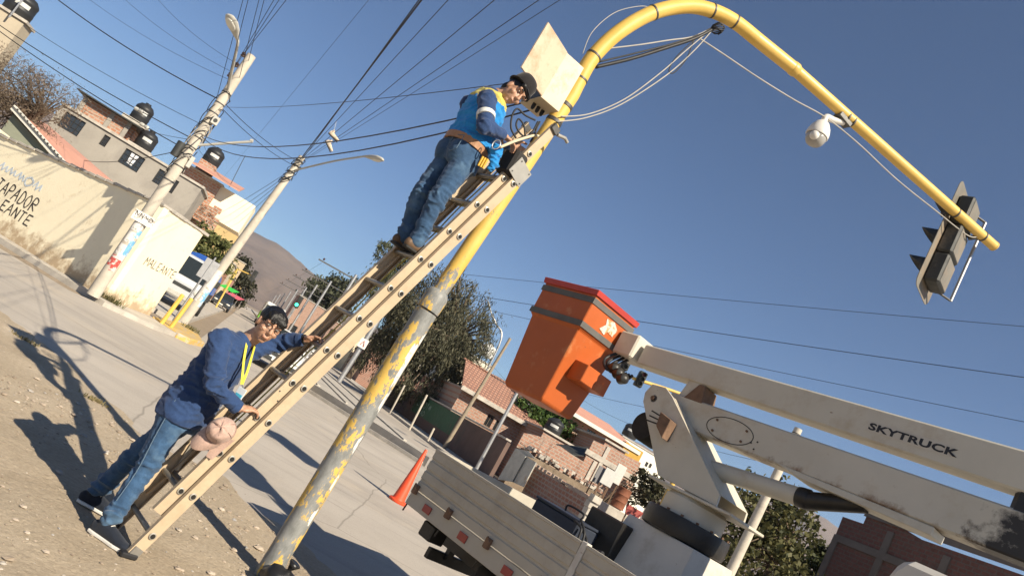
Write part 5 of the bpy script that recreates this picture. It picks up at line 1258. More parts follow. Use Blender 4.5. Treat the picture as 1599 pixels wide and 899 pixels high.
# ------------------------------------------------------------------ cream boundary wall on the left
def m_cream():
    m, nt, b = _nt('cream_wall_paint'); co = texco(nt)
    c = ramp(nt, noise_fac(nt, 1.2, 7, .65, co), [(.3, (.77, .69, .51)), (.7, (.83, .75, .565))])
    c = mixc(nt, step(nt, noise_fac(nt, 2.3, 8, .75, co), .60, .68), c, (.72, .62, .44))       # patched paint
    ge = nt.nodes.new('ShaderNodeNewGeometry'); sp = nt.nodes.new('ShaderNodeSeparateXYZ'); nt.links.new(ge.outputs['Position'], sp.inputs[0])
    mz = nt.nodes.new('ShaderNodeMapRange'); mz.inputs[1].default_value = .1; mz.inputs[2].default_value = .75; mz.inputs[3].default_value = .34; mz.inputs[4].default_value = 0; nt.links.new(sp.outputs[2], mz.inputs[0])
    ad = nt.nodes.new('ShaderNodeMath'); nt.links.new(mz.outputs[0], ad.inputs[0]); nt.links.new(noise_fac(nt, 3.5, 7, .7, co), ad.inputs[1])
    c = mixc(nt, step(nt, ad.outputs[0], .60, .82), c, (.42, .32, .21))                         # mud splashed up from the pavement
    mpv = nt.nodes.new('ShaderNodeMapping'); mpv.inputs['Scale'].default_value = (3, 3, .25); nt.links.new(co, mpv.inputs['Vector'])
    c = mixc(nt, step(nt, noise_fac(nt, 2.0, 6, .7, mpv.outputs[0]), .66, .82), c, (.66, .56, .40))   # runs below the coping
    nt.links.new(c, b.inputs['Base Color']); b.inputs['Roughness'].default_value = .9; b.inputs['Specular IOR Level'].default_value = .2
    addbump(nt, b, noise_fac(nt, 22, 7, .7, co), .35, .012); return m
M_CREAM = m_cream()
M_SPRAY = mat('black_spray_paint', (.035, .03, .028), .7, .2, 20, 0)
M_SPRAYB = mat('pale_blue_spray', (.50, .56, .62), .8, .1, 20, 0)
bwall = thing('boundary_wall', 'cream painted boundary wall with sprayed lettering at the street corner', 'wall', K)
hK, hL, hE = 2.60, 2.16, 2.62
th_ = .18
def hwall(s): return hK + (hL-hK)*s/(WL-K).length                 # top falls away to the left
S2 = 13.5
mb = MB(); mb.add([K + V(0,0,-.03), K + wl_d*S2 + V(0,0,-.03), K + wl_d*S2 - wl_n*th_ + V(0,0,-.03), K - wl_n*th_ + V(0,0,-.03), K + V(0,0,hK), K + wl_d*S2 + V(0,0,1.75), K + wl_d*S2 - wl_n*th_ + V(0,0,1.75), K - wl_n*th_ + V(0,0,hK)], [(3,2,1,0), (4,5,6,7), (0,1,5,4), (1,2,6,5), (2,3,7,6), (3,0,4,7)])
mb.build('wall_panel', M_CREAM, bwall)
ed = (WE-K).normalized(); en = V(ed.y, -ed.x, 0)
if en.x < 0: en = -en
mb = MB(); e0 = K + ed*.002; mb.add([e0 + V(0,0,-.03), WE + V(0,0,-.03), WE - en*th_ + V(0,0,-.03), e0 - en*th_ + V(0,0,-.03), e0 + V(0,0,hK), WE + V(0,0,hE), WE - en*th_ + V(0,0,hE), e0 - en*th_ + V(0,0,hK)], [(3,2,1,0), (4,5,6,7), (0,1,5,4), (1,2,6,5), (2,3,7,6), (3,0,4,7)])
mb.build('wall_panel', M_CREAM, bwall)
q = random.Random(3); s = -.02
while s < 9.5:                                                    # rough coping stones along the top
    L = q.uniform(.25, .5); h_ = hwall(min(s, 9)) if s < 4.2 else hK + (1.75-hK)*s/S2
    h_ = hK + (1.75-hK)*s/S2
    c = K + wl_d*(s + L/2) - wl_n*(th_/2) + V(0, 0, h_ + .025 - .02*L)
    MB().box(c, (L-.012, th_+.10+q.uniform(-.02, .02), .055+q.uniform(0, .02)), (wl_d, wl_n, V(0,0,1))).build('coping_stone', M_CONC, bwall, bevel=.008); s += L
s = .1
while s < (WE-K).length - .1:
    L = q.uniform(.25, .45); c = K + ed*(s + L/2) - en*(th_/2) + V(0, 0, hK + .02 + .02*s/2.3)
    MB().box(c, (L-.012, th_+.08+q.uniform(-.02, .02), .05+q.uniform(0, .03)), (ed, en, V(0,0,1))).build('coping_stone', M_CONC, bwall, bevel=.008); s += L
def onw(x, y): return onplane(x, y, K + wl_n*.002, wl_n)
def one(x, y): return onplane(x, y, K + en*.002, en)
rt = -wl_d
sprayed('TAPADOR', onw(-10, 295), rt, (0,0,1), wl_n, .33, .19, M_SPRAY, bwall, .03, .28, 2)
sprayed('EANTE', onw(-2, 326), rt, (0,0,1), wl_n, .27, .20, M_SPRAY, bwall, .03, .25, 5)
sprayed('***O*', onw(-4, 265), rt, (0,0,1), wl_n, .26, .30, M_SPRAYB, bwall, .05, .2, 8)
sprayed('MALEANTE', one(224, 412), ed, (0,0,1), en, .20, .165, M_SPRAY, bwall, .016, .25, 4)
# weeds at the wall foot
def tuft(P, n, h, name, label, m, spread=.25):
    q = random.Random(int(P.x*100)); mb = MB()
    for k in range(n):
        a = q.random()*6.283; r_ = q.random()*spread; b = P + V(r_*math.cos(a), r_*math.sin(a)*.5, 0); hh = h*q.uniform(.4, 1); lean_ = V(q.uniform(-.5, .5), q.uniform(-.5, .5), 1)*hh; sd = V(math.cos(a), math.sin(a), 0)*.008
        mb.add([b - sd, b + sd, b + lean_*.6 + sd*.8, b + lean_, b + lean_*.6 - sd*.8], [(0,1,2,3,4)])
    o = mb.build(name, m, world_off=P); tag(o, label, 'weeds'); return o
LEAFW = leafmat('weed_leaf', (.07, .085, .03), (.20, .17, .08))
tuft(gp(163, 474) + V(0, 0, .1), 160, .22, 'weed_tuft', 'green weeds at the foot of the cream wall beside pole', LEAFW, .45)
tuft(gp(292, 520) + V(0, 0, .12), 90, .18, 'weed_tuft', 'dry weeds around the foot of the second utility pole', LEAFW, .35)
for x, y, nm in ((40, 532, 'dry grass tuft at the left edge of the dirt lot'), (150, 628, 'dry grass tuft on the dirt edge left of the man')):
    P = gp(x, y); P.z = max(0, lotz(P.x, P.y)); tuft(P, 60, .05, 'grass_tuft', nm, leafmat('dry_grass', (.16, .13, .06), (.30, .25, .13)), .2)

# ------------------------------------------------------------------ utility poles
M_POLE = mat('pale_concrete_pole', (.46, .415, .345), .85, .18, 3, .3, 60, stain=(.30, .26, .21), stain_scale=4, stain_lo=.55, stain_hi=.75)
M_POSTW = mat('torn_white_paper', (.62, .60, .57), .8, .12, 9, .1, 60, stain=(.35, .32, .28), stain_scale=9, stain_lo=.55, stain_hi=.6)
M_POSTB = mat('blue_paper', (.16, .38, .60), .8, .15, 9, 0, stain=(.6, .6, .58), stain_scale=8, stain_lo=.5, stain_hi=.55)
M_POSTR = mat('red_paper', (.42, .06, .05), .8, .2, 9, 0, stain=(.58, .5, .46), stain_scale=8, stain_lo=.5, stain_hi=.55)
M_PORC = mat('brown_porcelain', (.06, .03, .022), .3, .15, 9, 0, spec=.6)
M_LAMPG = mat('lamp_grey', (.42, .41, .37), .5, .12, 6, .05, 60)
M_LENS = mat('lamp_lens', (.55, .54, .48), .2, .06, 9, 0, spec=.6)
def polepatch(parent, base, top, r0, r1, t0, t1, a0, a1, m, name='poster'):
    vs = []; ax = top-base; n = 8
    for i in range(n+1):
        a = a0 + (a1-a0)*i/n
        for t in (t0, t1):
            r_ = lerp(r0, r1, t) + .004; vs.append(base + ax*t + V(math.cos(a), math.sin(a), 0)*r_)
    return MB().add(vs, [(i*2, i*2+2, i*2+3, i*2+1) for i in range(n)]).build(name, m, parent)
p1b = gp(141, 467); p1b.z = 0.09; p1t = at(393, 87, p1b.y)
pole1 = thing('utility_pole', 'pale concrete utility pole crowded with boxes and a cobra lamp, by cream wall', 'utility pole', p1b)
MB().tube([p1b, lerp(p1b, p1t, .5), p1t], [.145, .125, .105], 20).build('pole', M_POLE, pole1, smooth='auto')
tocam = math.atan2(-p1b.y, -p1b.x)
for k, (t0, t1, a0, a1, m) in enumerate(((.115, .155, -1.0, .8, M_POSTR), (.16, .20, -.9, .2, M_POSTW), (.165, .225, .2, 1.2, M_POSTB), (.21, .25, -.8, .5, M_POSTW), (.235, .265, .3, 1.2, M_POSTB), (.255, .285, -1, .7, M_POSTW), (.145, .17, -.3, .9, M_POSTW), (.10, .125, -.2, .7, M_POSTR), (.30, .315, -.8, .9, M_POSTW))):
    polepatch(pole1, p1b, p1t, .145, .105, t0, t1, tocam+a0, tocam+a1, m)
sgn = lerp(p1b, p1t, .305); cd = V(math.cos(tocam), math.sin(tocam), 0); cr = V(-cd.y, cd.x, 0)*-1
bd = MB().box(sgn + cd*.15, (.48, .02, .24), (V(cd.y, -cd.x, 0)*-1, cd, V(0,0,1))).build('hand_painted_board', M_POSTW, pole1, bevel=.004)
sprayed('NN*D', sgn + cd*.162 - V(-cd.y, cd.x, 0)*.20 + V(0,0,.0), V(-cd.y, cd.x, 0), (0,0,1), cd, .09, .085, M_SPRAY, bd, .012, .2, 9)
def p1(t, side=0, out=0): return lerp(p1b, p1t, t) + V(-cd.y, cd.x, 0)*side + cd*out
for t in (.46, .52, .565, .60, .64, .70, .745, .785, .83):
    r_ = lerp(.145, .105, t); MB().lathe(p1(t), [(r_, 0), (r_+.006, .004), (r_+.006, .03), (r_, .034)], p1t-p1b, 18).build('strap_band', M_STEELD, pole1, smooth='auto')
bxs = MB().box(p1(.725, .12, .12), (.16, .12, .2), (V(-cd.y, cd.x, 0), cd, V(0,0,1))).build('junction_box', M_LAMPG, pole1, bevel=.01)
MB().lathe(p1(.725, .12, .182), [(.045, 0), (.045, .012)], cd, 16).build('meter_dial', M_BLKP, bxs)
MB().box(p1(.555, .16, .06), (.10, .10, .28), (V(-cd.y, cd.x, 0), cd, V(0,0,1))).build('terminal_box', M_LAMPG, pole1, bevel=.01)
MB().tube([p1(.545, -.2, 0), p1(.60, -.2, 0)], .10, 14).build('splice_drum', M_BLKP, pole1, smooth='auto')
MB().tube([p1(.615, .05), at(395, 221, p1b.y)], .03, 10).build('cross_pipe', M_LAMPG, pole1, smooth='auto')
MB().lathe(at(393, 220, p1b.y), [(.04, -.03), (.04, .03)], V(1, 0, .2), 10).build('pipe_cap', M_LAMPG, pole1)
for k in range(3):
    z = .985 - .045*k; c = p1(z, -.16, 0); MB().bar(p1(z, -.05), c, .02, .02).build('insulator_pin', M_STEELD, pole1)
    MB().lathe(c - V(0,0,.06), [(.02, 0), (.05, .01), (.05, .04), (.025, .055), (.05, .07), (.05, .1), (.02, .12)], (0,0,1), 12).build('insulator', M_PORC, pole1, smooth='auto')
for k in range(14):                                                # tangle of wire round the straps
    t0 = .50 + .35*rnd.random(); pts = [p1(t0 + .05*math.sin(i*1.3+k), .17*math.cos(i*1.1+k), .15*math.sin(i*1.1+k)) for i in range(6)]
    MB().tube(bez(pts, 4), .010, 5).build('wire_tangle', M_BLACKC if k % 3 else M_GREYC, pole1, smooth=True)
def cobra(parent, a, b, c, r, hl, hd, m_head=M_LAMPG, hw=.13):
    """arm from a over b to c, lamp head of length hl pointing along hd"""
    MB().tube(bez([a, b, c], 6), r, 10).build('lamp_arm', M_LAMPG, parent, smooth='auto')
    hd = Vector(hd).normalized(); x, y, _ = frame_from(hd)
    rings = []
    for t, w, h_ in ((0, .035, .035), (.15, .06, .05), (.45, hw*.85, .075), (.75, hw, .08), (.95, hw*.7, .05), (1, hw*.3, .02)): rings.append((Vector(c) + hd*hl*t, x, y, w, h_))
    vs = []; n = 14
    for cc_, ex, ey, rx, ry in rings:
        for j in range(n): an = 6.283*j/n; vs.append(cc_ + ex*rx*math.cos(an) + ey*ry*math.sin(an))
    fs = [(i*n+j, i*n+(j+1) % n, (i+1)*n+(j+1) % n, (i+1)*n+j) for i in range(len(rings)-1) for j in range(n)] + [tuple(range(n))[::-1], tuple(range((len(rings)-1)*n, len(rings)*n))]
    hdo = MB().add(vs, fs).build('lamp_head', m_head, parent, smooth='auto')
    MB().ell(Vector(c) + hd*hl*.66 - y*.055*(1 if y.z > 0 else -1), (hw*.72, .045, hl*.27), (x, y, hd)).build('lamp_lens', M_LENS, hdo, smooth=True)
la_ = p1(.845, -.03, .12); lb2 = at(370, 75, p1b.y - 1.3); lc2 = at(371, 62, p1b.y - 1.5)
cobra(pole1, la_, lb2, lc2, .032, .62, at(362, 34, p1b.y - 1.9) - lc2, hw=.17)

p2b = gp(282, 507); p2b.z = .1; p2t = at(472, 245, p2b.y)
pole2 = thing('utility_pole', 'slimmer concrete utility pole with long lamp arm and posters at the yellow kerb', 'utility pole', p2b)
MB().tube([p2b, lerp(p2b, p2t, .5), p2t], [.17, .14, .105], 20).build('pole', M_POLE, pole2, smooth='auto')
tc2 = math.atan2(-p2b.y, -p2b.x)
for t0, t1, a0, a1, m in ((.17, .245, -.9, .9, M_POSTW), (.12, .20, -.9, -.2, M_POSTW), (.13, .19, .1, 1.2, M_POSTB), (.24, .30, -.7, .8, M_POSTW), (.10, .15, .5, 1.3, M_POSTB)): polepatch(pole2, p2b, p2t, .17, .105, t0, t1, tc2+a0, tc2+a1, m)
for t in (.86, .90, .94, .97): MB().lathe(lerp(p2b, p2t, t), [(.125, 0), (.128, .04), (.125, .045)], (0,0,1), 16).build('strap_band', M_STEELD, pole2)
for k in range(8):
    t0 = .85 + .12*rnd.random(); pts = [lerp(p2b, p2t, t0 + .03*math.sin(i*1.3+k)) + V(.17*math.cos(i*1.1+k), .15*math.sin(i*1.1+k), 0) for i in range(6)]
    MB().tube(bez(pts, 4), .011, 5).build('wire_tangle', M_BLACKC, pole2, smooth=True)
pa = lerp(p2b, p2t, .91); cobra(pole2, pa, at(520, 252, p2b.y - 1.0), at(570, 244, p2b.y - 2.2), .03, .95, at(608, 251, p2b.y - 3.1) - at(570, 244, p2b.y - 2.2), hw=.13)
# grey back of a street sign and two yellow bollards at the corner
sb = V(-8.15, 23.3, .1); sp2 = thing('street_sign', 'grey back of a square street sign on a thin post by second pole', 'sign', sb)
MB().tube([sb, at(337, 402, 23.3)], .03, 10).build('post', M_STEEL, sp2, smooth='auto')
sa = at(325, 421, 23.3); MB().box(sa, (.42, .02, .62), (V(.93, .36, 0), V(-.36, .93, 0), V(0,0,1))).build('panel', M_STEEL, sp2, bevel=.004)
M_BOLL = mat('yellow_bollard_paint', (.60, .40, .08), .6, .15, 6, .15, 60, stain=(.35, .30, .22), stain_scale=9, stain_lo=.6, stain_hi=.7)
for (x, y, x2, y2, lb) in ((252, 505, 285, 461, 'leaning yellow bollard nearest the corner of the cream wall'), (266, 512, 299, 467, 'yellow bollard pressed against the second utility pole')):
    b0_ = gp(x, y, .1); b1_ = at(x2, y2, b0_.y); bt = thing('bollard', lb, 'bollard', b0_, group='yellow corner bollards')
    MB().tube([b0_, b1_], .055, 14).build('post', M_BOLL, bt, smooth='auto'); MB().lathe(b1_, [(.055, 0), (.045, .02), (.01, .03)], b1_-b0_, 14).build('cap', M_BOLL, bt, smooth='auto')

# ------------------------------------------------------------------ houses behind the wall
hd = WD.copy(); hn = V(hd.y, -hd.x, 0)
HP = V(-19, 41.5, 0)                                              # grey house facade plane
def hu(x, y, P=HP, d=hd, n=hn): q_ = onplane(x, y, P, n) - P; return q_.dot(d), q_.z
def rect(corners, P=HP, d=hd, n=hn):
    c = [hu(x, y, P, d, n) for x, y in corners]; us = sorted(a for a, b in c); zs = sorted(b for a, b in c)
    return ((us[0]+us[1])/2, (us[2]+us[3])/2, (zs[0]+zs[1])/2, (zs[2]+zs[3])/2)
M_REND = mat('grey_cement_render', (.30, .275, .24), .92, .14, .6, .25, 12, stain=(.22, .20, .18), stain_scale=.7, stain_lo=.5, stain_hi=.75)
M_BRICKO = brickmat('orange_brick_front', (.36, .17, .10), (.42, .21, .13), (.40, .34, .28), (hd.x, hd.y), .30, .16, .025)
uL, zt = hu(97, 163); uR, zt2 = hu(316, 294)
zt = (zt + zt2)/2
wins = [rect(((102, 173), (135, 192), (120, 213), (90, 197))), rect(((163, 210), (174, 215), (163, 230), (154, 225))), rect(((197, 232), (228, 248), (213, 270), (183, 252))), rect(((250, 263), (264, 272), (249, 290), (236, 283))), rect(((272, 279), (280, 284), (268, 303), (262, 299)))]
grey, _ = block('house', 'grey rendered house with dark barred windows behind the cream wall', HP, hd, uL, uR, 8, zt, M_REND, wins, bars=(4, 3), frame=M_GRILL, curtains=(None, None, mat('white_curtain', (.6, .6, .62), .8, .05, 5, 0)))
b1 = rect(((133, 148), (203, 191), (190, 213), (118, 166)))
UB = [HP + hd*b1[0] + V(0,0,zt+.1), HP + hd*b1[1] + V(0,0,zt+.1)]
pu = HP - hn*(-.0)
mbu = MB().prism([UB[0] - hn*.3, UB[1] - hn*.3, UB[1] - hn*4.5, UB[0] - hn*4.5], (0, 0, b1[3]-zt-.1)); mbu.build('upper_wall', M_BRICKO, grey)
for uu in (b1[0], lerp(b1[0], b1[1], .58), b1[1]-.15): MB().box(HP + hd*(uu+.1) - hn*.28 + V(0,0,(zt+.1+b1[3])/2), (.22, .10, b1[3]-zt-.1), (hd, hn, V(0,0,1))).build('concrete_post', M_REND, grey)
MB().prism([HP + hd*(b1[0]-.4) + hn*.2 + V(0,0,b1[3]+.02), HP + hd*(b1[1]+.6) + hn*.2 + V(0,0,b1[3]-.02), HP + hd*(b1[1]+.6) - hn*5 + V(0,0,b1[3]+.1), HP + hd*(b1[0]-.4) - hn*5 + V(0,0,b1[3]+.14)], (0, 0, .06)).build('sheet_roof', M_BLKP, grey)
for (x, y, r_, h_, P, lb) in ((214, 190, .48, 1.15, HP - hn*1.0, 'black water tank on a bracket at the brick storey corner'), (221, 232, .50, 1.1, HP - hn*.8, 'black water tank on the roof edge of the grey house')):
    c = onplane(x, y, P, hn); water_tank(c, r_, h_, lb, group='rooftop water tanks')
    MB().box(c - V(0,0,.12), (1.3, 1.3, .2), (hd, hn, V(0,0,1))).build('tank_slab', M_CONC, grey)
    zz = zt + .12
    if c.z - .22 > zz: MB().box(V(c.x, c.y, (c.z-.22+zz)/2), (.35, .35, c.z-.22-zz), (hd, hn, V(0,0,1))).build('tank_support', M_BRICKO, grey)
# orange brick house with pink sheet roof further right
HP2 = HP + SD*4 + V(0, 0, 0)
u0, z0 = hu(290, 258, HP2); u1, z1 = hu(346, 290, HP2)
brk, _ = block('house', 'orange brick house with pink sheet roof right of the grey house', HP2, hd, u0, u1, 7, (z0+z1)/2, M_BRICKO, [rect(((302, 302), (310, 307), (299, 326), (292, 322)), HP2), rect(((314, 318), (321, 322), (309, 343), (303, 339)), HP2)], bars=(2, 2))
M_PINK = mat('pink_sheet_roof', (.50, .26, .19), .7, .12, 1.5, .15, 30)
ztop = (z0+z1)/2
r0_, _z = hu(303, 252, HP2); r1_, _z = hu(378, 296, HP2)
ov = MB().prism([HP2 + hd*r0_ + hn*1.0 + V(0,0,ztop+.15), HP2 + hd*r1_ + hn*1.0 + V(0,0,ztop+.15), HP2 + hd*(r1_-.2) - hn*4 + V(0,0,ztop+1.0), HP2 + hd*(r0_+.3) - hn*4 + V(0,0,ztop+1.0)], (0, 0, .07)).build('pink_roof', M_PINK, brk)
MB().box(HP2 + hd*((r0_+r1_)/2+1.0) - hn*1.8 + V(0,0,ztop-.9), (3.4, 3.2, 1.9), (hd, hn, V(0,0,1))).build('gable_room', M_CREAM, brk)
ck = onplane(327, 256, HP2 - hn*2.2, hn); water_tank(ck, .55, 1.15, 'black water tank on a brick stand above the pink roof', group='rooftop water tanks')
MB().box(V(ck.x, ck.y, (ck.z + ztop)/2), (1.0, 1.0, ck.z-ztop-.01), (hd, hn, V(0,0,1))).build('tank_stand', M_BRICKO, brk)
MB().tube([onplane(358, 292, HP2, hn), onplane(383, 243, HP2, hn)], .02, 6).build('antenna', M_STEELD, brk)
# rough brick wing lower down
q = random.Random(9)
for k in range(16):
    P = onplane(325 + q.uniform(-14, 18), 338 + q.uniform(-12, 22), HP2 + hn*.4, hn); MB().box(P, (q.uniform(.3, .8), .3, q.uniform(.15, .5)), (hd, hn, V(0,0,1))).build('brick_stack', M_BRICKO, brk)

# shed with pink roof and white verge behind the wall
sv0 = at(20, 172, 25.0); sv1 = at(98, 259, 25.0); sr0 = at(72, 196, 31.0); sr1 = at(176, 286, 30.0)
shed = thing('shed', 'low white shed with pink sheet roof peeking over the cream wall', 'shed', V(sv1.x, sv1.y, 0))
MB().prism([sv0, sv1, sr1, sr0], (0, 0, .06)).build('roof', M_PINK, shed)
vd = (sv1 - sv0)
M_WALLW = mat('white_gable_paint', (.58, .56, .50), .85, .1, 1.5, .2, 20)
M_GGREEN = mat('dull_green_gable', (.24, .25, .19), .9, .12, 1.5, .2, 20)
MB().bar(sv0 + V(0,-.05,.06), sv1 + V(0,-.05,.06), .12, .16).build('verge', M_WALLW, shed)
for k in range(15):
    P = lerp(sv0, sv1, (k+.3)/15) + V(0, -.1, .15); MB().bar(P, P + (sv1-sv0).normalized()*.24, .16, .05).build('verge_tile', M_WALLW, shed, bevel=.006)
MB().prism([sv0 + V(0,.12,-.10), sv1 + V(0,.12,-.10), V(sv1.x, sv1.y+.12, .0), V(sv0.x, sv0.y+.12, .0)], (0, .15, 0)).build('gable_wall', M_GGREEN, shed)
w0 = at(-30, 178, 23.2); w1 = at(28, 225, 23.2); w2 = at(52, 262, 23.2)
MB().prism([V(w0.x, 23.2, 0), V(w2.x, 23.2, 0), w2, w1, w0], (0, .2, 0)).build('white_wall', M_CREAM, shed)
# tall house at the top left edge
HP3 = V(-26, 34, 0)
u1, z1 = hu(42, 38, HP3)
tl3, _ = block('house', 'plain beige house end at the top left edge of the picture', HP3, hd, u1-12, u1-.1, 1.2, z1, mat('beige_render', (.40, .345, .26), .9, .12, .8, .2, 15), [(u1-6, u1-4.4, z1-2.6, z1-1.0)])
c = onplane(31, 14, HP3 - hn*.65, hn); c.z = z1 + .125; water_tank(c, .62, 1.2, 'black water tank on the roof at the top left corner', group='rooftop water tanks')
MB().tube([HP3 + hd*(u1-.6) + V(0,0,z1-.2) + hn*.3, HP3 + hd*(u1-.6) + V(0,0,z1+.9) + hn*.3], .04, 8).build('pipe', M_STEEL, tl3)
# ------------------------------------------------------------------ trees
M_BARK = mat('bark', (.13, .095, .065), .95, .3, 6, .6, 30, dist=.03)
def tree(name, label, base, trunk, lobes, n, size, c1, c2, seed=1, clumps=60, hang=0.0, aspect=2.2, r0=.2, sparse=0.5, group=None, cat='tree', spread=.16):
    """trunk: list of points; lobes: [(centre, radii)], leaves gather in clumps spread through the lobes"""
    q = np.random.default_rng(seed); base = Vector(base)
    t = thing(name, label, cat, base, group=group)
    tp_ = [Vector(p) for p in trunk]; P = bez(tp_, 5) if len(tp_) > 2 else tp_
    tk = MB().tube(P, [r0*(1-.55*i/(len(P)-1)) for i in range(len(P))], 10).build('trunk', M_BARK, t, smooth=True)
    tot = sum(r_[0]*r_[1]*r_[2] for c, r_ in lobes); pos = []; cen = []
    limbs = MB()
    for c, r_ in lobes:
        c = Vector(c); k = max(4, int(clumps*r_[0]*r_[1]*r_[2]/tot)); m = int(n*r_[0]*r_[1]*r_[2]/tot)
        d = q.normal(size=(k, 3)); d /= np.linalg.norm(d, axis=1)[:, None]; rad = q.uniform(.45, 1.0, k)**.6
        cc = np.array(c) + d*rad[:, None]*np.array(r_)
        for j in range(min(k, 14)):
            e = Vector(cc[j]); s_ = P[-1] if j % 2 else P[int(len(P)*.7)]
            mid = lerp(s_, e, .5) + V(0, 0, .12*(e-s_).length); limbs.tube(bez([s_, mid, e], 3), [r0*.32, r0*.28, r0*.22, r0*.18, r0*.13, r0*.08, r0*.04], 5)
        w = q.integers(0, k, m); sc = spread*max(r_)*(.5 + q.random(k))[w]
        pp = cc[w] + q.normal(size=(m, 3))*sc[:, None]*np.array([1, 1, .75])
        if hang: pp[:, 2] -= hang*q.random(m)**1.5*max(r_)*.6
        pos.append(pp)
    limbs.build('limb', M_BARK, tk, smooth=True)
    pos = np.concatenate(pos); m = len(pos)
    a = q.normal(size=(m, 3))
    if hang: a[:, 2] -= 2.2
    a /= np.linalg.norm(a, axis=1)[:, None]; b_ = np.cross(a, q.normal(size=(m, 3))); b_ /= np.linalg.norm(b_, axis=1)[:, None]
    L = size*q.uniform(.6, 1.35, m)[:, None]; W = L/aspect
    v = np.stack([pos - a*L*.5, pos + b_*W*.5, pos + a*L*.5, pos - b_*W*.5], 1).reshape(-1, 3) - np.array(base)
    me = bpy.data.meshes.new('crown'); me.vertices.add(4*m); me.vertices.foreach_set('co', v.ravel())
    me.loops.add(4*m); me.loops.foreach_set('vertex_index', np.arange(4*m)); me.polygons.add(m); me.polygons.foreach_set('loop_start', np.arange(m)*4); me.polygons.foreach_set('loop_total', np.full(m, 4))
    me.update(); me.validate(); me.materials.append(leafmat(name + '_leaf_' + str(seed), c1, c2))
    o = bpy.data.objects.new('crown', me); COL.objects.link(o); o.parent = t
    return t
# feathery grey-brown tree at the left edge, behind the wall
b = at(-10, 240, 26.0); b.z = 0
c0 = at(20, 140, 26.0)
tree('feathery_tree', 'feathery grey-brown tree at the left edge above the cream wall', b, [b, V(b.x+.2, b.y, 2.2), V(b.x+.5, b.y, 3.6)], [(c0, (1.5, 1.3, 1.0)), (at(75, 150, 26), (1.0, 1.0, .7)), (at(-20, 150, 26), (1.4, 1.2, 1.3)), (at(20, 175, 26), (1.3, 1.0, .6))], 15000, .15, (.10, .075, .055), (.23, .175, .125), 3, 130, 0, 7, .13, spread=.22)
# big pepper tree across the avenue
b = V(-3.6, 57.0, 0)
tree('pepper_tree', 'large drooping pepper tree beyond the ladder and mast', b, [b, V(-3.2, 57, 2.0), V(-2.4, 56.6, 4.2), V(-2.0, 56.6, 6)], [(at(672, 480, 57), (3.6, 3.0, 3.0)), (at(722, 500, 56), (2.6, 2.4, 2.8)), (at(640, 525, 57), (2.8, 2.6, 2.8)), (at(685, 555, 54), (3.0, 2.4, 2.4)), (at(605, 560, 57), (2.2, 2.0, 2.4)), (at(742, 535, 54), (1.6, 1.5, 2.0)), (at(712, 440, 57), (1.8, 1.6, 1.4)), (at(660, 590, 53.5), (2.6, 2.0, 1.6)), (at(720, 580, 53.5), (1.8, 1.6, 1.5))], 42000, .30, (.032, .036, .022), (.15, .14, .088), 5, 300, .55, 4.5, .45, spread=.13)
b = V(-9.5, 76, 0)
tree('slender_tree', 'pale green tree top showing left of the ladder, behind it', b, [b, V(-9, 76, 5), V(-8.5, 76, 9)], [(at(604, 398, 76), (1.6, 1.5, 1.3)), (at(622, 420, 76), (1.6, 1.4, 2.0)), (at(596, 425, 76), (1.4, 1.3, 1.6)), (at(610, 455, 76), (2.4, 2.0, 2.2))], 7000, .36, (.05, .062, .035), (.14, .15, .085), 6, 110, .35, 3.5, .3, spread=.16)
b = V(-26, 145, 0)
tree('roadside_tree', 'dark distant tree clump above the brick building left of ladder', b, [b, V(-26, 145, 5)], [(at(520, 462, 145), (5, 4, 2.8)), (at(545, 455, 145), (4, 3, 2.6)), (at(500, 478, 145), (4, 3, 2.4))], 5000, .7, (.03, .035, .022), (.10, .105, .06), 7, 70, .1, 2, .4)
b = V(-15.5, 36, 0)
tree('street_tree', 'leafy green tree behind the parked lorry with blue cover', b, [b, V(-15.5, 36, 1.8), V(-15.2, 36, 2.6)], [(at(318, 398, 36), (1.2, 1.2, 1.3)), (at(305, 415, 36), (1.0, 1.0, 1.0)), (at(332, 392, 36), (.8, .8, .8))], 5000, .2, (.05, .065, .02), (.19, .19, .07), 8, 60, 0, 1.8, .12)
b = V(-42, 128, 0)
tree('tall_cypress', 'tall dark bushy tree far down the left side of the avenue', b, [b, V(-42, 128, 5)], [(at(375, 425, 128), (2.6, 2.2, 2.3)), (at(372, 442, 128), (3.0, 2.4, 2.6)), (at(366, 455, 128), (2.8, 2.4, 2.2))], 5000, .6, (.025, .028, .018), (.08, .078, .05), 9, 70, 0, 2, .4)
# green tree behind the houses, below the bucket
b = V(5.2, 52, 0)
tree('garden_tree', 'bright green garden tree between the brick houses below the bucket', b, [b, V(5.2, 52, 2.5), V(5.4, 52, 3.8)], [(at(838, 640, 52), (1.7, 1.6, 1.6)), (at(868, 655, 52), (1.5, 1.4, 1.4)), (at(850, 668, 52), (1.6, 1.4, 1.1))], 6000, .28, (.03, .06, .015), (.11, .17, .045), 10, 70, 0, 1.8, .2)
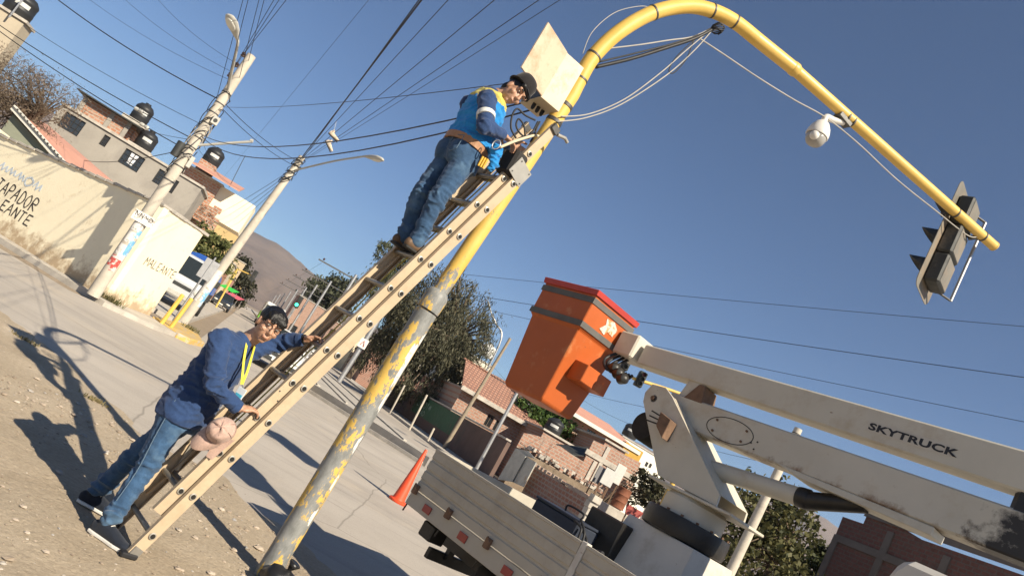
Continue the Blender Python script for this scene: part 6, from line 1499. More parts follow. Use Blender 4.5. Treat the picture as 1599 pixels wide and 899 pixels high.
# leafy tree on the right behind the turret
b = at(1165, 960, 27); b.z = 0
tree('broadleaf_tree', 'leafy roadside tree behind the turret and the right-hand pole', b, [b, V(b.x, 27, 2), V(b.x+.3, 27, 3.6)], [(at(1180, 800, 27), (1.7, 1.4, 1.4)), (at(1225, 815, 27), (1.2, 1.1, 1.2)), (at(1150, 850, 27), (1.7, 1.4, 1.5)), (at(1200, 870, 27), (1.8, 1.4, 1.3)), (at(1140, 790, 27), (.9, .9, .9))], 6500, .19, (.035, .042, .018), (.145, .135, .055), 11, 110, 0, 1.5, .18)
b = V(18.5, 33, 0)
tree('garden_shrub', 'low dark shrub left of the dark brick building', b, [b, V(18.5, 33, 1.5)], [(at(1275, 880, 33), (1.3, 1.1, 1.0)), (at(1295, 868, 33), (.9, .8, .7)), (at(1240, 890, 33), (1.3, 1.1, 1.0))], 3500, .2, (.03, .04, .018), (.11, .115, .045), 12, 50, 0, 1.5, .1)
b = V(9.4, 41, 0)
tree('garden_shrub', 'small dark tree beside the white block and rusty drum', b, [b, V(9.4, 41, 1.2)], [(at(1005, 760, 41), (.9, .8, 1.0)), (at(1018, 775, 41), (.8, .8, .8))], 2200, .2, (.03, .034, .018), (.10, .09, .05), 13, 40, 0, 1.6, .1)
# ------------------------------------------------------------------ across the avenue: walls and houses on the right
westP = aR + WD*2.0; WN = -WD                                    # line of the avenue's right-hand frontage; it faces WN
SN = V(hn.x, hn.y, 0)                                            # sunny faces look this way
def west(t, z=0, off=0): return westP + SD*t + WN*off + V(0, 0, z)
def wq(x, y, off=0): p = onplane(x, y, westP + WN*off, WN) - westP; return p.dot(SD), p.z
M_DKWALL = mat('dark_plaster_wall', (.13, .085, .07), .9, .2, .9, .2, 20, stain=(.09, .075, .065), stain_scale=.8, stain_lo=.5, stain_hi=.7)
M_GREENP = mat('green_painted_panel', (.035, .10, .055), .7, .15, 1.5, .1, 20, stain=(.10, .08, .06), stain_scale=1.2, stain_lo=.58, stain_hi=.7)
M_PALEP = mat('pale_green_lettering', (.30, .38, .32), .8, .1, 9, 0)
fw = thing('street_wall', 'long dark street wall with a green painted panel across the avenue', 'wall', west(25))
MB().prism([west(11), west(44), west(44, 2.1), west(11, 1.95)], WD*.2).build('wall_panel', M_DKWALL, fw)
t0, _z = wq(712, 660); t1, _z = wq(641, 640)
MB().prism([west(t0, .75, .01), west(t1, .75, .01), west(t1, 2.04, .01), west(t0, 1.96, .01)], -WN*.008).build('painted_panel', M_GREENP, fw)
sprayed('LADO1*', west(t1-.8, 1.30, .014), -SD, (0,0,1), WN, .42, .50, M_PALEP, fw, .06, .3, 3)
sprayed('EAD', west(t1-2.2, .85, .014), -SD, (0,0,1), WN, .30, .45, M_PALEP, fw, .05, .3, 6)
q = random.Random(12); t = 11.2
while t < 43.5:
    L = q.uniform(.5, .9); MB().box(west(t+L/2, 2.0 + .15*(t-11)/33 + .04, -.1), (L-.02, .30, .09), (SD, WD, V(0,0,1))).build('coping_slab', M_CONC, fw, bevel=.01); t += L
for x, y, x2, y2, lb in ((608, 647, 632, 601, 'thin pale post at the left end of the dark street wall'), (639, 671, 667, 616, 'thin pale post at the edge of the green panel'), (668, 688, 678, 668, 'short stump of a post on the pavement before the wall')):
    p = gp(x, y, .14); o = MB().tube([p, at(x2, y2, p.y)], .05, 8).build('fence_post', M_POLE, smooth='auto', world_off=p); tag(o, lb, 'post', 'posts along the street wall')
p = west(15.5, .14, .9); p = at(693, 700, p.y); ptop = at(797, 528, p.y); p.z = 0; px0 = at(693, 700, p.y)
o = MB().tube([V(px0.x, px0.y, .1), ptop], [.11, .075], 10).build('timber_pole', mat('weathered_timber', (.27, .22, .16), .9, .25, 5, .4, 40), smooth='auto', world_off=p); tag(o, 'leaning weathered timber pole rising left of the orange bucket', 'pole')
p = at(742, 735, 36.0); ptop = at(808, 612, 36.0)
o = MB().tube([V(p.x, p.y, -.02), p, ptop], [.085, .085, .08], 10).build('steel_pole', M_STEEL, smooth='auto', world_off=p); tag(o, 'straight grey steel pole just below the orange bucket', 'pole')
# pavement sign pole beside the pepper tree
sgb = gp(524, 604); sgb.z = .1; sgt = at(640, 420, sgb.y)
sg = thing('street_sign', 'grey pole with a small white sign behind the ladder', 'sign', sgb)
MB().tube([sgb, at(590, 500, sgb.y)], .14, 12).build('post', M_STEEL, sg, smooth='auto')
ss = at(567, 536, sgb.y - .25); MB().box(ss, (.48, .02, .55), (V(.98, .2, 0), V(-.2, .98, 0), V(0,0,1))).build('panel', mat('white_sign', (.66, .62, .58), .5, .08, 3, 0), sg, bevel=.004)
MB().tube([ss + V(-.12, -.02, -.15), ss + V(0, -.02, .15), ss + V(.12, -.02, -.15)], .025, 6).build('sign_symbol', M_REDRIM, sg)

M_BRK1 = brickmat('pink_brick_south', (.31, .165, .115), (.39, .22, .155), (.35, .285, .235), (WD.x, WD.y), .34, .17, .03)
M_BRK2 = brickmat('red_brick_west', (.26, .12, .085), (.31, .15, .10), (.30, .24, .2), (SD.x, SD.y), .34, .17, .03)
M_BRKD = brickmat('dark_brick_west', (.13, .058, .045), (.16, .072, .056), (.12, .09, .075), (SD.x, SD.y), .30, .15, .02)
M_CLAY = brickmat('clay_roof_tiles', (.42, .21, .135), (.50, .29, .20), (.22, .12, .09), (WD.x, WD.y), .25, .16, .05)
def south(P): return P
def su(x, y, P): p = onplane(x, y, P, SN) - P; return p.dot(WD), p.z
def pxwall(parent, name, pts, P, n, m, thick=.2, z0=0.0):
    """wall whose outline top is read from the photo, standing on the ground in plane P,n"""
    top = [onplane(x, y, P, n) for x, y in pts]; a, b_ = top[0], top[-1]
    poly = [V(a.x, a.y, z0)] + top + [V(b_.x, b_.y, z0)]
    return MB().prism(poly, -Vector(n).normalized()*thick).build(name, m, parent)
# house with the clay roof
H1 = V(1.8, 49, 0)
ua, za = su(748, 612, H1); ub, zb = su(845, 682, H1); ze = (za+zb)/2
ul, _z = su(706, 600, H1); ul = max(ul, (west(24).x - H1.x)/WD.x + .7)
h1, d1 = block('house', 'low brick house under an orange clay roof behind the dark wall', H1, WD, ul, ub, 7, ze, M_BRK1, [rect(((764, 645), (774, 651), (763, 668), (754, 662)), H1, WD, SN), rect(((777, 655), (786, 661), (776, 676), (767, 670)), H1, WD, SN)], bars=(2, 1), roof_t=.02, over=.0)
MB().prism([H1 + WD*(ul-.3) + SN*.6 + V(0,0,ze-.1), H1 + WD*(ub+.3) + SN*.6 + V(0,0,ze-.1), H1 + WD*(ub-1.6) - SN*3.4 + V(0,0,ze+1.6), H1 + WD*(ul+.2) - SN*3.4 + V(0,0,ze+1.75)], (0, 0, .10)).build('clay_roof', M_CLAY, h1)
MB().bar(H1 + WD*(ul-.3) + SN*.64 + V(0,0,ze-.05), H1 + WD*(ub+.3) + SN*.64 + V(0,0,ze-.05), .09, .26).build('eave_beam', M_CONC, h1)
for k in range(18):
    c = H1 + WD*lerp(ul, ub-1.7, (k+.5)/18) - SN*3.4 + V(0,0,ze+1.84); MB().box(c, ((ub-1.7-ul)/18-.02, .26, .10), (WD, SN, V(0,0,1))).build('ridge_tile', M_CLAY, h1, bevel=.02)
tk = onplane(860, 676, H1 + SN*2.5, SN); water_tank(tk, .55, 1.0, 'black water tank beside the bright green tree under the bucket', group='rooftop water tanks')
tb = thing('tank_stand', 'brick stand carrying the tank below the bucket', 'stand', V(tk.x, tk.y, 0)); MB().box(V(tk.x, tk.y, tk.z/2-.02), (.9, .9, tk.z-.04), (WD, SN, V(0,0,1))).build('pier', M_BRK1, tb)
MB().box(V(tk.x, tk.y, tk.z-.03), (1.15, 1.15, .05), (WD, SN, V(0,0,1))).build('slab', M_CONC, tb)
# unfinished pink brick walls
P2 = V(6.5, 41.5, 0)
pb_ = thing('brick_ruin', 'unfinished pink brick walls with a broken stepped top', 'wall', V(6.5, 42, 0))
pxwall(pb_, 'brick_wall', [(818, 676), (830, 678), (842, 681), (858, 690), (876, 697), (893, 709), (911, 720)], P2, SN, M_BRK1)
pxwall(pb_, 'brick_wall', [(911.5, 719), (927, 687), (951, 698), (976, 710), (1001, 722), (989, 758)], P2 + SN*.004, SN, M_BRK1)
for x, y, x2, y2 in ((951, 698, 925, 752), (930, 720, 912, 755)): a, b_ = onplane(x, y, P2 + SN*.03, SN), onplane(x2, y2, P2 + SN*.03, SN); MB().bar(a, V(a.x, a.y, b_.z), .22, .08, SN).build('concrete_post', M_CONC, pb_)
a, b_ = onplane(905, 722, P2 + SN*.05, SN), onplane(990, 757, P2 + SN*.05, SN); MB().bar(V(a.x, a.y, b_.z+.3), V(b_.x, b_.y, b_.z+.3), .28, .07, SN).build('concrete_beam', M_CONC, pb_)
q = random.Random(31)
for k in range(46):
    s_ = k/45; x, y = lerp(822, 940, s_), lerp(696, 768, s_); P = onplane(x + q.uniform(-5, 5), y + q.uniform(-4, 5), P2 + SN*q.uniform(.2, .8), SN)
    MB().box(P, (q.uniform(.15, .4), q.uniform(.15, .3), q.uniform(.1, .25)), (V(math.cos(k), math.sin(k), 0), V(-math.sin(k), math.cos(k), 0), V(0,0,1))).build('loose_brick', M_CONC if k % 3 else M_BRK1, pb_, bevel=.02)
M_RUB2 = m_ground('rubble_soil', (.16, .12, .09), (.24, .19, .14), (.30, .24, .18), 1.2, 4, .6, .05)
a, b_ = onplane(815, 702, P2 + SN*.9, SN), onplane(945, 776, P2 + SN*.9, SN)
MB().prism([V(a.x, a.y, 0), V(b_.x, b_.y, 0), b_, a], -SN*.85).build('rubble_bank', M_RUB2, pb_)
# brick boundary wall in shade along the frontage
sw = thing('brick_wall', 'shaded brick frontage wall with broken top behind the truck bed', 'wall', west(6))
tA, _z = wq(836, 728); 
pw_ = [(836, 728), (850, 738), (866, 746), (880, 757), (897, 764), (912, 775), (925, 781)]
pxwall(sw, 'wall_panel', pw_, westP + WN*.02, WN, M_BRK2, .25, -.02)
for k in range(16):
    x, y = lerp(838, 924, k/15), lerp(728, 780, k/15); P = onplane(x, y-1, westP - WN*.1, WN); MB().box(P, (q.uniform(.2, .42), .25, q.uniform(.07, .16)), (SD, WD, V(0,0,1))).build('loose_brick', M_BRK1, sw, bevel=.01)
e_ = onplane(926, 781, westP, WN)
for k in range(7): MB().box(V(e_.x, e_.y, .2 + k*.24) + SD*(-.1 + .08*(k % 2)), (.34, .34, .23), (SD, WD, V(0,0,1))).build('quoin_block', M_CONC, sw, bevel=.01)
# corrugated sheets
cs = thing('sheet_shelter', 'pale corrugated metal sheets leaning above the truck bed edge', 'shelter', west(12))
for k, (x, y, x2, y2, x3, y3, x4, y4) in enumerate(((778, 748, 806, 700, 822, 712, 800, 752), (806, 700, 826, 704, 836, 716, 822, 712), (800, 752, 822, 712, 838, 722, 818, 760))):
    off = [.5, .35, .42][k]; cr_ = [onplane(a, b_, westP + WN*off, WN) for a, b_ in ((x, y), (x2, y2), (x3, y3), (x4, y4))]
    MB().prism(cr_, WN*.03).build('corrugated_sheet', mat('zinc_sheet', (.40, .40, .37), .55, .2, 3, .2, 20, metal=.2, stain=(.32, .2, .12), stain_scale=2.5, stain_lo=.58, stain_hi=.7), cs)
# two-storey brick house with verandah
H2 = V(8.0, 51.5, 0)
ua, za = su(893, 640, H2); ub, zb = su(978, 690, H2)
h2, d2 = block('house', 'two-storey brick house with a sheet roof and shaded verandah', H2, WD, ua, ub, 6, (za+zb)/2 - .3, M_BRK1, [rect(((919, 668), (932, 677), (922, 690), (910, 683)), H2, WD, SN), rect(((938, 684), (958, 695), (951, 708), (932, 697)), H2, WD, SN)], bars=(3, 1), roof_t=.02, over=0)
zr = (za+zb)/2
MB().prism([H2 + WD*(ua-.3) + SN*.9 + V(0,0,zr-.3), H2 + WD*(ub+.8) + SN*.9 + V(0,0,zr-.3), H2 + WD*(ub+.8) - SN*5 + V(0,0,zr+.9), H2 + WD*(ua-.3) - SN*5 + V(0,0,zr+.9)], (0, 0, .07)).build('sheet_roof', M_PINK, h2)
MB().bar(H2 + WD*(ua-.3) + SN*.93 + V(0,0,zr-.26), H2 + WD*(ub+.8) + SN*.93 + V(0,0,zr-.26), .05, .24).build('fascia', M_WALLW, h2)
yb = onplane(984, 706, H2 + SN*.6, SN); MB().box(yb, (1.5, .5, .9), (WD, SN, V(0,0,1))).build('yellow_parapet', mat('ochre_paint', (.42, .25, .04), .7, .15, 3, .1, 30), h2)
# more unfinished rooms stepping up behind the ruin
for k, (x0, y0, x1, y1, Y_, mm_, lb) in enumerate(((850, 672, 896, 698, 46.5, M_BRK1, 'small brick room behind the broken brick wall'), (945, 690, 978, 704, 47.0, M_BRK1, 'brick parapet room in front of the white block'), (800, 640, 834, 655, 58.0, mat('plum_plaster', (.20, .12, .10), .9, .15, 1, .2, 15), 'dark plastered house end left of the green tree'))):
    Pq = V(at(x0, y0, Y_).x, Y_, 0); ua, za = su(x0, y0, Pq); ub, zb = su(x1, y1, Pq); w_ = ub-ua
    block('house', lb, Pq, WD, ua, ub, 4, (za+zb)/2, mm_, [(ua+w_*.3, ua+w_*.62, (za+zb)/2-1.5, (za+zb)/2-.55)], bars=(2, 1), over=.15)
ter = thing('lean_to', 'dark sheet lean-to roof on posts behind the broken wall', 'shelter', V(8.2, 44, 0))
tr = [onplane(x, y, P2 - SN*1.2, SN) for x, y in ((868, 694), (926, 700))]; tf_ = [p + SN*1.1 - V(0, 0, .35) for p in tr]
MB().prism([tr[0], tr[1], tf_[1], tf_[0]], (0, 0, .06)).build('sheet', M_BLKP, ter)
for p in tf_ + tr: MB().bar(V(p.x, p.y, 0), p, .09, .09, SN).build('post', M_BARK, ter)
# white block of flats behind
H4 = V(15.5, 78, 0)
ua, za = su(972, 682, H4); ub, zb = su(1042, 722, H4)
h4, d4 = block('building', 'white plastered block with small dark windows behind the brick houses', H4, WD, ua, ub, 10, (za+zb)/2, mat('bright_white_plaster', (.72, .69, .60), .85, .05, .8, .1, 10), [rect(((1009, 720), (1013, 722), (1010, 729), (1006, 727)), H4, WD, SN), rect(((1015, 722), (1019, 725), (1015, 731), (1012, 729)), H4, WD, SN), rect(((1002, 735), (1005, 737), (1002, 742), (999, 740)), H4, WD, SN), rect(((1017, 746), (1021, 748), (1018, 754), (1014, 752)), H4, WD, SN)], bars=(2, 1))
c = onplane(981, 682, H4 - SN*2, SN); c.z = max(c.z, (za+zb)/2+.13); water_tank(c, .8, 1.5, 'small black water tank on the white block of flats', group='rooftop water tanks')
H5 = V(3.2, 84, 0)
ua, za = su(722, 548, H5); ub, zb = su(770, 572, H5)
h5, d5 = block('building', 'cream house with roof tank right of the pepper tree', H5, WD, ua, ub, 8, (za+zb)/2, mat('pale_cream_plaster', (.56, .51, .42), .85, .08, .8, .1, 10), [], bars=(2, 1))
c = onplane(757, 556, H5 - SN*2, SN); c.z = max(c.z, (za+zb)/2+.13); water_tank(c, .9, 1.5, 'white water tank on the cream house beside the pepper tree', m=mat('white_tank', (.5, .5, .48), .5, .06, 4, 0), group='rooftop water tanks')
for k in range(14):
    p = H5 + WD*lerp(ua, ub, .0+.04*k) + SN*.8 + V(0, 0, (za+zb)/2 - 2.6); MB().bar(p, p + V(0,0,1.1), .06, .06).build('railing_bar', M_RUST, h5)
# drum, blocks and sacks by the frontage
M_DRUM = mat('rusty_drum', (.20, .075, .04), .8, .35, 4, .3, 40)
dp = at(962, 792, 33.0); dtop = at(975, 762, 33.0)
dr = thing('steel_drum', 'rusty brown steel drum standing on blocks behind the turret', 'drum', V(dp.x, dp.y, 0))
MB().lathe(dp, [(.30, 0), (.31, .02), (.30, .05), (.30, .28), (.315, .30), (.30, .32), (.30, .56), (.315, .58), (.30, .6), (.30, .84), (.31, .86), (.29, .88)], (0,0,1), 24).build('shell', M_DRUM, dr, smooth='auto')
MB().box(V(dp.x, dp.y, dp.z/2-.02), (1.2, .9, dp.z-.03), (WD, SN, V(0,0,1))).build('block_base', M_CONC, dr, bevel=.02)
for k, (x, y, w_, h_, c_, lb) in enumerate(((950, 745, .62, .75, (.46, .46, .44), 'white panel propped behind the rusty drum'), (966, 740, .5, .9, (.50, .49, .46), 'tall white panel right behind the rusty drum'), (937, 742, .5, .8, (.16, .16, .17), 'dark grey door panel leaning at the brick wall'))):
    P = at(x, y, 35.5 + k*.4); o = thing('panel', lb, 'panel', V(P.x, P.y, 0)); mm_ = mat('panel_paint_%d' % k, c_, .7, .08, 3, .05, 30)
    MB().box(P, (w_, .05, h_), (WD, SN, V(0,0,1))).build('board', mm_, o, bevel=.01)
    for s_ in (-1, 1): MB().bar(V(P.x, P.y, 0) + WD*w_*.4*s_ - SN*.05, P + WD*w_*.4*s_ - SN*.05, .05, .05).build('stand_leg', M_RUST, o)
P = at(990, 800, 31.0); o = thing('barrow', 'faded red barrow tray behind the turret base', 'barrow', V(P.x, P.y, 0))
MB().add([P + V(-.4, 0, .18), P + V(.4, .1, .18), P + V(.3, .5, .18), P + V(-.3, .5, .18), P + V(-.25, .1, -.2), P + V(.25, .15, -.2), P + V(.2, .4, -.2), P + V(-.2, .4, -.2)], [(3,2,1,0), (4,5,6,7), (0,1,5,4), (1,2,6,5), (2,3,7,6), (3,0,4,7)]).build('tray', mat('faded_red', (.40, .10, .09), .6, .2, 5, .1, 30), o)
for s_ in (-.2, .2): MB().bar(P + V(s_, .25, -.2), V(P.x+s_, P.y+.25, 0), .05, .05).build('leg', M_RUST, o)
# right: concrete pole and the dark brick building
rpY = 24.0; rb = at(1139, 896, rpY); rt_ = at(1247, 669, rpY)
rpole = thing('utility_pole', 'plain pale concrete pole on the right behind the booms', 'utility pole', V(rb.x, rb.y, 0))
MB().tube([V(rb.x-.02, rb.y, 0), rt_], [.17, .125], 18).build('pole', M_POLE, rpole, smooth='auto')
for t in (.95, .97): MB().lathe(lerp(V(rb.x, rb.y, 0), rt_, t), [(.135, 0), (.138, .03)], (0,0,1), 14).build('strap_band', M_STEELD, rpole)
RP = V(16.0, 27.0, 0)
dk = thing('building', 'dark unfinished brick building at the lower right corner', 'building', V(17, 26, 0))
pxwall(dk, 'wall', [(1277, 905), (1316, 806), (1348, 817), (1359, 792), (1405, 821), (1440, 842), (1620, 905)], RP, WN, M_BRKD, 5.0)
M_BEAM = mat('grey_ring_beam', (.135, .115, .10), .9, .15, 2, .2, 30)
for pa_, pb2 in (((1304, 838), (1600, 935)), ((1352, 800), (1620, 900))):
    a, b_ = onplane(*pa_, RP + WN*.02, WN), onplane(*pb2, RP + WN*.02, WN); MB().bar(a, V(b_.x, b_.y, a.z), .07, .26).build('ring_beam', M_BEAM, dk)
for x, y in ((1308, 835), (1392, 830), (1480, 868)):
    a = onplane(x, y, RP + WN*.025, WN); MB().bar(V(a.x, a.y, 0), a, .28, .07, WN).build('concrete_post', M_BEAM, dk)
for k, (x, y) in enumerate(((1408, 818), (1432, 832), (1440, 836), (1452, 842))):
    a = onplane(x, y, RP, WN); MB().tube([a, a + V(0, 0, .5)], .02, 6).build('rebar', M_RUST, dk)
# second signal mast beyond the truck
m2Y = 30.0; mb0 = at(1030, 790, m2Y); mb1 = at(1107, 645, m2Y)
ms2 = thing('traffic_mast', 'distant yellow signal mast half hidden by the bucket truck turret', 'mast', V(mb0.x, mb0.y, 0))
MB().tube([V(mb0.x, mb0.y, 0), mb1], .10, 14).build('pole', M_YEL, ms2, smooth='auto')
ae = at(988, 590, m2Y - .5); MB().tube(bez([mb1, lerp(mb1, ae, .3) + V(0, 0, .25), ae], 6), .065, 12).build('arm', M_YEL, ms2, smooth='auto')
for k, (x, y) in enumerate(((978, 566), (1000, 592))):
    c = at(x, y, m2Y - .5); hs = MB().box(c, (.32, .28, .62), (V(1,0,0), V(0,1,0), V(0,0,1))).build('signal_head', M_BLKP, ms2, bevel=.03)
    for z in (-.19, 0, .19):
        MB().lathe(c + V(0, -.14, z), [(.085, 0), (.095, .16), (.09, .16), (.08, .01)], (0,-1,0), 16).build('visor', M_BLKP, hs)
        MB().lathe(c + V(0, -.142, z), [(.075, 0), (.06, .015), (.001, .02)], (0,-1,0), 14).build('lens', mat('dull_red_lens', (.16, .015, .012), .3, .1, 9, 0) if z > .1 else M_BLKP, hs)
# tall lamp standard beyond the clay roof house
lpY = 66.0; l0 = at(772, 600, lpY); lm = thing('street_lamp', 'slim grey street lamp above the clay roof left of the bucket', 'street lamp', V(l0.x-1.5, lpY, 0))
t_ = at(768, 492, lpY); MB().tube(bez([V(l0.x-1.2, lpY, 0), at(779, 540, lpY), at(774, 505, lpY), t_], 6), .08, 8).build('pole', M_STEEL, lm, smooth=True)
cobra(lm, t_, lerp(t_, at(764, 478, lpY), .5), at(767, 488, lpY), .05, 1.1, at(762, 471, lpY) - t_, hw=.28)

# ------------------------------------------------------------------ far avenue: houses, vehicles, overhead-line poles
cols = [('ochre', (.50, .36, .17)), ('brick orange', (.38, .19, .12)), ('cream', (.60, .52, .38)), ('yellow', (.55, .40, .13)), ('pink', (.48, .28, .22)), ('tan', (.42, .33, .22)), ('white', (.62, .60, .54)), ('brown', (.26, .17, .11))]
q = random.Random(8); t = 44.0; k = 0
while t < 190:
    L = q.uniform(10, 17); hgt = q.choice((3.6, 4.6, 5.8, 6.8)); nm, c_ = cols[k % 8]; fp = avL0 - WD*2.0
    hl = []; 
    for fl in range(1 if hgt < 5 else 2):
        for j in range(3): u = t + 1.5 + j*(L-2)/3; hl.append((u, u+1.3, 1.0+fl*2.7, 2.2+fl*2.7))
    block('building', '%s street front %s down the left side of the avenue' % (nm, ['nearest', 'second', 'third', 'fourth', 'fifth', 'sixth', 'seventh', 'eighth', 'ninth', 'tenth', 'eleventh', 'twelfth', 'thirteenth', 'fourteenth', 'fifteenth'][k]), fp, SD, t, t+L-.3, 9, hgt, mat('street_front_%d' % (k % 8), c_, .9, .12, .6, .15, 10), hl, bars=(2, 1)); t += L; k += 1
# right side, further down
RW = [(60, 12, 4.2, 'brick orange'), (74, 14, 5.4, 'cream'), (92, 16, 4.6, 'tan'), (112, 18, 6.2, 'brick orange')]
for k, (t, L, hgt, nm) in enumerate(RW):
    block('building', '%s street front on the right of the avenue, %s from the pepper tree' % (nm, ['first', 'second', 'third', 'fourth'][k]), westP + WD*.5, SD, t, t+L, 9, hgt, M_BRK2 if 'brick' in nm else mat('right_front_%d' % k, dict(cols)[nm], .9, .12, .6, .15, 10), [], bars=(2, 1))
bb_ = at(478, 486, 118); hb5 = V(bb_.x, 118, 0)
ua, za = su(462, 472, hb5); ub, zb = su(508, 484, hb5)
block('building', 'pink brick building between the ladder and the tram poles', hb5, WD, ua, ub, 9, max(za, zb), M_BRK1, [(ua+1, ua+2.2, 1, 2.2), (ua+3.4, ua+4.6, 1, 2.2)], bars=(2, 1))
# overhead line poles on the median
tp0 = at(452, 470, 62); tp0 = m0 + nose*3.0 + SD*36
for k, t in enumerate((0, 16, 30, 45, 62, 80, 100, 122, 146)):
    b = m0 + nose*(3.3) + SD*(26 + t) + V(0, 0, .3); pt2 = thing('line_pole', 'grey overhead-line pole on the median, %s from the ladder' % ['first', 'second', 'third', 'fourth', 'fifth', 'sixth', 'seventh', 'eighth', 'ninth'][k], 'pole', b, group='overhead-line poles on the median')
    MB().tube([b, b + V(0, 0, 6.4)], [.13, .10], 10).build('post', M_STEEL, pt2, smooth='auto')
    if k < 5:
        MB().bar(b + V(0,0,6.0) - WD*2.6, b + V(0,0,6.15) + WD*2.6, .07, .09).build('cross_arm', M_STEELD, pt2)
        for s_ in (-1, 1): MB().lathe(b + V(0,0,6.1) + WD*2.3*s_, [(.03, 0), (.07, .05), (.07, .12), (.03, .16)], (0,0,1), 10).build('insulator', M_PORC, pt2)

def car(name, label, P, head, c, L=4.2, W=1.7, Hh=1.45, kind='car', group=None):
    """own axes: x forward, y left; P is the middle of the front bumper on the road"""
    head = Vector(head).normalized(); t = thing(name, label, 'car', P, math.atan2(head.y, head.x), group=group, local=True)
    pm = mat('car_paint_' + label[:9], c, .3, .05, 3, 0, spec=.6)
    prof = [(-.02, .42), (0, .30), (-L, .30), (-L-.02, .55), (-L+.02, .92), (-L+.5, .98), (-1.15, .94), (-.25, .80), (-.03, .66)]
    def lo(x, z, y):
        return V(x, y, z)
    bmk = MB(); n = len(prof); ys = [(-W/2+.03), (-W/2), (W/2), (W/2-.03)]
    bmk.prism([V(x, -W/2, z) for x, z in prof], (0, W, 0)); body_ = bmk.build('body', pm, t, bevel=.05)
    cp = [(-1.25, .93), (-1.95, Hh-.04), (-2.3, Hh), (-L+.95, Hh-.02), (-L+.25, .95)]
    g_ = MB(); vs = [V(x, s_*(W/2-.07 - (.16 if z > 1.1 else 0)), z) for s_ in (-1, 1) for x, z in cp]; m_ = len(cp)
    g_.add(vs, [tuple(range(m_))[::-1], tuple(range(m_, 2*m_))] + [(i, (i+1) % m_, (i+1) % m_ + m_, i+m_) for i in range(m_)]); gh = g_.build('glasshouse', glassmat('car_glass', (.02, .025, .025), .08), t, bevel=.02)
    MB().prism([V(-1.98, -W/2+.22, Hh-.015), V(-L+.95, -W/2+.22, Hh), V(-L+.95, W/2-.22, Hh), V(-1.98, W/2-.22, Hh-.015)], (0, 0, .025)).build('roof', pm, t, bevel=.008)
    for s_ in (-1, 1):
        for xa, xb in ((-1.25, -1.97), (-L+.25, -L+.97)): MB().bar((xa, s_*(W/2-.08), .94), (xb, s_*(W/2-.22), Hh), .06, .05).build('pillar', pm, t)
        MB().ell((-.10, s_*(W/2-.28), .64), (.12, .20, .085)).build('headlight', M_LENS, t, smooth=True)
        MB().ell((-1.45, s_*(W/2+.09), .98), (.07, .09, .06)).build('mirror', pm, t, smooth=True)
        MB().box((-L-.01, s_*(W/2-.2), .74), (.05, .28, .14)).build('tail_light', M_REFL, t, bevel=.01)
        for x in (-.78, -L+.75):
            wv = MB().lathe(V(x, s_*(W/2-.19), .30), [(.19, 0), (.27, .0), (.30, .03), (.30, .16), (.27, .19), (.19, .19)], (0, s_, 0), 22).build('wheel', M_RUB, t, smooth='auto')
            MB().lathe(V(x, s_*(W/2-.05), .30), [(.19, 0), (.17, .04), (.03, .045)], (0, s_, 0), 18).build('rim', M_STEEL, wv, smooth='auto')
    MB().box((.0, 0, .42), (.06, W-.3, .13)).build('bumper', M_BLKP, t, bevel=.02)
    MB().box((.0, 0, .62), (.05, W-.9, .10)).build('grille', M_BLKP, t, bevel=.01)
    MB().box((.035, 0, .44), (.012, .40, .11)).build('plate', M_POSTW, t)
    return t
wc = gp(424, 584); car('parked_car', 'white car facing us on the road behind the man', V(-5.55, 26.2, 0), -SD, (.66, .65, .62))
car('parked_car', 'dark hatchback far down the left lane of the avenue', V(-21.3, 68.5, 0), -SD, (.03, .035, .045))
car('parked_car', 'small white van-like car far off by the tram poles', V(-13.2, 74, 0), -SD, (.6, .6, .58), Hh=1.6)
# lorry with blue cover at the corner
lo_ = thing('lorry', 'small silver lorry with a blue tarpaulin cover parked beyond the wall', 'lorry', V(-10.55, 29.0, .12), math.atan2(-SD.y, -SD.x), local=True)
M_SILV = mat('silver_cab_paint', (.46, .47, .48), .35, .06, 3, 0, spec=.6)
M_TARP = m_cloth('blue_tarpaulin', (.018, .075, .30), .12, 60)
cp = [(0, .45), (0, 1.05), (-.12, 1.20), (-.55, 1.98), (-.75, 2.05), (-1.6, 2.05), (-1.6, .45)]
cabo = MB().prism([V(x, -.86, z) for x, z in cp], (0, 1.72, 0)).build('cab', M_SILV, lo_, bevel=.05)
MB().prism([V(-.115, -.72, 1.22), V(-.115, .72, 1.22), V(-.53, .68, 1.93), V(-.53, -.68, 1.93)], (.02, 0, .012)).build('windscreen', glassmat('car_glass'), cabo)
MB().box((.01, 0, .86), (.04, .7, .12)).build('grille', M_BLKP, cabo, bevel=.01)
MB().box((.04, 0, .52), (.12, 1.7, .2)).build('bumper', M_LAMPG, cabo, bevel=.03)
for s_ in (-1, 1):
    MB().ell((-.01, .62*s_, .84), (.05, .17, .10)).build('headlight', M_LENS, cabo, smooth=True)
    MB().box((-.25, 1.0*s_, 1.5), (.08, .16, .26)).build('mirror', M_BLKP, cabo, bevel=.02)
    MB().prism([V(-.62, .862*s_, 1.25), V(-1.45, .862*s_, 1.25), V(-1.45, .862*s_, 1.88), V(-.82, .862*s_, 1.88)], (0, .006*s_, 0)).build('side_window', glassmat('car_glass'), cabo)
    for x in (-.6, -3.4): 
        wv = MB().lathe(V(x, .66*s_, .36), [(.22, 0), (.33, 0), (.36, .04), (.36, .18), (.33, .22), (.22, .22)], (0, s_, 0), 22).build('wheel', M_RUB, lo_, smooth='auto'); MB().lathe(V(x, .84*s_, .36), [(.22, 0), (.15, .04), (.02, .05)], (0, s_, 0), 16).build('rim', M_STEEL, wv)
MB().box((-3.1, 0, .85), (2.9, 1.8, .35)).build('load_bed', M_BLKP, lo_)
